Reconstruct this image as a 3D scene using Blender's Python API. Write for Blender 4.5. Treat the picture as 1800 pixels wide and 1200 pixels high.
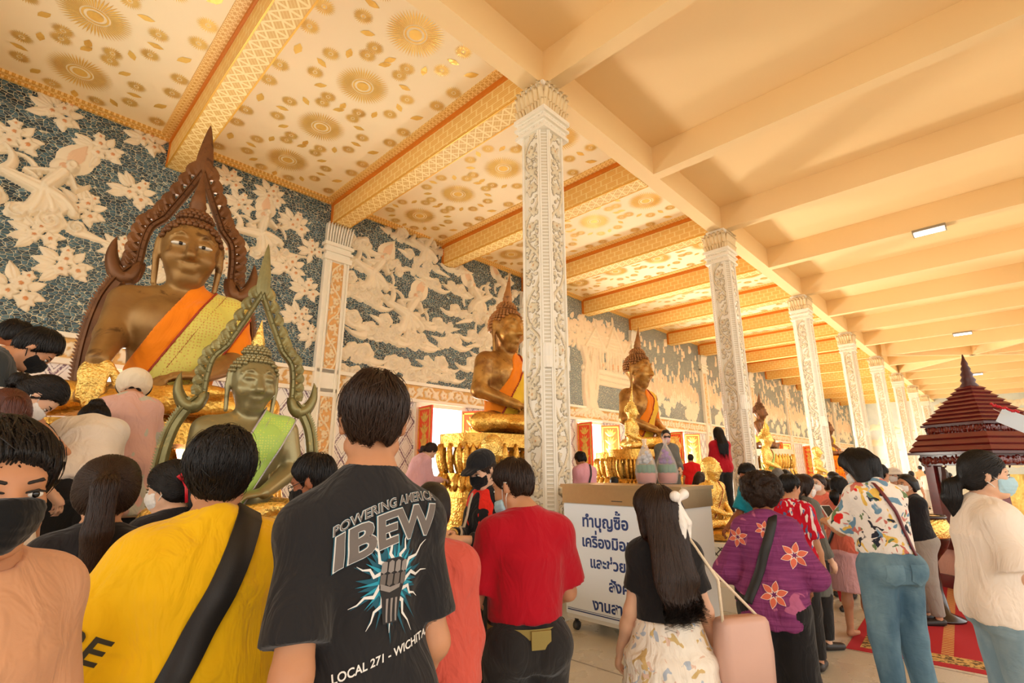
import bpy, math, random
import numpy as np
from mathutils import Vector
from mathutils.bvhtree import BVHTree

for _o in list(bpy.data.objects):
    bpy.data.objects.remove(_o)
SC = bpy.context.scene
COL = SC.collection

# ------------------------------------------------------------------ camera, world, light, exposure
CAM_F, CAM_YAW, CAM_PITCH, CAM_ROLL, CAM_H = 888.84, -43.96, 14.08, -0.106, 1.65
CAM_LOC = np.array([0.0, 0.0, CAM_H])
_y, _p, _r = map(math.radians, (CAM_YAW, CAM_PITCH, CAM_ROLL))
_F = np.array([math.sin(_y) * math.cos(_p), math.cos(_y) * math.cos(_p), math.sin(_p)])
_R0 = np.array([math.cos(_y), -math.sin(_y), 0.0])
_U0 = np.cross(_R0, _F)
_R = math.cos(_r) * _R0 + math.sin(_r) * _U0
_U = -math.sin(_r) * _R0 + math.cos(_r) * _U0
cam_data = bpy.data.cameras.new('camera')
cam = bpy.data.objects.new('camera', cam_data)
COL.objects.link(cam)
cam_data.sensor_width = 36.0
cam_data.lens = CAM_F / 1800.0 * 36.0
cam_data.clip_start, cam_data.clip_end = 0.05, 300.0
from mathutils import Matrix
cam.matrix_world = Matrix(((_R[0], _U[0], -_F[0], 0), (_R[1], _U[1], -_F[1], 0), (_R[2], _U[2], -_F[2], CAM_H), (0, 0, 0, 1)))
SC.camera = cam

world = bpy.data.worlds.new('daylight')
SC.world = world
world.use_nodes = True
_wt = world.node_tree
_bg = _wt.nodes['Background']
# bright hazy sky over pale sunlit paving outside the open hall
_tc = _wt.nodes.new('ShaderNodeTexCoord'); _sx = _wt.nodes.new('ShaderNodeSeparateXYZ'); _cr = _wt.nodes.new('ShaderNodeValToRGB')
_wt.links.new(_tc.outputs['Generated'], _sx.inputs[0]); _ad = _wt.nodes.new('ShaderNodeMath'); _ad.operation = 'MULTIPLY_ADD'
_wt.links.new(_sx.outputs[2], _ad.inputs[0]); _ad.inputs[1].default_value = 0.5; _ad.inputs[2].default_value = 0.5
_wt.links.new(_ad.outputs[0], _cr.inputs[0])
_cr.color_ramp.elements[0].position = 0.47; _cr.color_ramp.elements[0].color = (0.66, 0.60, 0.49, 1)
_cr.color_ramp.elements[1].position = 0.53; _cr.color_ramp.elements[1].color = (0.97, 0.95, 0.90, 1)
_wt.links.new(_cr.outputs[0], _bg.inputs['Color'])
_bg.inputs['Strength'].default_value = 2.9
SC.view_settings.view_transform = 'Standard'
SC.view_settings.look = 'None'
SC.view_settings.gamma = 1.0
SC.view_settings.use_curve_mapping = False
SC.view_settings.exposure = 0.0
SC.cycles.use_denoising = True
SC.cycles.max_bounces = 8
SC.cycles.diffuse_bounces = 5
SC.cycles.glossy_bounces = 3
SC.cycles.transmission_bounces = 4
SC.cycles.transparent_max_bounces = 6
SC.cycles.sample_clamp_indirect = 6.0
SC.cycles.caustics_reflective = False
SC.cycles.caustics_refractive = False


def lamp_light(name, loc, size, power, colour, rot=(0, 0, 0), parent=None, spread=180):
    d = bpy.data.lights.new(name, 'AREA')
    d.shape = 'RECTANGLE'
    d.size, d.size_y = size
    d.energy = power
    d.color = colour
    d.spread = math.radians(spread)
    o = bpy.data.objects.new(name, d)
    COL.objects.link(o)
    o.location = loc
    o.rotation_euler = rot
    if parent:
        o.parent = parent
    return o


def ray_dir(px, py):
    return _F * CAM_F + _R * (px - 900) - _U * (py - 600)


def at_depth(px, py, D):
    return CAM_LOC + ray_dir(px, py) * (D / CAM_F)


def at_x(px, py, X):
    d = ray_dir(px, py)
    return CAM_LOC + d * (X / d[0])


def at_z(px, py, Z):
    d = ray_dir(px, py)
    return CAM_LOC + d * ((Z - CAM_H) / d[2])


# ------------------------------------------------------------------ tagging and linking
def thing(name, label, cat, loc=(0, 0, 0), rotz=0.0, group=None):
    o = bpy.data.objects.new(name, None)
    o.empty_display_size = 0.05
    COL.objects.link(o)
    o.location = tuple(float(v) for v in loc)
    o.rotation_euler = (0, 0, rotz)
    return tag(o, label, cat, group)


def tag(o, label, cat, group=None, kind=None):
    if label: o['label'] = label
    if cat: o['category'] = cat
    if group: o['group'] = group
    if kind: o['kind'] = kind
    return o


def mesh_obj(name, verts, faces, mat, parent=None, smooth=True, attr=None, loc=None, label=None):
    me = bpy.data.meshes.new(name)
    V = np.asarray(verts, dtype=np.float32).reshape(-1, 3)
    if isinstance(faces, np.ndarray) and len(faces):
        nf, k = faces.shape
        me.vertices.add(len(V)); me.vertices.foreach_set('co', V.ravel())
        me.loops.add(nf * k); me.loops.foreach_set('vertex_index', faces.astype(np.int32).ravel())
        me.polygons.add(nf)
        me.polygons.foreach_set('loop_start', np.arange(0, nf * k, k, dtype=np.int32))
        me.polygons.foreach_set('loop_total', np.full(nf, k, dtype=np.int32))
        me.update(calc_edges=True)
    else:
        me.from_pydata(V.tolist(), [], [list(map(int, f)) for f in faces])
    if smooth and len(me.polygons):
        me.polygons.foreach_set('use_smooth', np.ones(len(me.polygons), dtype=bool))
    if attr is not None:
        for an, av in attr.items():
            a = me.attributes.new(an, 'FLOAT', 'POINT')
            a.data.foreach_set('value', np.asarray(av, dtype=np.float32))
    me.validate()
    if mat is not None:
        me.materials.append(mat)
    o = bpy.data.objects.new(name, me)
    COL.objects.link(o)
    if parent is not None:
        o.parent = parent
    if loc is not None:
        o.location = tuple(float(v) for v in loc)
    if label:
        o['label'] = label
    return o


def copy_tree(o, parent=None):
    c = o.copy()
    COL.objects.link(c)
    c.parent = parent
    for ch in list(o.children):
        copy_tree(ch, c)
    return c


class MB:
    """collects polygons for one mesh"""
    def __init__(self):
        self.v, self.f = [], []

    def add(self, v, f):
        b = len(self.v)
        self.v.extend([tuple(map(float, p)) for p in v])
        self.f.extend([[b + int(i) for i in q] for q in f])
        return self

    def box(self, lo, hi, M=None, c=None):
        x0, y0, z0 = lo; x1, y1, z1 = hi
        v = [(x0, y0, z0), (x1, y0, z0), (x1, y1, z0), (x0, y1, z0), (x0, y0, z1), (x1, y0, z1), (x1, y1, z1), (x0, y1, z1)]
        if M is not None:
            v = [tuple(np.asarray(M) @ np.array(p) + (0 if c is None else np.asarray(c))) for p in v]
        return self.add(v, [(0, 3, 2, 1), (4, 5, 6, 7), (0, 1, 5, 4), (1, 2, 6, 5), (2, 3, 7, 6), (3, 0, 4, 7)])

    def rings(self, rings, cap=True, close=True):
        """loft list of rings (equal lengths)"""
        n = len(rings[0]); b = len(self.v)
        for r in rings:
            self.v.extend([tuple(map(float, p)) for p in r])
        for i in range(len(rings) - 1):
            for j in range(n if close else n - 1):
                k = (j + 1) % n
                self.f.append([b + i * n + j, b + i * n + k, b + (i + 1) * n + k, b + (i + 1) * n + j])
        if cap:
            self.f.append([b + j for j in range(n)][::-1])
            self.f.append([b + (len(rings) - 1) * n + j for j in range(n)])
        return self

    def lathe(self, prof, n=24, c=(0, 0, 0), sx=1.0, sy=1.0, rot=0.0, cap=True):
        rg = []
        for r, z in prof:
            rg.append([(c[0] + sx * r * math.cos(rot + 2 * math.pi * i / n), c[1] + sy * r * math.sin(rot + 2 * math.pi * i / n), c[2] + z) for i in range(n)])
        return self.rings(rg, cap)

    def tube(self, pts, rad, n=8, cap=True):
        P = [np.array(p, float) for p in pts]
        rad = [rad] * len(P) if np.isscalar(rad) else list(rad)
        rg = []; prev = None
        for i, p in enumerate(P):
            t = P[min(i + 1, len(P) - 1)] - P[max(i - 1, 0)]
            t /= np.linalg.norm(t) + 1e-9
            if prev is None:
                a = np.array([0, 0, 1.0]) if abs(t[2]) < 0.9 else np.array([1.0, 0, 0])
                u = np.cross(t, a)
            else:
                u = prev - t * (prev @ t)
            u /= np.linalg.norm(u) + 1e-9; prev = u
            w = np.cross(t, u)
            rg.append([p + rad[i] * (math.cos(2 * math.pi * k / n) * u + math.sin(2 * math.pi * k / n) * w) for k in range(n)])
        return self.rings(rg, cap)

    def prism(self, poly, lo, hi, axis=2):
        """extrude a 2-D polygon along axis"""
        def p3(p, h):
            return {0: (h, p[0], p[1]), 1: (p[0], h, p[1]), 2: (p[0], p[1], h)}[axis]
        n = len(poly)
        v = [p3(p, lo) for p in poly] + [p3(p, hi) for p in poly]
        f = [list(range(n))[::-1], list(range(n, 2 * n))] + [[i, (i + 1) % n, n + (i + 1) % n, n + i] for i in range(n)]
        return self.add(v, f)

    def build(self, name, mat, parent=None, smooth=False, loc=None, label=None):
        return mesh_obj(name, self.v, self.f, mat, parent, smooth, None, loc, label)


def structure(o):
    o['kind'] = 'structure'
    return o


# ------------------------------------------------------------------ signed distance sculpting (numpy) with surface nets
def nrm(v):
    v = np.asarray(v, float)
    return v / (np.linalg.norm(v) + 1e-12)


def cap(a, b, ra, rb=None, k=0.02, flat=0):
    return ('c', np.asarray(a, float), np.asarray(b, float), ra, ra if rb is None else rb, k, flat)


def ell(c, r, M=None, k=0.02):
    return ('e', np.asarray(c, float), np.asarray(r, float), np.eye(3) if M is None else np.asarray(M, float), k)


def ecy(a, b, r0, r1, k=0.02, flat=3, side=None):
    """elliptical tapered cylinder from a to b; r0 = (rx, ry) at a, r1 at b; side = direction of rx"""
    a, b = np.asarray(a, float), np.asarray(b, float)
    ax = nrm(b - a)
    s = np.array([1.0, 0, 0]) if side is None else np.asarray(side, float)
    s = nrm(s - ax * (s @ ax)); t = np.cross(ax, s)
    return ('y', a, b, r0, r1, k, flat, ax, s, t)


def _bb(p, inf):
    if p[0] == 'c':
        r = max(p[3], p[4]) + inf
        return np.minimum(p[1], p[2]) - r, np.maximum(p[1], p[2]) + r
    if p[0] == 'e':
        r = max(p[2]) + inf
        return p[1] - r, p[1] + r
    r = max(p[3][0], p[3][1], p[4][0], p[4][1]) + inf
    return np.minimum(p[1], p[2]) - r, np.maximum(p[1], p[2]) + r


def _dist(p, X, Y, Z, inf):
    if p[0] == 'c':
        a, b = p[1], p[2]; ba = b - a; L2 = ba @ ba + 1e-12
        x, y, z = X - a[0], Y - a[1], Z - a[2]
        tt = (x * ba[0] + y * ba[1] + z * ba[2]) / L2
        t = np.clip(tt, 0, 1)
        d = np.sqrt((x - t * ba[0]) ** 2 + (y - t * ba[1]) ** 2 + (z - t * ba[2]) ** 2) - (p[3] + (p[4] - p[3]) * t) - inf
        L = math.sqrt(L2)
        if p[6] & 1: d = np.maximum(d, -tt * L)
        if p[6] & 2: d = np.maximum(d, (tt - 1) * L)
        return d
    if p[0] == 'e':
        c, r, M = p[1], p[2] + inf, p[3]
        x, y, z = X - c[0], Y - c[1], Z - c[2]
        u = (M[0, 0] * x + M[0, 1] * y + M[0, 2] * z) / r[0]
        v = (M[1, 0] * x + M[1, 1] * y + M[1, 2] * z) / r[1]
        w = (M[2, 0] * x + M[2, 1] * y + M[2, 2] * z) / r[2]
        k0 = np.sqrt(u * u + v * v + w * w)
        k1 = np.sqrt((u / r[0]) ** 2 + (v / r[1]) ** 2 + (w / r[2]) ** 2) + 1e-9
        return k0 * (k0 - 1) / k1
    _, a, b, r0, r1, k, flat, ax, s, t = p
    x, y, z = X - a[0], Y - a[1], Z - a[2]
    L = np.linalg.norm(b - a)
    h = x * ax[0] + y * ax[1] + z * ax[2]
    q = np.clip(h / L, 0, 1)
    rx = r0[0] + (r1[0] - r0[0]) * q + inf; ry = r0[1] + (r1[1] - r0[1]) * q + inf
    u = (x * s[0] + y * s[1] + z * s[2]); v = (x * t[0] + y * t[1] + z * t[2])
    k0 = np.sqrt((u / rx) ** 2 + (v / ry) ** 2)
    k1 = np.sqrt((u / rx ** 2) ** 2 + (v / ry ** 2) ** 2) + 1e-6
    d = np.where(k0 < 0.3, -0.7 * np.minimum(rx, ry), k0 * (k0 - 1) / k1)
    e = np.maximum(-h, h - L)
    if flat == 3: return np.maximum(d, e)
    if flat == 1: return np.where(h < 0, np.maximum(d, -h), np.where(h > L, np.sqrt(np.maximum(d, 0) ** 2 + (h - L) ** 2) , d))
    o = np.sqrt(np.maximum(d, 0) ** 2 + np.maximum(e, 0) ** 2)
    return np.where(e > 0, np.where(d > 0, o, e), d)


class Field:
    def __init__(self, shapes, h, inflate=0.0, pad=0.03, kscale=1.0):
        lo = np.full(3, 1e9); hi = -lo
        for p in shapes:
            a, b = _bb(p, inflate); lo = np.minimum(lo, a); hi = np.maximum(hi, b)
        lo -= pad + 2 * h; hi += pad + 2 * h
        self.h, self.lo = h, lo
        n = np.ceil((hi - lo) / h).astype(int) + 1
        self.ax = [(lo[i] + h * np.arange(n[i])).astype(np.float32) for i in range(3)]
        self.F = np.full(n, 1.0, dtype=np.float32)
        for p in shapes:
            self.union(p, inflate, kscale)

    def _sl(self, lo, hi):
        s = []
        for i in range(3):
            a = int(max(0, math.floor((lo[i] - self.lo[i]) / self.h)))
            b = int(min(self.F.shape[i], math.ceil((hi[i] - self.lo[i]) / self.h) + 1))
            s.append(slice(a, max(b, a)))
        return tuple(s)

    def xyz(self, sl=None):
        sl = sl or (slice(None),) * 3
        return self.ax[0][sl[0]][:, None, None], self.ax[1][sl[1]][None, :, None], self.ax[2][sl[2]][None, None, :]

    def union(self, p, inf=0.0, ks=1.0):
        k = p[4] if p[0] == 'e' else p[5]
        k = max(k * ks, 1e-4)
        lo, hi = _bb(p, inf)
        sl = self._sl(lo - 2 * k - 4 * self.h, hi + 2 * k + 4 * self.h)
        if min(s.stop - s.start for s in sl) < 1: return
        d = _dist(p, *self.xyz(sl), inf).astype(np.float32)
        f = self.F[sl]
        h = np.maximum(k - np.abs(f - d), 0) / k
        self.F[sl] = np.minimum(f, d) - h * h * k * 0.25

    def cut(self, p, inf=0.0, k=0.004):
        lo, hi = _bb(p, inf)
        sl = self._sl(lo - 2 * k - 4 * self.h, hi + 2 * k + 4 * self.h)
        if min(s.stop - s.start for s in sl) < 1: return
        d = -_dist(p, *self.xyz(sl), inf).astype(np.float32)
        f = self.F[sl]
        h = np.maximum(k - np.abs(f - d), 0) / k
        self.F[sl] = np.maximum(f, d) + h * h * k * 0.25

    def plane(self, n, p0):
        """keep the side where n.(p-p0) < 0"""
        X, Y, Z = self.xyz()
        self.F = np.maximum(self.F, (n[0] * (X - p0[0]) + n[1] * (Y - p0[1]) + n[2] * (Z - p0[2])).astype(np.float32))

    def apply(self, fn):
        self.F = fn(*self.xyz(), self.F).astype(np.float32)

    def mesh(self):
        F, h, lo = self.F, self.h, self.lo
        S = F < 0
        n = F.shape
        c8 = [(i, j, k) for i in (0, 1) for j in (0, 1) for k in (0, 1)]
        cnt = np.zeros((n[0] - 1, n[1] - 1, n[2] - 1), dtype=np.int8)
        for i, j, k in c8:
            cnt += S[i:n[0] - 1 + i, j:n[1] - 1 + j, k:n[2] - 1 + k]
        act = np.argwhere((cnt > 0) & (cnt < 8))
        if not len(act): return np.zeros((0, 3)), np.zeros((0, 4), int)
        vid = np.full(cnt.shape, -1, dtype=np.int32)
        vid[act[:, 0], act[:, 1], act[:, 2]] = np.arange(len(act))
        val = np.stack([F[act[:, 0] + i, act[:, 1] + j, act[:, 2] + k] for i, j, k in c8], 1)
        acc = np.zeros((len(act), 3)); m = np.zeros(len(act))
        for a in range(8):
            for b in range(a + 1, 8):
                da = np.array(c8[b]) - np.array(c8[a])
                if np.abs(da).sum() != 1: continue
                va, vb = val[:, a], val[:, b]
                cr = (va < 0) != (vb < 0)
                t = np.where(cr, va / np.where(cr, va - vb, 1), 0)
                acc += np.where(cr[:, None], np.array(c8[a]) + t[:, None] * da, 0); m += cr
        V = lo + h * (act + acc / m[:, None])
        faces = []
        for axis in range(3):
            s0 = np.take(S, range(0, n[axis] - 1), axis); s1 = np.take(S, range(1, n[axis]), axis)
            e = np.argwhere(s0 != s1)
            o1, o2 = [(1, 2), (2, 0), (0, 1)][axis]
            ok = (e[:, o1] > 0) & (e[:, o2] > 0) & (e[:, o1] < n[o1] - 1) & (e[:, o2] < n[o2] - 1)
            e = e[ok]
            sgn = s0[e[:, 0], e[:, 1], e[:, 2]]
            u = np.zeros(3, int); u[o1] = 1
            w = np.zeros(3, int); w[o2] = 1
            q = np.stack([vid[tuple((e - u - w).T)], vid[tuple((e - w).T)], vid[tuple(e.T)], vid[tuple((e - u).T)]], 1)
            q = np.where(sgn[:, None], q, q[:, ::-1])
            faces.append(q)
        Q = np.concatenate(faces)
        Q = Q[(Q >= 0).all(1)]
        return V, Q

    def build(self, name, mat, parent=None, M=None, label=None, attr=None):
        V, Q = self.mesh()
        at = {k: fn(V) for k, fn in attr.items()} if attr else None
        return mesh_obj(name, V, Q, mat, parent, True, at, None, label)

    def sample(self, P):
        g = (P - self.lo) / self.h
        i = np.clip(np.floor(g).astype(int), 0, np.array(self.F.shape) - 2)
        t = g - i
        r = 0
        for a in (0, 1):
            for b in (0, 1):
                for c in (0, 1):
                    w = (t[:, 0] if a else 1 - t[:, 0]) * (t[:, 1] if b else 1 - t[:, 1]) * (t[:, 2] if c else 1 - t[:, 2])
                    r = r + w * self.F[i[:, 0] + a, i[:, 1] + b, i[:, 2] + c]
        return r

    def grad(self, P):
        e = self.h
        g = np.stack([self.sample(P + np.eye(3)[a] * e) - self.sample(P - np.eye(3)[a] * e) for a in range(3)], 1)
        return g / (np.linalg.norm(g, axis=1, keepdims=True) + 1e-9)


def wavy(X, Y, Z, seed, f=8.0, oct=5):
    """cheap smooth pseudo-noise in -1..1"""
    rs = np.random.RandomState(seed)
    r = 0.0
    for i in range(oct):
        d = rs.normal(size=3); d = d / np.linalg.norm(d) * f * (0.6 + 0.35 * i)
        ph = rs.uniform(0, 6.28)
        w = rs.normal(size=3) * f * 0.4
        r = r + np.sin(d[0] * X + d[1] * Y + d[2] * Z + ph + 1.3 * np.sin(w[0] * X + w[1] * Y + w[2] * Z + ph * 2)) / (1 + 0.3 * i)
    return r / 3.2
# ------------------------------------------------------------------ materials
class NT:
    def __init__(self, name):
        self.m = bpy.data.materials.new(name)
        self.m.use_nodes = True
        self.t = self.m.node_tree
        self.b = self.t.nodes['Principled BSDF']
        self._tc = None

    def n(self, typ, ins=None, **kw):
        nd = self.t.nodes.new(typ)
        for k, v in kw.items():
            setattr(nd, k, v)
        for k, v in (ins or {}).items():
            self.set(nd.inputs[k], v)
        return nd

    def set(self, sock, v):
        if isinstance(v, bpy.types.NodeSocket):
            self.t.links.new(v, sock)
        elif isinstance(v, (tuple, list)) and len(v) == 3 and sock.type == 'RGBA':
            sock.default_value = (*v, 1)
        else:
            sock.default_value = v

    def obj(self):
        if self._tc is None:
            self._tc = self.n('ShaderNodeTexCoord')
        return self._tc.outputs['Object']

    def gen(self):
        self.obj(); return self._tc.outputs['Generated']

    def math(self, op, a, b=0.0, c=0.0):
        nd = self.n('ShaderNodeMath', operation=op)
        for i, v in enumerate((a, b, c)):
            self.set(nd.inputs[i], v)
        return nd.outputs[0]

    def xyz(self, v=None):
        nd = self.n('ShaderNodeSeparateXYZ'); self.set(nd.inputs[0], v or self.obj())
        return nd.outputs

    def vec(self, x, y, z):
        nd = self.n('ShaderNodeCombineXYZ')
        for i, v in enumerate((x, y, z)): self.set(nd.inputs[i], v)
        return nd.outputs[0]

    def mapping(self, scale=(1, 1, 1), rot=(0, 0, 0), loc=(0, 0, 0), v=None):
        nd = self.n('ShaderNodeMapping'); self.set(nd.inputs['Vector'], v or self.obj())
        nd.inputs['Scale'].default_value = scale; nd.inputs['Rotation'].default_value = rot; nd.inputs['Location'].default_value = loc
        return nd.outputs[0]

    def noise(self, scale, detail=3, v=None, rough=0.55, dist=0.0):
        nd = self.n('ShaderNodeTexNoise'); self.set(nd.inputs['Vector'], v or self.obj())
        nd.inputs['Scale'].default_value = scale; nd.inputs['Detail'].default_value = detail
        nd.inputs['Roughness'].default_value = rough; nd.inputs['Distortion'].default_value = dist
        return nd.outputs[0]

    def vor(self, scale, feature='F1', v=None, rnd=1.0):
        nd = self.n('ShaderNodeTexVoronoi', feature=feature); self.set(nd.inputs['Vector'], v or self.obj())
        nd.inputs['Scale'].default_value = scale; nd.inputs['Randomness'].default_value = rnd
        return nd.outputs

    def ramp(self, fac, stops, interp='LINEAR'):
        nd = self.n('ShaderNodeValToRGB'); self.set(nd.inputs[0], fac)
        cr = nd.color_ramp; cr.interpolation = interp
        while len(cr.elements) < len(stops): cr.elements.new(0.5)
        for e, (p, c) in zip(cr.elements, stops):
            e.position = p
            e.color = (*c, 1) if not np.isscalar(c) else (c, c, c, 1)
        return nd.outputs[0]

    def mix(self, fac, a, b, mode='MIX'):
        nd = self.n('ShaderNodeMix', data_type='RGBA', blend_type=mode)
        self.set(nd.inputs[0], fac); self.set(nd.inputs[6], a); self.set(nd.inputs[7], b)
        return nd.outputs[2]

    def bump(self, h, strength=0.3, dist=0.01):
        nd = self.n('ShaderNodeBump'); self.set(nd.inputs['Height'], h)
        nd.inputs['Strength'].default_value = strength; nd.inputs['Distance'].default_value = dist
        self.t.links.new(nd.outputs[0], self.b.inputs['Normal'])

    def attr(self, name):
        return self.n('ShaderNodeAttribute', attribute_name=name).outputs['Fac']

    def done(self, col=None, rough=0.6, metal=0.0, **kw):
        if col is not None: self.set(self.b.inputs['Base Color'], col)
        self.set(self.b.inputs['Roughness'], rough); self.set(self.b.inputs['Metallic'], metal)
        for k, v in kw.items(): self.set(self.b.inputs[k], v)
        return self.m


def srgb(*c):
    if len(c) == 1: c = c[0]
    if isinstance(c, str):
        c = [int(c[i:i + 2], 16) for i in (0, 2, 4)]
    c = [v / 255 for v in c]
    return tuple(v / 12.92 if v <= 0.04045 else ((v + 0.055) / 1.055) ** 2.4 for v in c)


_cache = {}


def plain(name, col, rough=0.5, metal=0.0, var=0.0, vs=6.0, bump=0.0, bs=60.0, **kw):
    key = ('p', name)
    if key in _cache: return _cache[key]
    t = NT(name)
    c = col
    if var:
        n = t.noise(vs, 4)
        c = t.mix(n, tuple(v * (1 - var) for v in col), tuple(min(1, v * (1 + var)) for v in col))
    if bump: t.bump(t.noise(bs, 3), bump, 0.004)
    _cache[key] = t.done(c, rough, metal, **kw)
    return _cache[key]


def fabric(name, col, rough=0.85, fold=0.25, weave=900.0, var=0.12, fs=11.0):
    key = ('f', name)
    if key in _cache: return _cache[key]
    t = NT(name)
    n = t.noise(fs, 3, t.mapping((1, 1, 0.45)), 0.5, 1.2)
    w = t.noise(weave, 1)
    c = t.mix(t.noise(3.0, 4), tuple(v * (1 - var) for v in col), tuple(min(1, v * (1 + var)) for v in col))
    t.bump(t.math('ADD', t.math('MULTIPLY', n, 1.0), t.math('MULTIPLY', w, 0.012)), min(1, fold * 1.6), 0.05)
    _cache[key] = t.done(c, rough, 0.0, **{'Sheen Weight': 0.15, 'Specular IOR Level': 0.2})
    return _cache[key]


def print_fabric(name, base, layers, streak=None, fs=7.0):
    """layers: list of (scale, threshold, colour, seed offset); blotches printed on a cloth"""
    key = ('pf', name)
    if key in _cache: return _cache[key]
    t = NT(name)
    c = base
    if streak:
        c = t.mix(t.ramp(t.noise(4.0, 5, t.mapping((1.0, 1.0, 22.0)), 0.7), [(0.35, 0.0), (0.65, 1.0)]), base, streak)
    for sc, th, col, off, how in layers:
        if how == 'cell':
            v = t.vor(sc, 'F1', t.mapping(loc=(off, off * 0.7, -off)))
            f = t.ramp(v[0], [(th, 1.0), (th + 0.04, 0.0)])
        elif how == 'chip':
            v = t.noise(sc, 1, t.mapping((1, 1, 0.35), (0.5, 0.2, 0.6), (off, 0, off)), 0.3)
            f = t.ramp(v, [(th, 0.0), (th + 0.02, 1.0)])
        else:
            v = t.noise(sc, 2, t.mapping(loc=(off, off * 1.7, -off)), 0.4, 0.8)
            f = t.ramp(v, [(th, 0.0), (th + 0.02, 1.0)])
        c = t.mix(f, c, col)
    t.bump(t.noise(fs * 1.5, 3, t.mapping((1, 1, 0.45)), 0.5, 1.2), 0.5, 0.05)
    _cache[key] = t.done(c, 0.85, 0.0, **{'Specular IOR Level': 0.2})
    return _cache[key]


def skin_mat(name, col):
    key = ('s', name)
    if key in _cache: return _cache[key]
    t = NT(name)
    n = t.noise(9.0, 4)
    c = t.mix(n, tuple(v * 0.82 for v in col), tuple(min(1, v * 1.15) for v in col))
    t.bump(t.noise(220.0, 2), 0.08, 0.002)
    _cache[key] = t.done(c, 0.5, 0.0, **{'Subsurface Weight': 0.12, 'Subsurface Radius': (0.02, 0.008, 0.004), 'Subsurface Scale': 0.6, 'Specular IOR Level': 0.35})
    return _cache[key]


def hair_mat(name, col, rough=0.34):
    key = ('h', name)
    if key in _cache: return _cache[key]
    t = NT(name)
    n = t.noise(30.0, 3, t.mapping((6, 6, 0.6)))
    c = t.mix(n, tuple(v * 0.3 for v in col), tuple(min(1, v * 1.7) for v in col))
    t.bump(t.noise(60.0, 3, t.mapping((8, 8, 0.5))), 0.5, 0.006)
    _cache[key] = t.done(c, rough, 0.0, **{'Specular IOR Level': 0.28})
    return _cache[key]


def gold_mat(name, base, dark, rough=0.34, scale=14.0, metal=0.85, patch=0.5, bstr=0.5, leaf=38.0):
    key = ('g', name)
    if key in _cache: return _cache[key]
    t = NT(name)
    n = t.noise(scale * 0.35, 5, None, 0.6, 0.4)
    f = t.ramp(n, [(patch - 0.12, 0.0), (patch + 0.10, 1.0)])
    c = t.mix(f, dark, base)
    v = t.vor(leaf)
    c = t.mix(t.math('MULTIPLY', v[0], 0.25), c, tuple(min(1, q * 1.3) for q in base))
    t.bump(t.math('ADD', t.noise(leaf * 1.4, 4), t.math('MULTIPLY', v[0], 0.8)), bstr, 0.012)
    r = t.ramp(t.noise(leaf * 0.8, 3), [(0.3, rough * 0.65), (0.75, min(1, rough * 1.5))])
    _cache[key] = t.done(c, r, metal)
    return _cache[key]


def bronze_mat(name, a, b, dark, rough=0.42, metal=0.55, sc=2.2):
    key = ('b', name)
    if key in _cache: return _cache[key]
    t = NT(name)
    n = t.noise(sc, 5, None, 0.6, 0.6)
    c = t.mix(t.ramp(n, [(0.38, 0.0), (0.62, 1.0)]), a, b)
    s = t.ramp(t.noise(sc * 2.2, 4, t.mapping(loc=(3, 1, 7)), 0.65, 1.0), [(0.60, 0.0), (0.68, 0.75)])
    c = t.mix(s, c, dark)
    t.bump(t.noise(sc * 9, 3), 0.10, 0.01)
    _cache[key] = t.done(c, rough, metal)
    return _cache[key]


CREAM = srgb(250, 234, 206)


def relief_mat(name, cream, accent, ground=None):
    """painted stucco; 'tint' marks flower hearts and folds, 'low' the painted ground of a carved panel"""
    key = ('r', name)
    if key in _cache: return _cache[key]
    t = NT(name)
    n = t.noise(5.0, 4)
    c = t.mix(n, tuple(v * 0.88 for v in cream), cream)
    c = t.mix(t.attr('tint'), c, accent)
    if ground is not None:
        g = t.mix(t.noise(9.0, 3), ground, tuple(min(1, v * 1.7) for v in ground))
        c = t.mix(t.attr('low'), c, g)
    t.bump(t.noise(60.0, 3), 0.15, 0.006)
    _cache[key] = t.done(c, 0.55)
    return _cache[key]


def mosaic_mat():
    t = NT('blue_glass_mosaic')
    x = t.xyz()
    p = t.vec(0.0, x[1], t.math('MULTIPLY', x[2], 1.5))
    w = t.mix(0.06, p, t.n('ShaderNodeTexNoise', {'Vector': p, 'Scale': 3.0}).outputs['Color'])
    e = t.vor(15.0, 'DISTANCE_TO_EDGE', w)[0]
    cell = t.vor(15.0, 'F1', w)
    tile = t.ramp(t.xyz(cell['Color'])[0], [(0.0, srgb(30, 44, 54)), (0.35, srgb(48, 74, 90)), (0.7, srgb(74, 108, 124)), (1.0, srgb(108, 140, 150))])
    tile = t.mix(t.ramp(t.noise(0.55, 2), [(0.35, 0.0), (0.65, 0.35)]), tile, srgb(98, 128, 140))
    far = t.math('MULTIPLY', t.math('GREATER_THAN', x[1], 11.8), 0.5)   # glare washing out the later bays, put into the tile colour
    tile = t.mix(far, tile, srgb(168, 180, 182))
    f = t.ramp(e, [(0.022, 0.0), (0.058, 1.0)])
    c = t.mix(f, srgb(226, 218, 190), tile)
    t.bump(t.ramp(e, [(0.0, 0.0), (0.25, 1.0)]), 0.7, 0.03)
    r = t.math('SUBTRACT', 0.75, t.math('MULTIPLY', f, 0.5))
    return t.done(c, r)


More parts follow.
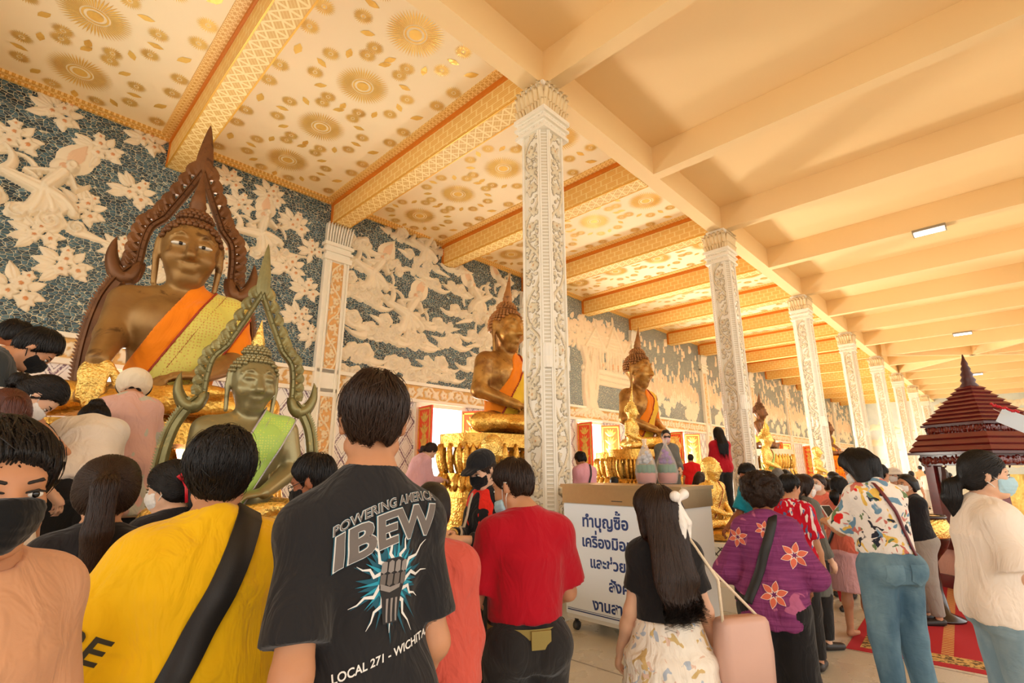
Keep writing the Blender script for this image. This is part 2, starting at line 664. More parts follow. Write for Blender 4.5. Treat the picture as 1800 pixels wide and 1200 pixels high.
def lattice_mat(name, base, line, period, axes=(0, 1), flip=False, brick=False):
    """gilt stencilled lattice on painted beams; axes pick the two object axes the pattern runs on"""
    t = NT(name)
    x = t.xyz()
    u = t.math('DIVIDE', x[axes[0]], period); v = t.math('DIVIDE', x[axes[1]], period * 0.8)

    def stripe(e, w):
        f = t.math('ABSOLUTE', t.math('SUBTRACT', t.math('FRACT', e), 0.5))
        return t.ramp(f, [(w, 1.0), (w + 0.05, 0.0)])
    a = stripe(t.math('ADD', u, v), 0.07); b = stripe(t.math('SUBTRACT', u, v), 0.07)
    c2 = stripe(t.math('MULTIPLY', v, 2.0) if brick else t.math('MULTIPLY', u, 1.0), 0.06)
    a2 = stripe(t.math('ADD', t.math('MULTIPLY', u, 3.0), t.math('MULTIPLY', v, 3.0)), 0.12)
    m = t.math('MAXIMUM', t.math('MAXIMUM', a, b), t.math('MAXIMUM', c2, t.math('MULTIPLY', a2, 0.35)))
    col = t.mix(m, base, line)
    return t.done(col, 0.5, 0.0)


def brickband_mat(name, base, line, pu, pv, axes):
    t = NT(name)
    x = t.xyz()
    u = t.math('DIVIDE', x[axes[0]], pu); v = t.math('DIVIDE', x[axes[1]], pv)

    def stripe(e, w):
        f = t.math('ABSOLUTE', t.math('SUBTRACT', t.math('FRACT', e), 0.5))
        return t.ramp(f, [(w, 1.0), (w + 0.04, 0.0)])
    row = t.math('MULTIPLY', t.math('FLOOR', t.math('ADD', v, 0.5)), 0.5)
    m = t.math('MAXIMUM', stripe(v, 0.06), stripe(t.math('ADD', u, row), 0.05))
    inn = t.math('MULTIPLY', stripe(t.math('MULTIPLY', v, 3.0), 0.12), 0.4)
    m = t.math('MAXIMUM', m, inn)
    return t.done(t.mix(m, base, line), 0.5)


def floor_mat():
    t = NT('terrazzo_floor')
    x = t.xyz()

    def joint(e, p):
        f = t.math('ABSOLUTE', t.math('SUBTRACT', t.math('FRACT', t.math('DIVIDE', e, p)), 0.5))
        return t.ramp(f, [(0.494, 0.0), (0.498, 1.0)])
    j = t.math('MAXIMUM', joint(x[0], 2.0), joint(x[1], 2.0))
    n = t.noise(0.8, 5)
    c = t.mix(n, srgb(198, 190, 172), srgb(218, 212, 202))
    ch = t.vor(70.0)
    c = t.mix(t.ramp(ch[0], [(0.12, 0.5), (0.2, 0.0)]), c, srgb(150, 135, 112))
    c = t.mix(t.ramp(t.vor(46.0)[0], [(0.1, 0.6), (0.18, 0.0)]), c, srgb(240, 234, 220))
    c = t.mix(j, c, srgb(110, 98, 80))
    return t.done(c, t.ramp(t.noise(3.0, 4), [(0.3, 0.22), (0.7, 0.38)]), 0.0)


def diamond_panel_mat():
    """white diamond tiles outlined with purple mirror chips, below the frieze"""
    t = NT('diamond_tile_panel')
    x = t.xyz()
    u = t.math('DIVIDE', x[1], 0.42); v = t.math('DIVIDE', x[2], 0.62)

    def tri(e):
        return t.math('ABSOLUTE', t.math('SUBTRACT', t.math('FRACT', e), 0.5))
    d = t.math('MINIMUM', tri(t.math('ADD', u, v)), tri(t.math('SUBTRACT', u, v)))
    m = t.ramp(d, [(0.05, 1.0), (0.065, 0.0), (0.13, 0.0), (0.145, 0.75), (0.17, 0.75), (0.185, 0.0)])
    chips = t.ramp(t.noise(42.0, 1), [(0.42, 0.35), (0.5, 1.0)])
    c = t.mix(t.math('MULTIPLY', m, chips), srgb(244, 240, 236), srgb(116, 88, 112))
    return t.done(c, 0.35)


def frieze_mat():
    return relief_mat('frieze_stucco', CREAM, srgb(206, 160, 90), srgb(198, 156, 92))


def wood_mat(name, a, b, rough=0.28):
    key = ('w', name)
    if key in _cache: return _cache[key]
    t = NT(name)
    c = t.mix(t.noise(6.0, 5, t.mapping((1, 1, 6))), a, b)
    t.bump(t.noise(20.0, 3, t.mapping((1, 1, 8))), 0.12, 0.004)
    _cache[key] = t.done(c, rough, 0.0, **{'Coat Weight': 0.3, 'Coat Roughness': 0.15})
    return _cache[key]


def denim(name, col, pale):
    key = ('d', name)
    if key in _cache: return _cache[key]
    t = NT(name)
    c = t.mix(t.ramp(t.noise(3.4, 4, t.mapping((1.4, 1.4, 0.6))), [(0.35, 0.0), (0.68, 1.0)]), col, pale)
    c = t.mix(t.math('MULTIPLY', t.noise(700.0, 1), 0.25), c, tuple(v * 0.5 for v in col))
    t.bump(t.noise(8.0, 3, t.mapping((0.8, 0.8, 1.4)), 0.5, 1.2), 0.4, 0.03)
    _cache[key] = t.done(c, 0.8)
    return _cache[key]


def rug_mat():
    t = NT('red_temple_rug')
    x = t.xyz()
    W, L = 1.0, 1.0
    # border bands from generated coordinates
    g = t.xyz(t.gen())
    ex = t.math('MULTIPLY', t.math('MINIMUM', g[0], t.math('SUBTRACT', 1.0, g[0])), 2.4)
    ey = t.math('MULTIPLY', t.math('MINIMUM', g[1], t.math('SUBTRACT', 1.0, g[1])), 3.0)
    e = t.math('MINIMUM', ex, ey)
    band = t.ramp(e, [(0.07, 0.0), (0.075, 1.0), (0.235, 1.0), (0.24, 0.0)], 'CONSTANT')
    red, gold = srgb(178, 16, 34), srgb(214, 176, 104)
    u = t.math('FRACT', t.math('MULTIPLY', t.math('ADD', x[0], t.math('MULTIPLY', x[1], 0.0)), 3.4))
    v = t.math('FRACT', t.math('MULTIPLY', x[1], 16.0))
    ladder = t.math('MULTIPLY', t.ramp(u, [(0.32, 0.0), (0.33, 1.0), (0.62, 1.0), (0.63, 0.0)], 'CONSTANT'), t.ramp(v, [(0.4, 0.0), (0.42, 1.0)], 'CONSTANT'))
    c = t.mix(ladder, red, gold)
    orn = t.mix(t.ramp(t.noise(26.0, 3), [(0.48, 0.0), (0.55, 1.0)]), gold, srgb(104, 78, 40))
    c = t.mix(band, c, orn)
    edge = t.ramp(e, [(0.07, 1.0), (0.075, 0.0)], 'CONSTANT')
    c = t.mix(edge, c, red)
    t.bump(t.noise(240.0, 1), 0.2, 0.004)
    return t.done(c, 0.95)


M_WHITE = plain('white_paint', srgb(246, 238, 222), 0.5, var=0.03)
M_CEIL = plain('cream_ceiling_paint', srgb(250, 232, 196), 0.6, var=0.03, vs=1.5)
M_PLAIN_CEIL = plain('yellow_ceiling_paint', srgb(244, 213, 160), 0.62, var=0.03, vs=1.0)
M_RELIEF = relief_mat('cream_stucco_relief', CREAM, srgb(222, 138, 58))
M_GILT = gold_mat('gilt_stencil', srgb(232, 190, 96), srgb(214, 162, 72), 0.45, 10, 0.4, 0.4, 0.05)
# ------------------------------------------------------------------ stucco relief: height fields made of domes, petals and swirls
WX, HC, HS, BP = -10.75, 7.88, 7.28, 3.345
PLAT_Z, PLAT_X = 0.70, -4.95
XC, Y0C, PER = -4.3, 5.12, 6.69


class Relief:
    def __init__(self):
        self.p = []

    def dome(self, x, y, rx, ry=None, rot=0.0, h=0.05, tint=0.0):
        self.p.append(('d', x, y, rx, ry or rx, rot, h, tint)); return self

    def petal(self, x, y, L, W, rot, h=0.04, tint=0.0):
        self.p.append(('p', x, y, L, W, rot, h, tint)); return self

    def swirl(self, x, y, r, h=0.06, turn=1.0, tint=0.0):
        self.p.append(('s', x, y, r, turn, 0, h, tint)); return self

    def seg(self, x0, y0, x1, y1, r0, r1, h=0.06, tint=0.0, curve=0.0, n=1):
        if curve:
            n = 8
            dx, dy = x1 - x0, y1 - y0
            pt = [(x0 + dx * t - dy * curve * 4 * t * (1 - t), y0 + dy * t + dx * curve * 4 * t * (1 - t), r0 + (r1 - r0) * t) for t in np.linspace(0, 1, n + 1)]
            for a, b in zip(pt[:-1], pt[1:]):
                self.p.append(('c', a[0], a[1], b[0], b[1], (a[2], b[2]), h, tint))
        else:
            self.p.append(('c', x0, y0, x1, y1, (r0, r1), h, tint))
        return self

    def flower(self, x, y, r, rot=0.0, h=0.05, n=5):
        for i in range(n):
            a = rot + 2 * math.pi * i / n
            self.petal(x, y, r, r * 0.42, a, h)
        self.dome(x, y, r * 0.3, h=h * 1.25, tint=0.85)
        return self

    def cluster(self, x, y, s, seed):
        rs = random.Random(seed)
        a0 = rs.uniform(-0.5, 0.5)
        for i in range(4):
            a = 2.2 + a0 + i * 0.55 + rs.uniform(-0.15, 0.15)
            self.petal(x + math.cos(a) * s * 0.35, y + math.sin(a) * s * 0.35, s * 0.75, s * 0.2, a, 0.035)
        for i in range(3):
            a = -0.9 + a0 + i * 0.8
            self.petal(x + math.cos(a) * s * 0.25, y + math.sin(a) * s * 0.25, s * 0.6, s * 0.18, a, 0.03)
        for dx, dy, r in ((0, 0.28, 0.33), (-0.22, -0.12, 0.33), (0.3, -0.22, 0.36), (0.1, 0.62, 0.24)):
            c, q = math.cos(a0), math.sin(a0)
            self.flower(x + s * (dx * c - dy * q), y + s * (dx * q + dy * c), s * r, rs.uniform(0, 1.2), 0.05)
        return self

    def cloud(self, x, y, s, seed, flip=1):
        rs = random.Random(seed)
        self.swirl(x, y, s * 0.42, 0.09, flip)
        for i in range(5):
            a = rs.uniform(0, 6.28)
            self.swirl(x + flip * s * (0.25 + 0.2 * i) * 0.8, y + s * rs.uniform(-0.28, 0.2), s * rs.uniform(0.18, 0.3), 0.07, -flip)
        self.seg(x - flip * s * 0.3, y - s * 0.28, x - flip * s * 1.15, y - s * 0.1, s * 0.2, s * 0.03, 0.06, curve=0.12 * flip)
        self.seg(x + flip * s * 0.9, y - s * 0.1, x + flip * s * 1.5, y + s * 0.02, s * 0.16, s * 0.02, 0.05)
        return self

    def deva(self, x, y, s, rot=0.0, flip=1):
        """flying attendant with tall crown, flowing skirt and a cloud below; s = figure height"""
        c, q = math.cos(rot), math.sin(rot)

        def T(u, v):
            u *= flip
            return x + s * (u * c - v * q), y + s * (u * q + v * c)

        def seg(a, b, r0, r1, h, t=0.0, cv=0.0):
            self.seg(*T(*a), *T(*b), r0 * s, r1 * s, h, t, cv * flip)
        # leaf-shaped halo and crown
        px, py = T(0.13, 0.16)
        self.petal(px, py, s * 0.52, s * 0.17, rot + math.radians(90 - 22 * flip), 0.035)
        px, py = T(0.16, 0.26)
        self.petal(px, py, s * 0.33, s * 0.085, rot + math.radians(90 - 22 * flip), 0.06, 0.4)
        self.dome(*T(0.13, 0.22), s * 0.12, h=0.05); self.dome(*T(0.13, 0.22), s * 0.06, h=0.09, tint=0.5)
        self.dome(*T(0.19, 0.25), s * 0.07, s * 0.085, h=0.13)
        # torso, arms
        seg((0.13, 0.14), (0.02, -0.06), 0.085, 0.07, 0.12)
        seg((0.06, 0.14), (-0.16, 0.06), 0.035, 0.028, 0.10); seg((-0.16, 0.06), (-0.06, 0.0), 0.028, 0.02, 0.10)
        seg((0.2, 0.12), (0.27, -0.02), 0.035, 0.026, 0.11); seg((0.27, -0.02), (0.36, 0.06), 0.026, 0.02, 0.11)
        # skirt with folds
        for i in range(6):
            seg((0.0, -0.08 - 0.01 * i), (-0.12 + 0.08 * i, -0.42 + 0.035 * i), 0.06, 0.055, 0.09 + 0.012 * (i % 2), 0.0, 0.08)
        seg((-0.02, -0.1), (-0.33, -0.02), 0.09, 0.05, 0.10); seg((-0.33, -0.02), (-0.36, 0.28), 0.06, 0.02, 0.07, 0, -0.25)
        seg((0.05, -0.12), (0.3, -0.3), 0.09, 0.05, 0.11, 0, 0.1)
        # ribbons
        seg((0.2, 0.05), (0.42, -0.2), 0.03, 0.012, 0.05, 0, 0.3); seg((-0.05, 0.05), (-0.4, 0.16), 0.028, 0.012, 0.05, 0, -0.3)
        for u, v, r in ((-0.36, -0.32, 0.12), (-0.14, -0.42, 0.11), (0.12, -0.44, 0.14), (0.34, -0.45, 0.09)):
            px, py = T(u, v); self.swirl(px, py, s * r, 0.10, flip)
        seg((-0.4, -0.36), (-0.62, -0.3), 0.06, 0.012, 0.06); seg((0.35, -0.48), (0.72, -0.55), 0.06, 0.008, 0.06)
        return self

    def height(self, xs, ys):
        Z = np.zeros((len(xs), len(ys)), np.float32); T = np.zeros_like(Z)
        for p in self.p:
            k, x, y = p[0], p[1], p[2]
            if k == 'd': R = max(p[3], p[4]); bx = (x - R, x + R, y - R, y + R)
            elif k == 'p': R = p[3]; bx = (x - R, x + R, y - R, y + R)
            elif k == 's': R = p[3] * 1.15; bx = (x - R, x + R, y - R, y + R)
            else:
                R = max(p[5]); bx = (min(x, p[3]) - R, max(x, p[3]) + R, min(y, p[4]) - R, max(y, p[4]) + R)
            i0, i1 = np.searchsorted(xs, [bx[0], bx[1]]); j0, j1 = np.searchsorted(ys, [bx[2], bx[3]])
            if i1 <= i0 or j1 <= j0: continue
            X, Y = xs[i0:i1][:, None], ys[j0:j1][None, :]
            if k == 'd':
                c, s = math.cos(p[5]), math.sin(p[5])
                u = ((X - x) * c + (Y - y) * s) / p[3]; v = (-(X - x) * s + (Y - y) * c) / p[4]
                z = p[6] * np.sqrt(np.maximum(0, 1 - u * u - v * v))
            elif k == 'p':
                c, s = math.cos(p[5]), math.sin(p[5])
                u = ((X - x) * c + (Y - y) * s) / p[3]; v = (-(X - x) * s + (Y - y) * c)
                w = p[4] * np.sin(np.pi * np.clip(u, 0, 1) ** 0.75) + 1e-5
                z = p[6] * np.sqrt(np.maximum(0, 1 - (v / w) ** 2)) * (0.75 + 0.25 * np.clip(np.abs(v) / (0.3 * w), 0, 1))
                z = np.where((u > 0) & (u < 1), z, 0)
            elif k == 's':
                r = np.sqrt((X - x) ** 2 + (Y - y) ** 2) / p[3]; th = np.arctan2(Y - y, X - x)
                edge = 1 + 0.08 * np.cos(5 * th)
                z = p[6] * np.sqrt(np.maximum(0, 1 - (r / edge) ** 2)) * (0.72 + 0.28 * np.cos(2 * np.pi * (r * 2.1) + p[4] * th))
            else:
                bx_, by_ = p[3] - x, p[4] - y; L = bx_ * bx_ + by_ * by_ + 1e-9
                t = np.clip(((X - x) * bx_ + (Y - y) * by_) / L, 0, 1)
                d = np.sqrt((X - x - t * bx_) ** 2 + (Y - y - t * by_) ** 2); r = p[5][0] + (p[5][1] - p[5][0]) * t
                z = p[6] * np.sqrt(np.maximum(0, 1 - (d / r) ** 2))
            sub = Z[i0:i1, j0:j1]; up = z > sub
            tt = T[i0:i1, j0:j1]
            tt[up] = p[7]; sub[up] = np.broadcast_to(z, sub.shape)[up]
        return Z, T

    def bounds(self):
        lo = [1e9, 1e9]; hi = [-1e9, -1e9]
        for p in self.p:
            R = {'d': lambda: max(p[3], p[4]), 'p': lambda: p[3], 's': lambda: p[3] * 1.2, 'c': lambda: max(p[5])}[p[0]]()
            pts = [(p[1], p[2])] + ([(p[3], p[4])] if p[0] == 'c' else [])
            for q in pts:
                lo = [min(lo[0], q[0] - R), min(lo[1], q[1] - R)]; hi = [max(hi[0], q[0] + R), max(hi[1], q[1] + R)]
        return lo, hi

    def build(self, name, mat, parent, to3, res, full=None, scale=1.0, label=None):
        """to3(u, v, height arrays) -> Nx3; full = (lo, hi) keeps the whole rectangle as a carved panel"""
        lo, hi = full if full else self.bounds()
        xs = np.arange(lo[0], hi[0] + res * 0.5, res); ys = np.arange(lo[1], hi[1] + res * 0.5, res)
        Z, T = self.height(xs, ys); Z = Z * scale
        if scale > 1.2: Z = Z * (0.86 + 0.14 * np.cos(Z / max(Z.max(), 1e-6) * 6.283 * 3.5))
        nx, ny = Z.shape
        I = np.arange(nx * ny).reshape(nx, ny)
        q = np.stack([I[:-1, :-1], I[1:, :-1], I[1:, 1:], I[:-1, 1:]], -1).reshape(-1, 4)
        Zf, Tf = Z.ravel(), T.ravel()
        if not full:
            q = q[(Zf[q] > 0).any(1)]
        use = np.unique(q); mp = np.full(nx * ny, -1); mp[use] = np.arange(len(use))
        U, V = np.meshgrid(xs, ys, indexing='ij')
        P = to3(U.ravel()[use], V.ravel()[use], Zf[use] if full else Zf[use] - 0.004)
        low = np.clip(1 - Zf[use] / (0.20 * max(Zf.max(), 1e-6)), 0, 1)
        return mesh_obj(name, P, mp[q], mat, parent, True, {'tint': Tf[use], 'low': low if full else low * 0}, None, label)


def on_wall(u, v, z):
    return np.stack([WX + z, u, v], 1)


# ------------------------------------------------------------------ floor, ceiling, beams
b = MB(); b.box((-11.6, -12, -0.2), (14, 58.4, 0))
structure(b.build('floor', floor_mat()))
b = MB(); b.box((PLAT_X - 6.0, -8, 0.0), (PLAT_X, 58, PLAT_Z)); b.box((PLAT_X - 6.0, -8, 0), (PLAT_X + 0.35, 58, PLAT_Z * 0.5))
structure(b.build('trim_1', plain('platform_stone', srgb(226, 214, 186), 0.4, var=0.08)))
b = MB(); b.box((WX - 0.3, -12, HC), (XC, 58.4, HC + 0.25))
structure(b.build('ceiling', M_CEIL))
b = MB(); b.box((XC, -12, HC), (14, 58.4, HC + 0.25))
structure(b.build('ceiling_plain', M_PLAIN_CEIL))

M_SIDE = brickband_mat('gilt_brick_stencil', srgb(238, 190, 104), srgb(250, 222, 154), 0.26, 0.13, (0, 2))
M_SOFF = lattice_mat('gilt_lattice_stencil', srgb(222, 178, 96), srgb(250, 226, 162), 0.22)
M_RED = plain('red_lacquer_band', srgb(216, 126, 30), 0.45)
M_GOLDBAND = lattice_mat('gold_border_stencil', srgb(214, 158, 62), srgb(248, 216, 146), 0.10)
M_GOLDLINE = plain('gold_line', srgb(226, 170, 62), 0.4, 0.3)

BX0, BX1 = WX, XC - 0.15
BW, PW = 0.19, 0.12


def painted_beam():
    m = MB(); m.box((BX0, -BW, HS + 0.004), (BX1, BW, HC - 0.12))
    r = structure(m.build('ceiling_beam', M_SIDE))
    m = MB(); m.box((BX0, -BW - 0.004, HS - 0.01), (BX1, BW + 0.004, HS + 0.005)); m.build('soffit', M_SOFF, r)
    m = MB()
    for s in (-1, 1): m.box((BX0, s * BW - 0.012, HS - 0.016), (BX1, s * BW + 0.012, HS + 0.012))
    m.build('gold_edge', M_GOLDLINE, r)
    m = MB(); m.box((BX0, -BW - 0.03, HC - 0.12), (BX1, BW + 0.03, HC - 0.004)); m.build('red_band', M_RED, r)
    m = MB(); m.box((BX0 + 0.0, -BW - 0.02, HS), (BX0 + 0.09, BW + 0.02, HC - 0.1)); m.build('red_post', M_RED, r)
    m = MB()
    for s in (-1, 1): m.box((BX0, s * (BW + 0.11) - 0.08, HC - 0.03), (BX1, s * (BW + 0.11) + 0.08, HC + 0.01))
    m.build('border_band', M_GOLDBAND, r)
    return r


bm0 = painted_beam(); bm0.location = (0, Y0C - BP, 0)
for i in range(-3, 16):
    if i == -1: continue
    c = copy_tree(bm0); c.location = (0, Y0C + BP * i, 0)
m = MB(); m.box((WX, -22, HC - 0.05), (WX + 0.16, 58, HC)); m.box((WX, -22, HC - 0.09), (WX + 0.06, 58, HC))
structure(m.build('trim_2', M_GOLDBAND))
m = MB(); m.box((XC - 0.15, -22, HS), (XC + 0.15, 58, HC))
structure(m.build('ceiling_beam', M_PLAIN_CEIL))
m = MB(); m.box((XC + 0.15, -0.12, HS), (13.9, 0.12, HC)); rb0 = structure(m.build('ceiling_beam', M_PLAIN_CEIL)); rb0.location = (0, Y0C - BP, 0)
for i in list(range(-4, -1)) + list(range(0, 16)):
    c = rb0.copy(); COL.objects.link(c); c.location = (0, Y0C + BP * i, 0)
for (x0, y0, x1, y1) in ((-4.0, 31.7, 2.4, 37.4), (-4.0, 38.3, 2.4, 31.6)):
    L = math.hypot(x1 - x0, y1 - y0); m = MB(); m.box((0, -0.10, HS - 0.02), (L, 0.10, HC))
    o = structure(m.build('ceiling_beam', M_PLAIN_CEIL)); o.location = (x0, y0, 0); o.rotation_euler = (0, 0, math.atan2(y1 - y0, x1 - x0))


# gilt suns and leaves stencilled on the ceiling panels, each panel's pattern one part
def sun(mb, cx, cy, r, n, z, big=False):
    for r0, r1, k in ((0.0, 0.22, 0), (0.30, 0.36, 0), (0.40, 1.0, 1)) if big else ((0.0, 0.14, 0), (0.24, 1.0, 1)):
        v, f = [], []
        if k:
            for i in range(n):
                a = 2 * math.pi * i / n
                for rr, da in ((r0, -0.34), (r0 + 0.5 * (r1 - r0), -0.36), (r1, 0), (r0 + 0.5 * (r1 - r0), 0.36), (r0, 0.34)):
                    t = a + da * 2 * math.pi / n
                    v.append((cx + r * rr * math.cos(t), cy + r * rr * math.sin(t), z))
                f.append([5 * i + j for j in range(5)][::-1])
        else:
            n2 = 20
            if r0 == 0:
                v = [(cx + r * r1 * math.cos(2 * math.pi * i / n2), cy + r * r1 * math.sin(2 * math.pi * i / n2), z) for i in range(n2)]
                f = [list(range(n2))[::-1]]
            else:
                for i in range(n2):
                    t = 2 * math.pi * i / n2
                    v += [(cx + r * r0 * math.cos(t), cy + r * r0 * math.sin(t), z), (cx + r * r1 * math.cos(t), cy + r * r1 * math.sin(t), z)]
                f = [[2 * i, 2 * ((i + 1) % n2), 2 * ((i + 1) % n2) + 1, 2 * i + 1] for i in range(n2)]
        mb.add(v, f)


def leafmark(mb, cx, cy, r, rot, z):
    P = [(-1.25, -0.35), (-0.5, -0.62), (0.35, -0.55), (1.25, 0.30), (0.5, 0.62), (-0.35, 0.55)]
    c, s = math.cos(rot), math.sin(rot)
    mb.add([(cx + r * (p[0] * c - p[1] * s), cy + r * (p[0] * s + p[1] * c), z) for p in P], [list(range(6))[::-1]])


g = MB(); rs = random.Random(4)
half = BP / 2
zz = HC - 0.004
nbay = 4; px = (BX1 - BX0 - 0.3) / nbay
for i in range(nbay):
    cx = BX0 + 0.2 + px * (i + 0.5)
    sun(g, cx, 0, 0.44, 54, zz, True)
    for j in range(8):
        a = math.pi / 4 * j + 0.39
        sun(g, cx + 0.70 * math.cos(a), 0.76 * math.sin(a), 0.15, 26, zz)
        a += math.pi / 8
        leafmark(g, cx + 0.68 * math.cos(a), 0.72 * math.sin(a), 0.085, a + rs.uniform(-0.6, 0.6), zz)
    for sy in (-1, 1):
        for j in range(3):
            (sun(g, cx + (j - 1) * 0.52, sy * 1.16, 0.16, 26, zz) if j != 1 else leafmark(g, cx, sy * 1.10, 0.10, 0.4 * sy, zz))
gp = g.build('gilt_stencil', M_GILT)
ceil = bpy.data.objects['ceiling']
gp.parent = ceil
gp.location = (0, Y0C - BP - half, 0)
for i in range(-2, 15):
    if i == -1: continue
    c = gp.copy(); COL.objects.link(c); c.location = (0, Y0C + BP * i - half, 0)

# ------------------------------------------------------------------ left wall with doors, frieze, pilasters and relief
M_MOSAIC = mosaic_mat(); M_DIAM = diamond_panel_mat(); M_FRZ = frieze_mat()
w = MB()
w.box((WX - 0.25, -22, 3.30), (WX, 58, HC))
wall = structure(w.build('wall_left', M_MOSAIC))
doorsY = [Y0C + 3.28 + PER * k for k in range(-1, 8)]
w = MB(); y = -22.0
for dy in doorsY:
    w.box((WX - 0.25, y, 0.0), (WX, dy - 0.78, 3.30)); y = dy + 0.78
w.box((WX - 0.25, y, 0), (WX, 58, 3.30))
w.build('diamond_tile_panel', M_DIAM, wall)
m = MB()
for zz0, zz1, t in ((3.29, 3.37, 0.10), (3.72, 3.80, 0.10)):
    m.box((WX, -22, zz0), (WX + t, 58, zz1))
m.build('frieze_moulding', M_WHITE, wall)
fz = Relief()
n = 13
for i in range(n):
    u = PER * (i + 0.5) / n
    fz.flower(u, 0.18, 0.14, 0.3 * i, 0.05); s = 1 if i % 2 else -1
    fz.seg(u - 0.24, 0.18 + s * 0.10, u + 0.24, 0.18 - s * 0.1, 0.03, 0.03, 0.035, 0, 0.35 * s)
    for k in range(4):
        fz.petal(u + 0.26, 0.18, 0.15, 0.05, k * 1.57 + 0.8, 0.04)
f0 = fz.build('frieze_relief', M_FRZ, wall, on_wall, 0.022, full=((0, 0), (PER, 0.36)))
f0.location = (0.012, Y0C - PER, 3.365)
for k in list(range(-3, -1)) + list(range(0, 8)):
    c = f0.copy(); COL.objects.link(c); c.location = (0.012, Y0C + PER * k, 3.365)

M_REDDOOR = plain('vermilion_door_paint', srgb(236, 78, 26), 0.4, var=0.05)
M_DOORGOLD = gold_mat('door_gold', srgb(236, 196, 96), srgb(206, 150, 60), 0.4, 20, 0.5, 0.45, 0.3)


def shutter(parent, w_, h_):
    o = MB().box((0, -0.025, 0), (w_, 0.025, h_)).build('shutter', M_REDDOOR, parent)
    r = Relief()
    for i in range(7):
        zc = 0.35 + i * (h_ - 0.6) / 6.5
        for a in (-0.9, -0.4, 0.0, 0.4, 0.9):
            r.petal(w_ / 2, zc, 0.26, 0.045, math.pi / 2 + a, 0.02)
    r.dome(w_ / 2, h_ * 0.55, 0.14, 0.5, 0, 0.03)
    for s in (-1, 1):
        r.build('gilt_flames', M_DOORGOLD, o, (lambda u, v, z, s=s: np.stack([u, s * (0.024 + z), v], 1)), 0.02)
        m = MB()
        for x0, z0, x1, z1 in ((0.03, 0.05, 0.07, h_ - 0.05), (w_ - 0.07, 0.05, w_ - 0.03, h_ - 0.05), (0.03, 0.05, w_ - 0.03, 0.09), (0.03, h_ - 0.09, w_ - 0.03, h_ - 0.05)):
            m.box((x0, s * 0.03 - 0.008, z0), (x1, s * 0.03 + 0.008, z1))
        m.build('gilt_border', M_DOORGOLD, o)
    return o


door0 = None
for k, dy in enumerate(doorsY):
    d = bpy.data.objects.new('door_%d' % (k + 1), None); COL.objects.link(d); structure(d)
    d.location = (WX, dy, PLAT_Z)
    if door0 is None:
        door0 = d
        m = MB(); H = 3.29 - PLAT_Z
        for s in (-1, 1): m.box((-0.24, s * 0.76 - 0.06, 0), (0.05, s * 0.76 + 0.06, H))
        m.box((-0.24, -0.76, H - 0.10), (0.05, 0.76, H)); m.build('door_frame', M_WHITE, d)
        a = shutter(d, 0.66, H - 0.14); a.location = (0.06, -0.72, 0.02); a.rotation_euler = (0, 0, math.radians(-8))
        a = shutter(d, 0.66, H - 0.14); a.location = (0.06, 0.72, 0.02); a.rotation_euler = (0, 0, math.radians(24))
    else:
        for ch in list(door0.children): copy_tree(ch, d)

# daylight thrown in through the doors by the sunlit court outside
for k, dy in enumerate(doorsY):
    lamp_light('door_daylight', (WX - 0.35, dy, 1.7), (1.4, 2.2), 420 if k < 2 else 1250, (1.0, 0.95, 0.84), (0, math.radians(-112), 0))

# carved vine panel: one repeat of the scroll, shared by columns and pilasters
def vine(width, height, seed=1, rep=0.62):
    r = Relief(); rs = random.Random(seed)
    n = int(round(height / rep)); rp = height / n
    for i in range(n):
        y0 = i * rp; s = 1 if i % 2 else -1
        r.seg(width / 2 - s * width * 0.2, y0, width / 2 + s * width * 0.2, y0 + rp, 0.022, 0.022, 0.030, 0, 0.22 * s)
        cx, cy = width / 2 - s * width * 0.10, y0 + rp * 0.5
        r.swirl(cx, cy, width * 0.26, 0.045, s)
        r.flower(cx, cy, width * 0.30, rs.uniform(0, 1), 0.05, 6)
        for k in range(15):
            a = rs.uniform(0, 6.28)
            r.petal(width / 2 + s * width * rs.uniform(0.05, 0.28), y0 + rp * rs.uniform(0.0, 1.0), width * rs.uniform(0.25, 0.42), width * 0.09, a, rs.uniform(0.025, 0.045))
        for k in range(14):
            r.petal(width / 2 + rs.uniform(-0.45, 0.45) * width, y0 + rp * rs.uniform(0, 1), width * 0.25, width * 0.07, rs.uniform(0, 6.28), 0.03)
    return r


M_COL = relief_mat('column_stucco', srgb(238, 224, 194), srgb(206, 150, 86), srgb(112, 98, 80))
M_COLW = plain('column_moulding', srgb(246, 240, 226), 0.5, var=0.05, vs=9)


def fret_mat():
    t = NT('column_fret_strip')
    x = t.xyz()
    v = t.math('ABSOLUTE', t.math('SUBTRACT', t.math('FRACT', t.math('DIVIDE', x[2], 0.05)), 0.5))
    f = t.ramp(v, [(0.2, 0.0), (0.3, 1.0)])
    c = t.mix(f, srgb(246, 240, 226), srgb(220, 210, 188))
    t.bump(t.math('SUBTRACT', 1.0, f), 0.6, 0.02)
    return t.done(c, 0.5)


M_FRET = fret_mat()
CA, CC = 0.25, 0.095          # half side and corner chamfer
CZ1 = 6.42


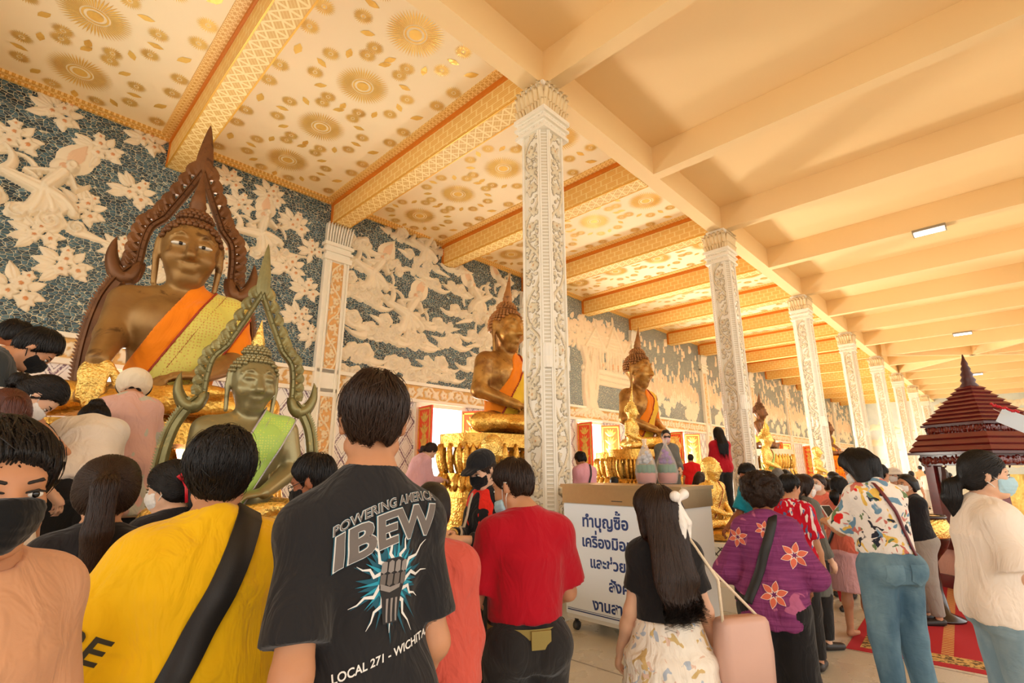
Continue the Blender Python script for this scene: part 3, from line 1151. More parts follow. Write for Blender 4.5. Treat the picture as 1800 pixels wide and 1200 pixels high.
def leaf_crown(m, half, z0, z1, out, n_side, w):
    """row of curling lotus leaves round a square block"""
    for side in range(4):
        c, s = math.cos(side * math.pi / 2), math.sin(side * math.pi / 2)
        for j in range(n_side):
            u = (j + 0.5) / n_side * 2 * half - half
            rings = []
            for t in np.linspace(0, 1, 7):
                d = half + out * (t ** 2.2) + (0.02 * math.sin(t * 3.1)); zz = z0 + (z1 - z0) * (t if t < 0.85 else 0.85 + 0.15 * (1 - (t - 0.85) / 0.15 * 1.6))
                ww = w * (1 - 0.12 * t) * (1.0 if t < 0.8 else max(0.12, 1 - (t - 0.8) * 4.4)); uu = u * (1 + 0.18 * t)
                th = 0.028 * (1 - 0.5 * t)
                prof = [(-ww, -th), (-ww * 0.6, th * 0.2), (0, th * 1.2), (ww * 0.6, th * 0.2), (ww, -th), (0, -th * 1.6)]
                rings.append([((d + q[1]) * c - (uu + q[0]) * s, (d + q[1]) * s + (uu + q[0]) * c, zz) for q in prof])
            m.rings(rings)
        # corner leaf
    return m


def make_column(loc):
    r = bpy.data.objects.new('column', None); COL.objects.link(r); structure(r); r.location = loc
    a, c = CA - 0.02, CC
    oct_ = [(a - c, -a), (a, -a + c), (a, a - c), (a - c, a), (-a + c, a), (-a, a - c), (-a, -a + c), (-a + c, -a)]
    m = MB(); m.prism(oct_, 0.5, CZ1 + 0.1); m.build('shaft', M_COLW, r)
    m = MB()
    for k in range(4):
        ang = math.pi / 4 + k * math.pi / 2
        M = np.array([[math.cos(ang), -math.sin(ang), 0], [math.sin(ang), math.cos(ang), 0], [0, 0, 1]])
        d = (2 * CA - CC) / math.sqrt(2); hw = CC / math.sqrt(2)
        m.box((d - 0.02, -hw * 0.62, 0.5), (d + 0.004, hw * 0.62, CZ1), M)
    m.build('fret_strip', M_FRET, r)
    m = MB()
    for k in range(4):
        ang = k * math.pi / 2
        M = np.array([[math.cos(ang), -math.sin(ang), 0], [math.sin(ang), math.cos(ang), 0], [0, 0, 1]])
        for s in (-1, 1):
            m.box((CA - 0.03, s * (CA - CC - 0.012) - 0.013, 0.5), (CA + 0.014, s * (CA - CC - 0.012) + 0.013, CZ1), M)
        ang += math.pi / 4
        M = np.array([[math.cos(ang), -math.sin(ang), 0], [math.sin(ang), math.cos(ang), 0], [0, 0, 1]])
        d = (2 * CA - CC) / math.sqrt(2); hw = CC / math.sqrt(2)
        for s in (-1, 1):
            m.box((d - 0.03, s * (hw - 0.012) - 0.012, 0.5), (d + 0.012, s * (hw - 0.012) + 0.012, CZ1), M)
    m.build('edge_moulding', M_COLW, r)
    wd = 2 * (CA - CC) - 0.05
    v = vine(wd, CZ1 - 0.5, 3)
    first = None
    for k in range(4):
        if first is None:
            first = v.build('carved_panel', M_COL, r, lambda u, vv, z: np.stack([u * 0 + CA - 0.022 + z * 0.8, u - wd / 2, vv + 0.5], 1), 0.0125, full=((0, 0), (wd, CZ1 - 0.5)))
        else:
            o = first.copy(); COL.objects.link(o); o.rotation_euler = (0, 0, k * math.pi / 2)
    # belt of leaves at mid height
    m = MB(); leaf_crown(m, CA - 0.035, 2.98, 3.28, 0.02, 4, 0.06); leaf_crown(m, CA - 0.035, 3.14, 2.86, 0.02, 4, 0.06); m.build('leaf_belt', M_COLW, r)
    # base
    m = MB()
    for h0, h1, e in ((0, 0.22, 0.16), (0.22, 0.30, 0.12), (0.30, 0.42, 0.07), (0.42, 0.52, 0.03)):
        m.box((-CA - e, -CA - e, h0), (CA + e, CA + e, h1))
    m.build('base', M_COLW, r)
    # capital
    m = MB()
    for h0, h1, e in ((CZ1, CZ1 + 0.05, 0.035), (CZ1 + 0.05, CZ1 + 0.15, 0.005), (CZ1 + 0.15, CZ1 + 0.19, 0.045), (CZ1 + 0.19, CZ1 + 0.27, 0.01), (CZ1 + 0.27, CZ1 + 0.34, 0.05), (CZ1 + 0.34, HS, -0.03)):
        m.box((-CA - e, -CA - e, h0), (CA + e, CA + e, h1))
    cp = m.build('capital', M_COLW, r)
    m = MB(); leaf_crown(m, CA - 0.01, CZ1 + 0.34, HS - 0.10, 0.10, 6, 0.05); leaf_crown(m, CA - 0.03, CZ1 + 0.38, HS - 0.02, 0.13, 5, 0.05); leaf_crown(m, CA + 0.0, CZ1 + 0.33, CZ1 + 0.5, 0.05, 9, 0.032)
    m.build('lotus_leaves', relief_mat('capital_stucco', srgb(244, 220, 176), srgb(206, 150, 86)), cp, True)
    m = MB()
    for side in range(4):
        q, s = math.cos(side * math.pi / 2), math.sin(side * math.pi / 2)
        for j in range(9):
            u = (j - 4) / 9 * 2 * CA
            for zc, dd in ((CZ1 + 0.10, 0.0), (CZ1 + 0.23, 0.005)):
                x = CA + dd
                m.lathe([(0.001, -0.022), (0.02, -0.012), (0.024, 0), (0.02, 0.012), (0.001, 0.022)], 6, ((x * q - u * s), (x * s + u * q), zc), cap=False)
    m.build('beading', M_COLW, cp, True)
    return r


col0 = make_column((XC, Y0C, 0))
for k in range(1, 8):
    c = copy_tree(col0); c.location = (XC, Y0C + PER * k, 0)

# pilasters
pil0 = bpy.data.objects.new('pilaster', None); COL.objects.link(pil0); structure(pil0); pil0.location = (WX, Y0C - PER, 0)
m = MB(); m.box((0, -0.30, 0.0), (0.10, 0.30, HS - 0.004)); m.build('shaft', M_COLW, pil0)
v = vine(0.28, 3.1, 8)
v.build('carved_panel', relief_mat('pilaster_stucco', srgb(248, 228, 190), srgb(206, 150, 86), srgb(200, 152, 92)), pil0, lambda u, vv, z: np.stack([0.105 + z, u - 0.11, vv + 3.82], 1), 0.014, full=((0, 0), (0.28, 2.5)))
v.build('carved_panel', relief_mat('pilaster_stucco', 0, 0), pil0, lambda u, vv, z: np.stack([0.105 + z, u - 0.11, vv + 0.8], 1), 0.014, full=((0, 0), (0.28, 2.4)))
m = MB()
for yy in (-0.28, -0.16, 0.19, 0.28): m.box((0.09, yy - 0.018, 0.7), (0.135, yy + 0.018, 6.4))
m.build('edge_moulding', M_COLW, pil0)
m = MB()
for h0, h1, e in ((6.35, 6.47, 0.06), (6.47, 6.55, 0.02), (6.55, 6.62, 0.07), (6.62, 6.70, 0.03), (6.70, 6.78, 0.08)):
    m.box((0, -0.28 - e, h0), (0.12 + e, 0.28 + e, h1))
cp = m.build('capital', M_COLW, pil0)
m = MB()
for j in range(10):
    u = (j - 4.5) / 10 * 0.62
    rings = []
    for t in np.linspace(0, 1, 6):
        d = 0.12 + 0.10 * t ** 2; ww = 0.034 * (1 if t < 0.85 else 0.4)
        rings.append([(d - 0.02, u * (1 + 0.1 * t) - ww, 6.76 + 0.5 * t), (d + 0.02, u * (1 + 0.1 * t), 6.76 + 0.5 * t), (d - 0.02, u * (1 + 0.1 * t) + ww, 6.76 + 0.5 * t)])
    m.rings(rings)
m.build('lotus_leaves', M_COLW, cp, True)
for k in range(0, 8):
    c = copy_tree(pil0); c.location = (WX, Y0C + PER * k, 0)


# reliefs on the wall
def wp(px, py):
    p = at_x(px, py, WX); return p[1], p[2]


def relief_at(name, px, py, fn, res, label=None, mat=None):
    r = Relief(); y_, z_ = wp(px, py); fn(r, y_, z_)
    return r.build(name, mat or M_RELIEF, wall, on_wall, res, None, 1.6)


for i, (px, py, s) in enumerate([(28, 245, 0.42), (105, 200, 0.40), (180, 265, 0.40), (262, 248, 0.38), (148, 368, 0.40), (72, 410, 0.38), (118, 468, 0.42), (30, 510, 0.44),
                                 (238, 340, 0.40), (405, 318, 0.34), (425, 360, 0.34), (478, 345, 0.38), (520, 395, 0.40), (545, 350, 0.0), (470, 408, 0.0), (550, 440, 0.34), (510, 470, 0.44),
                                 (540, 510, 0.38), (405, 440, 0.36), (215, 440, 0.34), (300, 475, 0.34), (525, 560, 0.4), (220, 300, 0.0), (550, 590, 0.32), (380, 380, 0.36), (395, 470, 0.3)]):
    if s: relief_at('flower_relief', px, py, lambda r, y_, z_, s=s, i=i: r.cluster(y_, z_, s * 0.98, i), 0.013)
relief_at('angel_relief', 78, 318, lambda r, y_, z_: r.deva(y_, z_, 1.5, 0.0, 1), 0.016)
relief_at('angel_relief', 450, 400, lambda r, y_, z_: r.deva(y_ + 0.05, z_, 1.25, 0.35, 1), 0.016)
for px, py, s, ro, fl in ((655, 470, 1.75, -0.1, 1), (745, 430, 1.5, 0.0, 1), (700, 395, 1.0, 0.0, 1), (715, 540, 1.9, -0.05, 1), (840, 520, 1.7, 0.25, -1), (860, 570, 1.6, 0.1, -1), (885, 500, 1.3, 0.4, -1)):
    relief_at('angel_relief', px, py, lambda r, y_, z_, s=s, ro=ro, fl=fl: r.deva(y_, z_, s * 0.86, ro, fl), 0.018)
rs = random.Random(11)
for i, (px, py, s) in enumerate([(640, 430, .55), (675, 460, .6), (620, 560, .6), (650, 580, .6), (640, 620, .65), (690, 640, .65), (740, 600, .6), (770, 570, .55), (775, 640, .6), (750, 655, .5), (800, 600, .6),
                                 (830, 640, .6), (870, 660, .6), (800, 545, .5), (765, 500, .5), (800, 470, .5), (780, 445, .4), (620, 510, .5), (660, 530, .5), (830, 590, .5), (690, 590, .6), (730, 560, .5),
                                 (810, 510, .5), (615, 460, .4), (625, 655, .45), (850, 620, .5), (895, 620, .5), (900, 560, .5), (790, 660, .5), (720, 660, .55), (745, 480, .45), (660, 495, .45), (890, 530, .45)]):
    relief_at('cloud_relief', px, py, lambda r, y_, z_, s=s, i=i: r.cloud(y_, z_, s * 0.92, i, 1 if i % 2 else -1), 0.018)
# third bay: tree, gabled roofs, rocks
def tree_relief(r, y_, z_):
    rr = random.Random(5)
    for i in range(9):
        r.seg(y_ + rr.uniform(-0.3, 0.3), z_ - 1.6, y_ + rr.uniform(-0.5, 0.5), z_ + 0.6, 0.14, 0.08, 0.10, 0.1, rr.uniform(-0.1, 0.1))
    for i in range(9):
        a = i * 0.7 - 2.8; r.seg(y_, z_ - 1.5, y_ + math.sin(a) * 1.0, z_ - 1.9, 0.12, 0.04, 0.08)
    for i in range(420):
        a = rr.uniform(0, 3.14); d = rr.uniform(0.2, 1)
        r.petal(y_ + 0.6 + math.cos(a) * 2.9 * d, z_ + 0.55 + math.sin(a) * 1.25 * d, 0.30, 0.085, rr.uniform(0, 6.28), 0.05, 0.12)


relief_at('tree_relief', 1035, 640, tree_relief, 0.03)
def palace(r, y_, z_):
    for k, dy in enumerate((-1.3, 0.0, 1.3)):
        top = 0.9 if k == 1 else 0.6
        r.seg(y_ + dy, z_ + top, y_ + dy - 0.62, z_ - 0.15, 0.07, 0.09, 0.09); r.seg(y_ + dy, z_ + top, y_ + dy + 0.62, z_ - 0.15, 0.07, 0.09, 0.09)
        for j in range(6): r.seg(y_ + dy - 0.5 + 0.2 * j, z_ - 0.15, y_ + dy - 0.5 + 0.2 * j, z_ - 0.95, 0.05, 0.05, 0.06)
        r.petal(y_ + dy, z_ + top, 0.5, 0.05, math.pi / 2, 0.05)
        for j in range(5): r.seg(y_ + dy - 0.55, z_ - 0.1 + j * 0.13, y_ + dy + 0.55, z_ - 0.1 + j * 0.13, 0.075, 0.075, 0.05)
    for j in range(3): r.seg(y_ - 2.1, z_ - 1.0 - j * 0.22, y_ + 2.1, z_ - 1.0 - j * 0.22, 0.10, 0.10, 0.07)
    for j in range(24): r.petal(y_ - 2.0 + 0.17 * j, z_ - 0.85, 0.26, 0.05, math.pi / 2, 0.06, 0.6 * (j % 2))


relief_at('palace_relief', 1078, 615, palace, 0.025)
# farther bays: rows of worshipping figures, spires and clouds, one part per bay
for k in range(3, 9):
    r = Relief(); rr = random.Random(k); yb = Y0C + PER * (k - 1)
    for i in range(64):
        y_ = yb + 0.5 + rr.uniform(0, 5.7); z_ = rr.uniform(4.9, 7.4); s = rr.uniform(0.17, 0.27)
        r.petal(y_, z_, s, s * 0.2, math.pi / 2 + rr.uniform(-0.2, 0.2), 0.06, 0.2); r.dome(y_, z_, s * 0.26, s * 0.3, 0, 0.07); r.dome(y_, z_ - s * 0.3, s * 0.36, s * 0.2, 0, 0.06)
    for i in range(26):
        r.petal(yb + 0.6 + 5.5 * i / 26, rr.uniform(4.5, 4.9), rr.uniform(0.7, 1.3), 0.10, math.pi / 2, 0.07, 0.3)
    for i in range(24):
        r.swirl(yb + 0.5 + rr.uniform(0, 5.7), rr.uniform(3.95, 5.0), rr.uniform(0.18, 0.34), 0.08, 1)
    r.build('procession_relief', M_RELIEF, wall, on_wall, 0.035)

# end wall
m = MB(); m.box((-11, 58, 0), (14, 58.3, HC)); ew = structure(m.build('wall_end', plain('end_wall_pale_mural', srgb(206, 214, 208), 0.6, var=0.25, vs=1.1)))
r = Relief(); rr = random.Random(8)
for i in range(44):
    y_ = -4 + 0.42 * i
    r.swirl(y_, 6.75, 0.26, 0.08, 1 if i % 2 else -1)
    for k in range(4): r.petal(y_ + 0.2, 6.75 + 0.1 * (-1) ** i, 0.34, 0.09, rr.uniform(0, 6.28), 0.06)
    r.seg(y_, 6.2, y_ + 0.42, 6.2, 0.1, 0.1, 0.06)
for i in range(60):
    r.cloud(rr.uniform(-10, 8), rr.uniform(1.5, 5.8), rr.uniform(0.4, 0.8), i, 1)
r.build('scroll_relief', relief_mat('end_wall_stucco', srgb(246, 232, 200), srgb(206, 150, 86)), ew, lambda u, v, z: np.stack([u, 58 - z, v], 1), 0.06)

# ------------------------------------------------------------------ fluorescent ceiling lamps
M_TUBE = NT('lit_tube'); M_TUBE = M_TUBE.done((1, 1, 1), 0.5, 0, **{'Emission Color': (1.0, 0.98, 0.95, 1), 'Emission Strength': 9.0})
def tube_lamp(loc, label, power):
    t = thing('fluorescent_lamp', label, 'lamp', loc, 0, 'fluorescent lamps under the cream beams')
    m = MB(); m.box((-0.32, -0.16, -0.06), (0.32, 0.16, 0.0)); m.prism([(-0.16, -0.06), (-0.13, -0.10), (0.13, -0.10), (0.16, -0.06)], -0.32, -0.30, 0); m.prism([(-0.16, -0.06), (-0.13, -0.10), (0.13, -0.10), (0.16, -0.06)], 0.30, 0.32, 0)
    m.build('housing', plain('lamp_housing', srgb(150, 140, 124), 0.4, 0.2), t)
    m = MB()
    for s in (-0.07, 0.07): m.tube([(-0.29, s, -0.085), (0.29, s, -0.085)], 0.022, 8)
    m.build('tube', M_TUBE, t, True)
    lamp_light('lamp_glow', (0, 0, -0.13), (0.6, 0.3), power, (1, 0.95, 0.86), parent=t)
    return t


for (px, py), lb in (((1633, 404), 'bright twin-tube fluorescent lamp nearest on the cream ceiling'), ((1692, 586), 'small fluorescent lamp beyond the first, above the pointed shrine roof'), ((1716, 657), 'tiny far fluorescent lamp beside the dark shrine finial')):
    p = at_z(px, py, HS - 0.02); tube_lamp((p[0], round((p[1] - Y0C) / BP) * BP + Y0C, HS), lb, 220)
# ------------------------------------------------------------------ people
SKIN = skin_mat('skin_tan', srgb(196, 140, 104)); SKIN_D = skin_mat('skin_brown', srgb(160, 98, 66)); SKIN_L = skin_mat('skin_fair', srgb(222, 176, 146))
HAIR = hair_mat('black_hair', (0.010, 0.007, 0.006)); HAIR_B = hair_mat('dark_brown_hair', (0.030, 0.014, 0.008)); HAIR_R = hair_mat('reddish_hair', (0.10, 0.028, 0.014)); HAIR_G = hair_mat('grey_hair', (0.16, 0.15, 0.14), 0.5)
M_EYE = plain('eye_white', srgb(232, 226, 216), 0.2); M_IRIS = plain('dark_iris', (0.008, 0.005, 0.004), 0.15)
M_BROW = plain('eyebrow', (0.015, 0.01, 0.008), 0.7)
M_BLACK = fabric('black_cloth', srgb(24, 22, 22)); M_MASK_B = fabric('black_mask_cloth', srgb(18, 18, 20)); M_MASK = fabric('pale_blue_mask', srgb(176, 212, 228), 0.7, 0.2); M_MASK_W = fabric('white_mask', srgb(236, 232, 228), 0.7, 0.2)
M_STRAP = plain('mask_strap', srgb(230, 226, 220), 0.7)
M_SHOE = plain('dark_shoe', srgb(40, 34, 32), 0.5)


def rotm(axis, a):
    x, y, z = nrm(axis); c, s = math.cos(a), math.sin(a); C = 1 - c
    return np.array([[c + x * x * C, x * y * C - z * s, x * z * C + y * s], [y * x * C + z * s, c + y * y * C, y * z * C - x * s], [z * x * C - y * s, z * y * C + x * s, c + z * z * C]])


def ik(a, t, l1, l2, pole):
    """two-bone chain from a towards t; returns elbow, end"""
    d = t - a; L = np.linalg.norm(d); Lc = min(max(L, abs(l1 - l2) + 0.02), l1 + l2 - 0.004); d = d / (L + 1e-9)
    x = (l1 * l1 - l2 * l2 + Lc * Lc) / (2 * Lc); h = math.sqrt(max(l1 * l1 - x * x, 0))
    p = np.asarray(pole, float); p = nrm(p - d * (p @ d))
    return a + d * x + p * h, a + d * Lc


def hand_shapes(w, d, up, s, curl, side, k=0.006):
    """palm with five fingers: w wrist, d pointing direction, up = back of hand, side +1 right / -1 left"""
    d = nrm(d); up = nrm(up - d * (np.asarray(up) @ d)); rt = np.cross(d, up) * side   # towards the little finger
    S = []
    pc = w + d * 0.050 * s
    S.append(ell(pc, (0.040 * s, 0.052 * s, 0.016 * s), np.stack([rt, d, up]), 0.012))
    for i, (o, L, r) in enumerate(((-0.028, 0.074, 0.0085), (-0.0095, 0.082, 0.0088), (0.009, 0.076, 0.0085), (0.027, 0.060, 0.0075))):
        p = w + d * (0.088 - 0.006 * abs(i - 1)) * s + rt * o * s
        a = 0.25 + curl * (0.55 + 0.07 * i)
        dd = d
        q = p - d * 0.02 * s
        for j, f in enumerate((0.45, 0.32, 0.23)):
            R = rotm(rt * side, -a * (0.6 if j == 0 else 1.0) * side) if False else None
            ang = curl * (0.6, 1.0, 0.7)[j] + 0.10
            dd = nrm(dd * math.cos(ang) - up * math.sin(ang)) if j == 0 else nrm(dd * math.cos(ang) + nrm(np.cross(rt, dd) * (1 if (np.cross(rt, dd) @ -up) > 0 or j else 1)) * 0 - (up * (dd @ d) + d * -(dd @ up)) * math.sin(ang))
            e = q + dd * (L * f + (0.02 if j == 0 else 0)) * s
            S.append(cap(q, e, r * s * (1 - 0.06 * j), r * s * (0.94 - 0.08 * j), k)); q = e
    tb = w + d * 0.026 * s - rt * 0.032 * s
    t1 = tb + nrm(d * 0.75 - rt * 0.6 - up * 0.35) * 0.040 * s; t2 = t1 + nrm(d * 0.95 - rt * 0.15 - up * 0.4) * 0.034 * s
    S += [cap(w + d * 0.012 * s - rt * 0.012 * s, tb, 0.014 * s, 0.013 * s, 0.01), cap(tb, t1, 0.0125 * s, 0.010 * s, k), cap(t1, t2, 0.010 * s, 0.0085 * s, k)]
    return S


STR_SEG = 7
AZ_ = np.array([0, 0, 1.0])


def strands(field, n, mat, parent, seed, flow, length, rad=0.0016, lift=0.003, start=None, spread=0.6, name='hair_strands', free=0.0):
    """locks combed over a hair shape: march along the surface following flow(P)"""
    V, Q = field.mesh()
    if not len(V): return None
    rs = np.random.RandomState(seed)
    P = V[rs.randint(0, len(V), n * 2)]
    if start is not None: P = P[start(P)]
    P = P[:n]; n = len(P)
    if n == 0: return None
    L = length * rs.uniform(0.5, 1.15, n)
    off = lift * rs.uniform(-0.4, 1.3, n)
    jit = rs.normal(size=(n, 3)) * spread * 0.35
    pts = []
    for s in range(STR_SEG + 1):
        g = field.grad(P); d = field.sample(P)
        P = P - g * (d - off)[:, None] * (1.0 if free == 0 else np.clip(1 - free * s / STR_SEG, 0, 1))
        pts.append(P.copy())
        f = flow(P) + jit
        f = f - g * (f * g).sum(1, keepdims=True) * (1 - free)
        f /= np.linalg.norm(f, axis=1, keepdims=True) + 1e-6
        P = P + f * (L / STR_SEG)[:, None]
    pts = np.stack(pts, 1)                     # n, S, 3
    G = field.grad(pts.reshape(-1, 3)).reshape(pts.shape)
    T = np.gradient(pts, axis=1); T /= np.linalg.norm(T, axis=2, keepdims=True) + 1e-9
    B = np.cross(T, G); B /= np.linalg.norm(B, axis=2, keepdims=True) + 1e-9
    S = STR_SEG + 1
    w = rad * np.minimum(1, np.linspace(1.15, 0.15, S) * 1.6)[None, :, None]
    ring = np.stack([pts + B * w, pts + G * w * 0.9, pts - B * w], 2)      # n,S,3,3
    vid = np.arange(n * S * 3).reshape(n, S, 3)
    fs = []
    for j in range(2):
        fs.append(np.stack([vid[:, :-1, j], vid[:, :-1, j + 1], vid[:, 1:, j + 1], vid[:, 1:, j]], -1).reshape(-1, 4))
    return mesh_obj(name, ring.reshape(-1, 3), np.concatenate(fs), mat, parent, True)


class Person:
    """a posed figure, built in its own space: +y is where it faces, +x its own right side"""
    def __init__(self, head_px, D, label, H=None, face=0.0, floor=0.0, sex='m', lean=0.0, side=0.0, hyaw=0.0, hpitch=0.0, htilt=0.0, build=1.0, skin=None, res=0.014,
                 rh=None, lh=None, rp=None, lp=None, group=None, step=0.0, curl=0.7, hands=False, name='person', seat=None, drop=0.028):
        top = at_depth(head_px[0], head_px[1], D)
        az = math.atan2(top[0], top[1]) + math.radians(face)
        self.az = az; self.skin = skin or SKIN; self.res = res
        lean, side, hyaw, hpitch, htilt = map(math.radians, (lean, side, hyaw, hpitch, htilt))
        self.s = s = (H / 1.7) if H else None
        if s is None:
            s = self.s = (top[2] - floor) / 1.715
        m = sex == 'm'; self.sex = sex; self.bw = bw = build
        RT = rotm((1, 0, 0), -lean) @ rotm((0, 1, 0), side)
        self.RT = RT
        piv = np.array([0, 0, 0.93])
        T = lambda p: (piv + RT @ (np.array(p, float) - piv)) * s
        shw, hipw = (0.150, 0.086) if m else (0.130, 0.088)
        shw *= 0.5 + 0.5 * bw
        J = self.J = {}
        J['pel'] = T((0, 0, 0.95)); J['waist'] = T((0, 0.005, 1.09)); J['chest'] = T((0, 0.0, 1.27)); J['neck'] = T((0, -0.012, 1.44)); J['nb'] = T((0, -0.015, 1.40))
        for sd, q in (('r', 1), ('l', -1)):
            J['sh' + sd] = T((q * shw, -0.01, 1.385 - drop))
            J['hip' + sd] = np.array([q * hipw, 0, 0.90]) * s
            J['kn' + sd] = np.array([q * (hipw + 0.012), 0.02 + q * step * 0.5, 0.49]) * s
            J['an' + sd] = np.array([q * (hipw + 0.02), -0.01 + q * step, 0.085]) * s
        # head
        RH = RT @ rotm((0, 0, 1), -hyaw) @ rotm((1, 0, 0), -hpitch) @ rotm((0, 1, 0), htilt)
        nk = J['neck'] + RH @ (np.array([0, 0.012, 0.045]) * s)
        self.RH = RH; self.hc = nk + RH @ (np.array([0, 0.018, 0.095]) * s)      # between the ears
        J['head'] = self.hc
        # arms
        l1, l2 = 0.285 * s, 0.25 * s
        self.hw = {}
        for sd, q, tgt, pole in (('r', 1, rh, rp), ('l', -1, lh, lp)):
            a = J['sh' + sd]
            t = np.array(tgt, float) * s if tgt is not None else a + RT @ np.array([q * 0.05, 0.06, 0]) * s + np.array([q * 0.02, 0.03, -0.515]) * s
            p = (pole[0] * 0.35, pole[1], pole[2]) if pole is not None else (q * 0.22, -1, -0.35)
            J['el' + sd], J['wr' + sd] = ik(a, t, l1, l2, p)
        headtop = self.hp((0, 0.0, 0.125))
        az_ = -az
        c, n_ = math.cos(az_), math.sin(az_)
        # local +y -> world (sin az, cos az); rotation about z by -az
        off = np.array([headtop[0] * c - headtop[1] * n_, headtop[0] * n_ + headtop[1] * c, headtop[2]])
        loc = top - off
        if H is None: loc[2] = floor
        elif floor is not None and seat is None: loc[2] = floor if abs(loc[2] - floor) < 0.03 else loc[2]
        self.loc = loc
        self.root = thing(name, label, 'person', loc, az_, group)
        # body shapes
        B = []
        hr = 0.045 if m else 0.03
        B.append(ecy(J['pel'], J['waist'], (0.150 * s * bw, 0.112 * s * bw), (0.130 * s * bw, 0.098 * s * bw), 0.06, 0, RT @ np.array([1, 0, 0])))
        B.append(ell(J['chest'], (0.158 * s * bw, 0.112 * s * bw, 0.20 * s), RT.T, 0.06))
        B.append(cap(J['shr'] * 0.85 + J['shl'] * 0.15, J['shl'] * 0.85 + J['shr'] * 0.15, 0.056 * s, None, 0.06))
        for sd in 'rl': B.append(cap(J['neck'] * 0.75 + J['nb'] * 0.25, J['sh' + sd], 0.048 * s, 0.046 * s, 0.05))
        B.append(cap(J['nb'], J['neck'], 0.060 * s, 0.053 * s if m else 0.046 * s, 0.045)); B.append(cap(J['neck'], nk + (self.hc - nk) * 0.6, (0.054 if m else 0.046) * s, 0.05 * s, 0.03))
        for sd in 'rl':
            sh, el, wr = J['sh' + sd], J['el' + sd], J['wr' + sd]
            ar = (0.050 if m else 0.041) * s * (0.4 + 0.6 * bw)
            B += [ell(sh, (0.056 * s,) * 3, None, 0.05), cap(sh, el, ar, ar * 0.82, 0.03), cap(el, el + (wr - el) * 0.35, ar * 0.82, ar * 0.84, 0.03), cap(el + (wr - el) * 0.3, wr, ar * 0.84, 0.027 * s, 0.03)]
            hp_, kn, an = J['hip' + sd], J['kn' + sd], J['an' + sd]
            B += [cap(hp_, kn, 0.092 * s * (0.5 + 0.5 * bw), 0.056 * s, 0.05), cap(kn, kn + (an - kn) * 0.35 + np.array([0, -0.015, 0]) * s, 0.055 * s, 0.054 * s, 0.03), cap(kn + (an - kn) * 0.3, an, 0.052 * s, 0.034 * s, 0.03),
                  cap(an + np.array([0, -0.025, -0.045]) * s, an + np.array([0, 0.14, -0.058]) * s, 0.034 * s, 0.026 * s, 0.03), ell(hp_ + np.array([0, -0.065, 0.02]) * s, (0.085 * s * bw, 0.075 * s, 0.09 * s), None, 0.05)]
            q = 1 if sd == 'r' else -1
            d = nrm(wr - el)
            upv = nrm(np.cross(d, np.array([0, 0, 1.0]))) * q if abs(d[2]) < 0.8 else np.array([q * 1.0, 0.25, 0])
            if abs(d[2]) < 0.8: upv = nrm(np.array([q * 0.35, 0.0, 1.0]))
            if hands:
                B += hand_shapes(wr, d, upv, s, curl, q)
            else:
                B += hand_shapes(wr, d, upv, s * 1.04, curl, q, 0.008)
        B += self.head_shapes()
        self.B = B

    def hp(self, p):
        return self.hc + self.RH @ (np.asarray(p, float) * self.s)

    def head_shapes(self):
        s, M, hp = self.s, self.RH.T, self.hp
        S = [ell(hp((0, -0.012, 0.035)), (0.073 * s, 0.090 * s, 0.086 * s), M, 0.02),
             ell(hp((0, 0.028, -0.02)), (0.062 * s, 0.066 * s, 0.085 * s), M, 0.03), cap(hp((-0.016, 0.066, -0.088)), hp((0.016, 0.066, -0.088)), 0.021 * s, None, 0.03),
             cap(hp((-0.048, 0.0, -0.062)), hp((-0.02, 0.055, -0.088)), 0.024 * s, 0.02 * s, 0.02), cap(hp((0.048, 0.0, -0.062)), hp((0.02, 0.055, -0.088)), 0.024 * s, 0.02 * s, 0.02),
             cap(hp((0, 0.088, 0.012)), hp((0, 0.108, -0.024)), 0.009 * s, 0.0125 * s, 0.012), cap(hp((-0.012, 0.092, -0.028)), hp((0.012, 0.092, -0.028)), 0.0095 * s, None, 0.01),
             cap(hp((-0.034, 0.070, 0.030)), hp((0.034, 0.070, 0.030)), 0.017 * s, None, 0.012),
             cap(hp((-0.018, 0.088, -0.056)), hp((0.018, 0.088, -0.056)), 0.0072 * s, None, 0.006), cap(hp((-0.015, 0.086, -0.066)), hp((0.015, 0.086, -0.066)), 0.008 * s, None, 0.006)]
        for q in (-1, 1):
            S += [ell(hp((q * 0.038, 0.062, -0.02)), (0.022 * s,) * 3, None, 0.02), ell(hp((q * 0.076, -0.012, -0.005)), (0.010 * s, 0.021 * s, 0.034 * s), rotm((0, 0, 1), 0.35 * q) @ M, 0.006),
                  cap(hp((q * 0.083, -0.022, 0.018)), hp((q * 0.080, 0.002, -0.032)), 0.006 * s, 0.0055 * s, 0.004)]
        return S

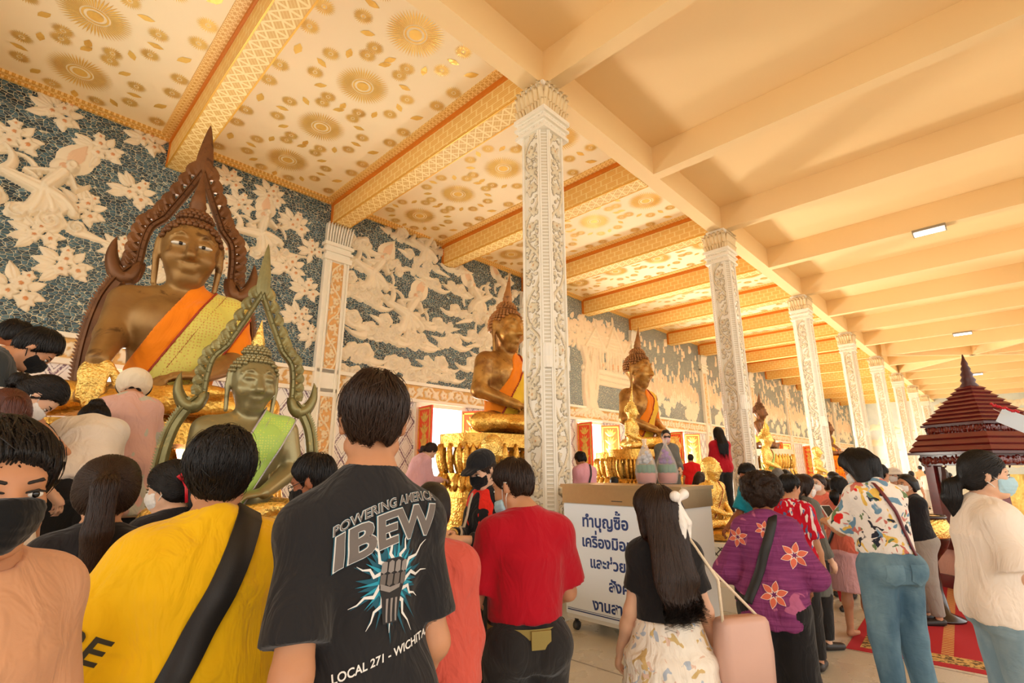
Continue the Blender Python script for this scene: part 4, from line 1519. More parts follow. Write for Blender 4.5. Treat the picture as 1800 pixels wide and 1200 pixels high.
    def body(self, face=False):
        f = Field(self.B, self.res)
        if face or self.res <= 0.012:
            for q in (-1, 1):
                f.cut(ell(self.hp((q * 0.032, 0.094, 0.006)), (0.017 * self.s, 0.014 * self.s, 0.010 * self.s), self.RH.T), 0, 0.008)
        self.body_obj = f.build('body', self.skin, self.root)
        self.bf = f
        if face:
            s = self.s
            for q in (-1, 1):
                e = Field([ell(self.hp((q * 0.032, 0.0795, 0.004)), (0.0145 * s, 0.0095 * s, 0.0075 * s), self.RH.T)], 0.0022 * s, pad=0.004).build('eye', M_EYE, self.root)
                Field([ell(self.hp((q * 0.032, 0.0875, 0.0045)), (0.0062 * s, 0.0035 * s, 0.0065 * s), self.RH.T)], 0.0016 * s, pad=0.003).build('iris', M_IRIS, e)
                Field([cap(self.hp((q * 0.017, 0.0885, 0.026)), self.hp((q * 0.036, 0.084, 0.031)), 0.0035 * s, 0.0035 * s, 0.004), cap(self.hp((q * 0.036, 0.084, 0.031)), self.hp((q * 0.052, 0.070, 0.025)), 0.0035 * s, 0.002 * s, 0.004)], 0.002 * s, pad=0.004).build('eyebrow', M_BROW, self.root)
                Field([cap(self.hp((q * 0.016, 0.0895, 0.0085)), self.hp((q * 0.033, 0.0895, 0.0125)), 0.0022 * s, 0.0025 * s, 0.003), cap(self.hp((q * 0.033, 0.0895, 0.0125)), self.hp((q * 0.050, 0.079, 0.008)), 0.0025 * s, 0.0018 * s, 0.003)], 0.0016 * s, pad=0.003).build('eyelash', M_BROW, self.root)
        return self

    # -------- clothes
    def top(self, mat, hem=0.84, sleeve=0.55, ease=0.022, flare=0.0, neck=0.0, name='shirt', fold=0.007, seed=1, collar=None, res=None, arm_ease=0.0, long=None):
        J, s, bw = self.J, self.s, self.bw
        RX = self.RT @ np.array([1.0, 0, 0])
        e = ease * s
        down = nrm(self.RT @ np.array([0, 0, -1.0]))
        hemp = J['waist'] + down * (1.09 - hem) * s if hem > 0.9 else J['pel'] + down * (0.95 - hem) * s
        wr_ = (0.150 * s * bw + e + flare * s, 0.115 * s * bw + e + flare * s)
        S = [ecy(hemp, J['chest'], wr_, (0.158 * s * bw + e * 0.8, 0.112 * s * bw + e), 0.05, 1, RX),
             ell(J['chest'] + self.RT @ np.array([0, 0, 0.03]) * s, (0.160 * s * bw + e * 0.7, 0.112 * s * bw + e, 0.16 * s), self.RT.T, 0.05),
             cap(J['shr'] * 0.9 + J['shl'] * 0.1, J['shl'] * 0.9 + J['shr'] * 0.1, 0.058 * s + e * 0.5, None, 0.05), cap(J['nb'] * 0.9 + J['chest'] * 0.1, J['nb'], 0.075 * s, 0.064 * s, 0.05)]
        for sd in 'rl': S.append(cap(J['neck'] * 0.5 + J['nb'] * 0.5, J['sh' + sd], 0.052 * s + e * 0.3, 0.050 * s + e * 0.5, 0.05))
        if self.sex == 'f':
            for q in (-1, 1): S.append(ell(J['chest'] + self.RT @ np.array([q * 0.065, 0.085, -0.015]) * s, (0.062 * s, 0.05 * s, 0.06 * s), self.RT.T, 0.05))
        ar = (0.050 if self.sex == 'm' else 0.041) * s * (0.4 + 0.6 * bw)
        for sd in 'rl':
            sh, el, wr = J['sh' + sd], J['el' + sd], J['wr' + sd]
            S.append(ell(sh, (0.056 * s + e * 0.6,) * 3, None, 0.05))
            a2 = arm_ease * s
            if sleeve <= 1:
                S.append(cap(sh, sh + (el - sh) * sleeve, ar + e * 0.7, ar + e * 0.9 + a2, 0.03, 2))
            else:
                S += [cap(sh, el, ar + e * 0.7, ar + e * 0.55 + a2, 0.03), cap(el, el + (wr - el) * (sleeve - 1), ar + e * 0.5 + a2, 0.030 * s + e * 0.6 + a2, 0.03, 2)]
        if hem < 0.95:
            for sd in 'rl': S.append(ell(J['hip' + sd] + np.array([0, -0.055, 0.03]) * s, (0.090 * s * bw + e * 0.8, 0.090 * s + e * 0.8, 0.12 * s), None, 0.06))
            S.append(ecy(J['pel'] + np.array([0, 0.01, -0.02]) * s, J['waist'], (0.166 * s * bw + e * 0.8, 0.128 * s * bw + e * 0.7), (0.145 * s * bw + e, 0.11 * s * bw + e), 0.06, 0, RX))
        h = res or self.res
        f = Field(S, h)
        hp0 = hemp; dn0 = down
        def hemcut(X, Y, Z, F):
            d = (X - hp0[0]) * dn0[0] + (Y - hp0[1]) * dn0[1] + (Z - hp0[2]) * dn0[2]
            r = np.sqrt((X - hp0[0]) ** 2 + (Y - hp0[1]) ** 2)
            return np.where(r < 0.30 * s * bw, np.maximum(F, d + 0.006 * np.sin(9 * np.arctan2(Y - hp0[1], X - hp0[0]))), F)
        f.apply(hemcut)
        f.cut(cap(J['nb'] + self.RT @ np.array([0, 0.03, 0.035]) * s, J['nb'] + self.RT @ np.array([0, 0.05, 0.14]) * s, (0.060 + neck) * s, 0.09 * s), 0, 0.006)
        if fold:
            sc = 1.0 / s
            def fo(X, Y, Z, F):
                n1 = wavy(X * sc, Y * sc, Z * sc * 0.8, seed, 11.0, 4)
                n2 = wavy(X * sc + 0.5 * Z * sc, Y * sc, Z * sc * 0.5, seed + 7, 22.0, 4)
                return F + fold * 1.5 * (np.sqrt(n1 * n1 + 0.01) - 0.45) + fold * 0.6 * (np.sqrt(n2 * n2 + 0.01) - 0.4)
            f.apply(fo)
        o = f.build(name, mat, self.root)
        self.tf = f; self.top_obj = o
        if collar is not None:
            c0 = J['nb'] + self.RT @ np.array([0, 0.008, 0.028]) * s
            m = MB(); pts = []
            for i in range(25):
                a = 2 * math.pi * i / 24
                pts.append(c0 + self.RT @ np.array([0.063 * math.cos(a), 0.062 * math.sin(a), 0.012 - 0.034 * max(0, math.sin(a))]) * s)
            m.tube(pts, 0.009 * s, 8, False); m.build('collar', collar, o, True)
        return self

    def pants(self, mat, name='trousers', loose=0.016, hem=0.10, waist=1.0, flare=0.0, fold=0.006, seed=3):
        J, s, bw = self.J, self.s, self.bw
        w0 = np.array([0, 0, waist]) * s; h0 = np.array([0, 0, 0.83]) * s; e = loose * s
        S = [ecy(h0, w0, (0.160 * s * bw + e, 0.120 * s * bw + e), (0.143 * s * bw + e * 0.7, 0.108 * s * bw + e * 0.7), 0.05, 3)]
        for sd in 'rl':
            hp_, kn, an = J['hip' + sd], J['kn' + sd], J['an' + sd]
            t = (kn[2] - hem * s) / (kn[2] - an[2]); hm = kn + (an - kn) * t
            S += [cap(hp_, kn, 0.094 * s * (0.5 + 0.5 * bw) + e, 0.060 * s + e + flare * s * 0.5, 0.04), cap(kn, hm, 0.058 * s + e + flare * s * 0.5, 0.042 * s + e + flare * s, 0.03, 2), ell(hp_ + np.array([0, -0.065, 0.02]) * s, (0.085 * s * bw + e, 0.078 * s + e, 0.095 * s), None, 0.05)]
        f = Field(S, self.res * 1.15)
        if fold:
            f.apply(lambda X, Y, Z, F: F + fold * 1.3 * (np.abs(wavy(X, Y, Z * 1.4, seed, 13.0, 5)) - 0.45))
        self.pants_obj = f.build(name, mat, self.root); self.pf = f
        return self

    def skirt(self, mat, hem=0.35, waist=1.04, flare=0.10, name='skirt', pleat=0.0):
        J, s, bw = self.J, self.s, self.bw
        S = [ecy(np.array([0, 0, hem]) * s, np.array([0, 0, 0.90]) * s, ((0.215 + flare) * s, (0.20 + flare) * s), (0.222 * s, 0.200 * s), 0.05, 1), ecy(np.array([0, -0.0, 0.88]) * s, np.array([0, 0, waist]) * s, (0.222 * s, 0.200 * s), (0.160 * s, 0.135 * s), 0.05, 3)]
        f = Field(S, self.res * 1.1)
        def fo(X, Y, Z, F):
            th = np.arctan2(Y, X)
            return F + pleat * np.sin(th * 26) * np.clip((0.95 * s - Z) * 3, 0, 1) + 0.006 * wavy(X, Y, Z * 0.3, 5, 18.0, 4)
        f.apply(fo)
        self.skirt_obj = f.build(name, mat, self.root)
        return self

    def shoes(self, mat=None):
        s = self.s
        for sd in 'rl':
            an = self.J['an' + sd]
            f = Field([cap(an + np.array([0, -0.03, -0.04]) * s, an + np.array([0, 0.15, -0.052]) * s, 0.042 * s, 0.034 * s, 0.03)], 0.014)
            f.plane((0, 0, -1), (0, 0, 0.002)); f.build('shoe', mat or M_SHOE, self.root)
        return self

    # -------- hair
    def hair(self, style='short', mat=None, seed=1, thick=0.016, nape=-0.060, front=0.055, n=0, slope=0.6, fringe=0.0, ends=None, clump=0.005, wide=0.0, res=None, srad=0.0016, length=0.0, taper=0.010, curls=0):
        s, hp, M = self.s, self.hp, self.RH.T
        mat = mat or HAIR
        h = (res or min(self.res, 0.010))
        t = thick
        S = [ell(hp((0, -0.014, 0.038)), ((0.073 + t * 0.9 + wide) * s, (0.088 + t) * s, (0.084 + t) * s), M, 0.02), ell(hp((0, -0.044, -0.012)), (((0.060 + t * 0.35) if style == 'short' else (0.068 + t * 0.7)) * s + wide * s, (0.050 + t * (0.7 if style == 'short' else 1)) * s, (0.070 + t * 0.4) * s), M, 0.03)]
        tail = []
        back = nrm(self.RH @ np.array([0, -1.0, 0])); dn = np.array([0, 0, -1.0])
        if style in ('long', 'bob'):
            L = length or (0.52 if style == 'long' else 0.16)
            b = hp((0, -0.060, -0.03)); pb = self.RT @ np.array([0, -1.0, 0])
            lean_dn = nrm(self.RT @ dn * 0.75 + dn * 0.45)
            e = b + lean_dn * L * s + pb * 0.135 * s * (1 if style == 'long' else 0.2)
            mid = b * 0.66 + e * 0.34 + pb * 0.085 * s * (1 if style == 'long' else 0.1)
            RX = self.RH @ np.array([1.0, 0, 0])
            S += [ecy(b + np.array([0, 0, 0.06]) * s, mid, ((0.078 + wide) * s, 0.055 * s), ((0.098 + wide) * s, 0.045 * s), 0.04, 0, RX)]
            if style == 'long': S += [ecy(mid, e, ((0.100 + wide) * s, 0.042 * s), ((0.072 + wide) * s, 0.014 * s), 0.03, 0, RX)]
            for q in (-1, 1):
                S.append(cap(hp((q * (0.070 + wide * 0.6), -0.015, 0.02)), hp((q * (0.078 + wide), -0.02, -0.115)), 0.026 * s, 0.022 * s, 0.03))
        if style in ('pony', 'lowpony', 'bun'):
            tie = hp((0, -0.118, 0.055)) if style == 'pony' else hp((0, -0.105, -0.035)) if style == 'lowpony' else hp((0, -0.11, 0.03))
            L = length or 0.40
            if style == 'bun':
                S.append(ell(tie, (0.045 * s, 0.038 * s, 0.042 * s), None, 0.012))
            else:
                p = [tie, tie + back * 0.045 * s + dn * 0.03 * s, tie + back * 0.055 * s + dn * L * 0.4 * s, tie + back * 0.03 * s + dn * L * s]
                r = [0.022, 0.034, 0.040, 0.014]
                for i in range(3): S.append(cap(p[i], p[i + 1], r[i] * s, r[i + 1] * s, 0.02))
            self.tie = tie
        if curls:
            rs_ = np.random.RandomState(seed)
            for i in range(curls):
                d = nrm(rs_.normal(size=3)); d[2] = d[2] * 0.9 + 0.1
                c = hp((d[0] * (0.080 + t + wide), -0.018 + d[1] * (0.088 + t), 0.030 + d[2] * (0.088 + t)))
                r_ = rs_.uniform(0.011, 0.020) * s
                S.append(ell(c, (r_, r_, r_), None, 0.004))
        f = Field(S, h, pad=0.02)
        hc, RH = self.hc, self.RH
        # clear the face: everything ahead of a slanted plane, head space
        def local(X, Y, Z):
            x, y, z = X - hc[0], Y - hc[1], Z - hc[2]
            return tuple((RH[0, i] * x + RH[1, i] * y + RH[2, i] * z) / s for i in range(3))
        def fo(X, Y, Z, F):
            lx, ly, lz = local(X, Y, Z)
            nl = math.hypot(1, slope)
            cutp = ((ly - front) - slope * (lz - 0.055)) / nl * s
            F2 = F
            if fringe:
                cutp = np.where((lz > 0.055 - fringe) & (np.abs(lx) < 0.075), np.minimum(cutp, (ly - 0.115) * s), cutp)
            F2 = np.maximum(F2, cutp)
            if style in ('short', 'bun', 'pony', 'lowpony'):
                lim = (nape - lz - 0.25 * np.minimum(0, ly + 0.08) + 0.006 * np.sin(lx * 120) + 0.004 * np.sin(lx * 310 + 1)) * s
                near = ly > (-0.155 if style == 'short' else -0.098)
                F2 = np.where(near, np.maximum(F2, lim), F2)
            if style == 'short':
                tt = np.clip((lz + 0.075) / 0.13, 0, 1); tt = tt * tt * (3 - 2 * tt)
                F2 = F2 + (1 - tt) * taper * s
            if clump:
                F2 = F2 + clump * s * wavy(lx * 2.2, ly * 2.2, lz * 0.7, seed, 30.0, 5)
            return F2
        f.apply(fo)
        o = f.build('hair', mat, self.root)
        self.hf, self.hair_obj = f, o
        if n:
            crown = hp((0.01, -0.055, 0.125))
            tie = getattr(self, 'tie', None)
            def flow(P):
                g = np.zeros_like(P); g[:, 2] = -0.55
                d = P - crown
                d = d / (np.linalg.norm(d, axis=1, keepdims=True) + 0.03)
                if tie is not None:
                    q = tie - P; dist = np.linalg.norm(q, axis=1, keepdims=True)
                    ahead = (((P - tie) @ back)[:, None] < 0.0)
                    return np.where(ahead, q / (dist + 1e-6), np.array([0, 0, -1.0]) + back * 0.1)
                return g + d * 0.9
            ln = {'short': 0.055, 'bun': 0.10, 'pony': 0.16, 'lowpony': 0.14, 'long': 0.26, 'bob': 0.12}[style] * s
            zlo = f.ax[2][0]; zhi = f.ax[2][-1]
            strands(f, n, mat, o, seed, flow, ln, srad * 1.25, (0.006 if style == 'short' else 0.004) * s, spread=ends or 0.35, start=(lambda P: P[:, 2] > zlo + 0.42 * (zhi - zlo)) if style == 'long' else None)
            if style == 'short': strands(f, n // 8, mat, o, seed + 5, flow, ln * 0.8, srad, 0.011 * s, spread=1.1, name='hair_wisps')
        return self

    def mask(self, mat=None, low=False, ear='strap'):
        s, hp, M = self.s, self.hp, self.RH.T
        dz = -0.035 if low else 0.0
        f = Field([ell(hp((0, 0.036, -0.035 + dz)), (0.069 * s, 0.080 * s, 0.073 * s), M, 0.02), cap(hp((0, 0.092, -0.01 + dz)), hp((0, 0.105, -0.035 + dz)), 0.014 * s, 0.018 * s, 0.03), cap(hp((0, 0.088, -0.07 + dz)), hp((0, 0.075, -0.092 + dz)), 0.022 * s, 0.02 * s, 0.02)], 0.006 * s if self.res < 0.016 else 0.009)
        hc, RH = self.hc, self.RH
        def fo(X, Y, Z, F):
            x, y, z = X - hc[0], Y - hc[1], Z - hc[2]
            lx, ly, lz = [(RH[0, i] * x + RH[1, i] * y + RH[2, i] * z) / s for i in range(3)]
            F = np.maximum(F, (0.026 - ly + 0.12 * np.abs(lx)) * s)
            F = np.maximum(F, (lz - (0.004 + dz) + 0.22 * np.abs(lx)) * s)
            F = np.maximum(F, (-0.098 + dz - lz) * s)
            return F + 0.0012 * s * np.sin(lz * 330)
        f.apply(fo)
        o = f.build('face_mask', mat or M_MASK, self.root)
        m = MB()
        for q in (-1, 1):
            m.tube([hp((q * 0.062, 0.035, -0.018 + dz)), hp((q * 0.075, 0.012, 0.0)), hp((q * 0.082, -0.008, 0.022)), hp((q * 0.086, -0.026, 0.015))], 0.0024 * s, 6)
            m.tube([hp((q * 0.052, 0.035, -0.075 + dz)), hp((q * 0.074, 0.005, -0.045)), hp((q * 0.084, -0.014, -0.03))], 0.0024 * s, 6)
        m.build('ear_loop', M_STRAP if mat is not M_MASK_B else M_MASK_B, o, True)
        return self

    def strap(self, mat, a_side=1, width=0.035, name='bag_strap', shirt=None):
        """band over one shoulder, down the back to the opposite hip; laid on the cloth"""
        f = self.tf; s = self.s; J = self.J
        q = a_side
        neckp = (J['sh' + ('r' if q > 0 else 'l')] * 0.55 + J['nb'] * 0.45)
        lo = J['pel'] + np.array([-q * 0.17, 0, 0.0]) * s
        P = []
        for sgn in (-1, 1):
            seg = []
            for t in np.linspace(0, 1, 26):
                out_ = (self.RT @ np.array([0, sgn * 0.26, 0])) * s
                seg.append(neckp * (1 - t) + lo * t + out_ * min(1.0, t * 5.0) + AZ_ * 0.09 * s * max(0, 1 - t * 5))
            P.append(np.array(seg))
        P = np.concatenate([P[0][::-1], P[1][1:], [lo + np.array([-q * 0.16, 0, 0]) * s, P[0][-1]]])
        for it in range(14):
            for j in range(3):
                d = f.sample(P)[:, None]; g = f.grad(P)
                P = P - g * np.clip(d - 0.007 * s, -0.04, 0.04)
            if it < 13: P[1:-1] = (P[:-2] + 2 * P[1:-1] + P[2:]) / 4
        G = f.grad(P)
        for it in range(3): G[1:-1] = (G[:-2] + 2 * G[1:-1] + G[2:]) / 4
        T = np.gradient(P, axis=0); T /= np.linalg.norm(T, axis=1, keepdims=True) + 1e-9
        B = np.cross(T, G); B /= np.linalg.norm(B, axis=1, keepdims=True) + 1e-9
        G = np.cross(B, T); G /= np.linalg.norm(G, axis=1, keepdims=True)
        w = width * s / 2
        rings = [[P[i] - B[i] * w - G[i] * 0.002, P[i] - B[i] * w * 0.96 + G[i] * 0.004, P[i] + B[i] * w * 0.96 + G[i] * 0.004, P[i] + B[i] * w - G[i] * 0.002] for i in range(len(P))]
        m = MB(); m.rings(rings, True)
        self.strap_obj = m.build(name, mat, self.root, True)
        return self

    def decal(self, text, mat, size, origin, right, up, name='printed_text', font=None, field=None, parent=None, out=None, arch=0.0, shear=0.0, lift=0.002, xs=1.0, outline=0.0, bold=0.0):
        """lettering printed on a cloth: flat text mesh projected along -out onto the cloth field"""
        f = field or self.tf
        me = text_mesh(text, size, font, bold)
        if me is None: return None
        V, Fc = me
        V[:, 0] -= 0.5 * (V[:, 0].min() + V[:, 0].max())
        u, v = V[:, 0] * xs, V[:, 1]
        v = v + arch * (u ** 2) + shear * u
        return self.project(u, v, Fc, mat, origin, right, up, name, f, parent, lift)

    def project(self, u, v, Fc, mat, origin, right, up, name, f, parent, lift=0.002):
        right, up = nrm(right), nrm(up); o = nrm(np.cross(right, up))
        P = np.asarray(origin) + np.outer(u, right) + np.outer(v, up)
        # march from outside to the surface
        P = P + o * 0.25
        for it in range(60):
            d = f.sample(P)
            P = P - o * np.clip(d - lift, -0.01, 0.02)[:, None] * 0.8
        return mesh_obj(name, P, Fc, mat, parent or self.top_obj, False)


_txt = {}


def text_mesh(text, size, font=None, bold=0.0):
    cu = bpy.data.curves.new('lettering', 'FONT')
    cu.body = text; cu.size = size; cu.resolution_u = 3
    cu.fill_mode = 'FRONT'
    if font: cu.font = font
    cu.offset = bold * size
    o = bpy.data.objects.new('lettering', cu); COL.objects.link(o)
    dg = bpy.context.evaluated_depsgraph_get(); dg.update()
    me = bpy.data.meshes.new_from_object(o.evaluated_get(dg))
    bpy.data.objects.remove(o)
    if not len(me.vertices): return None
    import bmesh
    bm = bmesh.new(); bm.from_mesh(me)
    bmesh.ops.triangulate(bm, faces=bm.faces[:])
    for _ in range(4):
        es = [e for e in bm.edges if e.calc_length() > max(size * 0.16, 0.012)]
        if not es: break
        bmesh.ops.subdivide_edges(bm, edges=es, cuts=1)
        bmesh.ops.triangulate(bm, faces=[q for q in bm.faces if len(q.verts) > 3])
    bm.verts.ensure_lookup_table()
    V = np.array([v.co[:] for v in bm.verts]); F = [[v.index for v in q.verts] for q in bm.faces]
    bm.free(); bpy.data.meshes.remove(me)
    return V, np.array(F)


def poly_mesh(poly, step=0.02):
    import bmesh
    bm = bmesh.new()
    vs = [bm.verts.new((p[0], p[1], 0)) for p in poly]
    bm.faces.new(vs)
    bmesh.ops.triangulate(bm, faces=bm.faces[:])
    for _ in range(4):
        es = [e for e in bm.edges if e.calc_length() > step]
        if not es: break
        bmesh.ops.subdivide_edges(bm, edges=es, cuts=1)
        bmesh.ops.triangulate(bm, faces=[q for q in bm.faces if len(q.verts) > 3])
    bm.verts.ensure_lookup_table()
    V = np.array([v.co[:] for v in bm.verts]); F = np.array([[v.index for v in q.verts] for q in bm.faces])
    bm.free()
    return V, F
# ------------------------------------------------------------------ seated statues
M_BRONZE = bronze_mat('aged_bronze', srgb(142, 104, 56), srgb(168, 130, 74), srgb(84, 54, 28), 0.42, 0.5, 1.6)
M_BRONZE_D = bronze_mat('dark_bronze', srgb(104, 66, 36), srgb(126, 82, 44), srgb(70, 40, 20), 0.45, 0.4, 3.0)
M_GREENB = bronze_mat('green_bronze', srgb(136, 126, 88), srgb(152, 140, 98), srgb(176, 150, 90), 0.34, 0.5, 3.0)
M_GREENH = bronze_mat('green_bronze_frame', srgb(116, 108, 68), srgb(142, 132, 84), srgb(176, 150, 84), 0.38, 0.45, 5.0)
M_GOLD = gold_mat('gold_leaf', srgb(240, 190, 92), srgb(190, 128, 46), 0.32, 16, 0.85, 0.45, 0.6, 30)
M_GOLD2 = gold_mat('bright_gold_leaf', srgb(250, 208, 116), srgb(206, 150, 60), 0.28, 14, 0.85, 0.35, 0.7, 46)
M_OLDGOLD = gold_mat('worn_gold_bronze', srgb(190, 142, 70), srgb(128, 82, 36), 0.38, 9, 0.6, 0.5, 0.25, 14)
M_ORANGE = fabric('saffron_robe', srgb(252, 136, 14), 0.7, 0.5, 500, 0.08, 3.5)
M_YELLOWCL = fabric('yellow_cloth', srgb(250, 196, 44), 0.7, 0.5, 500, 0.08, 3.5)
M_LILAC = plain('silver_lilac_brocade', srgb(190, 180, 186), 0.35, 0.3, 0.25, 40, 0.4, 90)


def brocade(name, base, spot, sc):
    t = NT(name)
    f = t.ramp(t.vor(sc, 'F1', t.mapping((1, 0.2, 1)), 0.35)[0], [(0.26, 1.0), (0.32, 0.0)])
    n = t.noise(2.2, 3)
    c = t.mix(f, t.mix(n, base, tuple(v * 0.82 for v in base)), spot)
    t.bump(t.noise(5.0, 3, t.mapping((1, 1, 0.5)), 0.5, 1.0), 0.5, 0.04)
    return t.done(c, 0.55, 0.0, **{'Sheen Weight': 0.2})


M_SASH = brocade('yellow_green_brocade', srgb(230, 216, 96), srgb(214, 170, 74), 34.0)
M_SASH2 = brocade('lime_brocade', srgb(176, 212, 96), srgb(206, 216, 92), 62.0)
M_TRIM = plain('dark_red_trim', srgb(164, 52, 20), 0.6)


def buddha(name, label, loc, k, yaw=0.0, mat=None, hair_mat_=None, robe=None, sash=None, spire=True, spire_mat=None, eyes=False, arm='knee', res=0.03, bald=False, hand_gold=None, leg_gold=None, headyaw=0.0, hpitch=0.12, group=None, halo=None, sash_trim=None, sash_w=0.34, spire_h=1.0):
    mat = mat or M_BRONZE
    root = thing(name, label, 'statue', (loc[0], loc[1], loc[2] + 0.10 * k), -math.pi / 2 + yaw, group)
    V = lambda *p: np.array(p, float) * k
    RH = rotm((0, 0, 1), -headyaw) @ rotm((1, 0, 0), -hpitch)
    hc = V(0, 0.06, 2.00)
    hp = lambda x, y, z: hc + RH @ V(x, y, z)
    M = RH.T
    T = [ecy(V(0, 0.0, 0.10), V(0, 0.02, 0.95), (0.40 * k, 0.28 * k), (0.47 * k, 0.30 * k), 0.15 * k, 0), ell(V(0, 0.02, 1.06), V(0.54, 0.31, 0.42), None, 0.14 * k),
         cap(V(0.45, 0, 1.30), V(-0.45, 0, 1.30), 0.16 * k, None, 0.10 * k), cap(V(0, 0.0, 1.36), V(0, 0.03, 1.82), 0.20 * k, 0.17 * k, 0.07 * k)]
    for q in (-1, 1): T += [cap(V(0, 0, 1.44), V(q * 0.5, 0, 1.32), 0.15 * k, 0.15 * k, 0.10 * k), ell(V(q * 0.24, 0.22, 1.10), V(0.22, 0.12, 0.20), None, 0.12 * k)]
    H = [ell(hp(0, -0.03, 0.08), V(0.315, 0.34, 0.34), M, 0.08 * k), ell(hp(0, 0.08, -0.10), V(0.262, 0.26, 0.33), M, 0.10 * k), cap(hp(-0.05, 0.20, -0.36), hp(0.05, 0.20, -0.36), 0.078 * k, None, 0.10 * k),
         cap(hp(0, 0.335, 0.06), hp(0, 0.415, -0.10), 0.036 * k, 0.058 * k, 0.05 * k), cap(hp(-0.055, 0.345, -0.115), hp(0.055, 0.345, -0.115), 0.042 * k, None, 0.03 * k),
         cap(hp(-0.075, 0.318, -0.212), hp(0.075, 0.318, -0.212), 0.024 * k, None, 0.02 * k), cap(hp(-0.06, 0.312, -0.258), hp(0.06, 0.312, -0.258), 0.026 * k, None, 0.02 * k)]
    for q in (-1, 1):
        H += [cap(hp(q * 0.035, 0.328, 0.125), hp(q * 0.12, 0.312, 0.185), 0.015 * k, 0.017 * k, 0.025 * k), cap(hp(q * 0.12, 0.312, 0.185), hp(q * 0.245, 0.222, 0.125), 0.017 * k, 0.012 * k, 0.025 * k),
              ell(hp(q * 0.125, 0.285, 0.055), V(0.085, 0.05, 0.045), M, 0.03 * k), ell(hp(q * 0.16, 0.21, -0.12), V(0.11, 0.11, 0.11), None, 0.08 * k),
              cap(hp(q * 0.325, -0.02, 0.12), hp(q * 0.335, 0.0, -0.10), 0.045 * k, 0.040 * k, 0.02 * k), cap(hp(q * 0.335, 0.0, -0.10), hp(q * 0.315, 0.03, -0.44), 0.040 * k, 0.032 * k, 0.02 * k)]
    L = [ell(V(0, -0.05, 0.12), V(0.56, 0.42, 0.20), None, 0.12 * k)]
    for q in (-1, 1):
        L += [cap(V(q * 0.36, 0.05, 0.14), V(q * 0.98, 0.40, 0.10), 0.20 * k, 0.16 * k, 0.10 * k), cap(V(q * 0.98, 0.40, 0.10), V(-q * 0.20, 0.74, 0.12 + 0.05 * q), 0.14 * k, 0.10 * k, 0.08 * k), ell(V(-q * 0.34, 0.72, 0.15 + 0.07 * q), V(0.22, 0.09, 0.07), None, 0.05 * k)]
    A = []
    shr, shl = V(0.54, 0.0, 1.28), V(-0.54, 0.0, 1.28)
    HG = []
    if arm == 'knee':
        el, wr = V(0.60, 0.16, 0.84), V(0.64, 0.60, 0.50)
        HG = hand_shapes(wr, nrm((0.05, 0.28, -1.0)), np.array([0.25, 1, 0.2]), 3.1 * k, 0.12, 1, 0.012 * k)
        A += [cap(shr, el, 0.185 * k, 0.155 * k, 0.08 * k), cap(el, wr, 0.155 * k, 0.105 * k, 0.06 * k)]
    elif arm == 'out':
        el, wr = V(0.78, 0.35, 0.95), V(0.55, 1.35, 0.42)
        A += [cap(shr, el, 0.18 * k, 0.15 * k, 0.08 * k), cap(el, wr, 0.15 * k, 0.10 * k, 0.06 * k)]; HG = hand_shapes(wr, nrm((-0.1, 0.8, -0.6)), np.array([0, 0.5, 0.8]), 3.1 * k, 0.5, 1, 0.012 * k)
    else:
        el, wr = V(0.68, 0.02, 0.72), V(0.22, 0.55, 0.44)
        A += [cap(shr, el, 0.18 * k, 0.15 * k, 0.08 * k), cap(el, wr, 0.15 * k, 0.09 * k, 0.06 * k)]; HG = hand_shapes(wr, nrm((-0.9, 0.25, -0.1)), np.array([0, 0.2, 1]), 3.0 * k, 0.15, 1, 0.012 * k)
    ell_, wl = V(-0.68, 0.03, 0.72), V(-0.26, 0.53, 0.42)
    AL = [cap(shl, ell_, 0.185 * k, 0.155 * k, 0.08 * k), cap(ell_, wl, 0.15 * k, 0.095 * k, 0.06 * k)] + hand_shapes(wl, nrm((0.9, 0.25, -0.1)), np.array([0, 0.2, 1]), 3.0 * k, 0.15, -1, 0.012 * k)
    f = Field(T + H + A + HG + AL + L, res * k if k < 1 else res)
    for q in (-1, 1):   # half closed eyes
        f.cut(ell(hp(q * 0.125, 0.345, 0.025), V(0.075, 0.03, 0.018), M), 0, 0.01 * k)
    f.build('body', mat, root)
    if eyes:
        for q in (-1, 1):
            R2 = M
            e = Field([ell(hp(q * 0.130, 0.305, 0.030), V(0.085, 0.05, 0.024), R2)], 0.008 * k, pad=0.01).build('eye_inlay', M_EYE, root)
            Field([ell(hp(q * 0.118, 0.340, 0.030), V(0.026, 0.02, 0.022), R2)], 0.006 * k, pad=0.01).build('pupil', M_IRIS, e)
    if hand_gold is not None:
        Field(HG, 0.018 * k, 0.012 * k).build('gilded_hand', hand_gold, root)
    if leg_gold is not None:
        Field(L, res * k, 0.012 * k).build('gilded_legs', leg_gold, root)
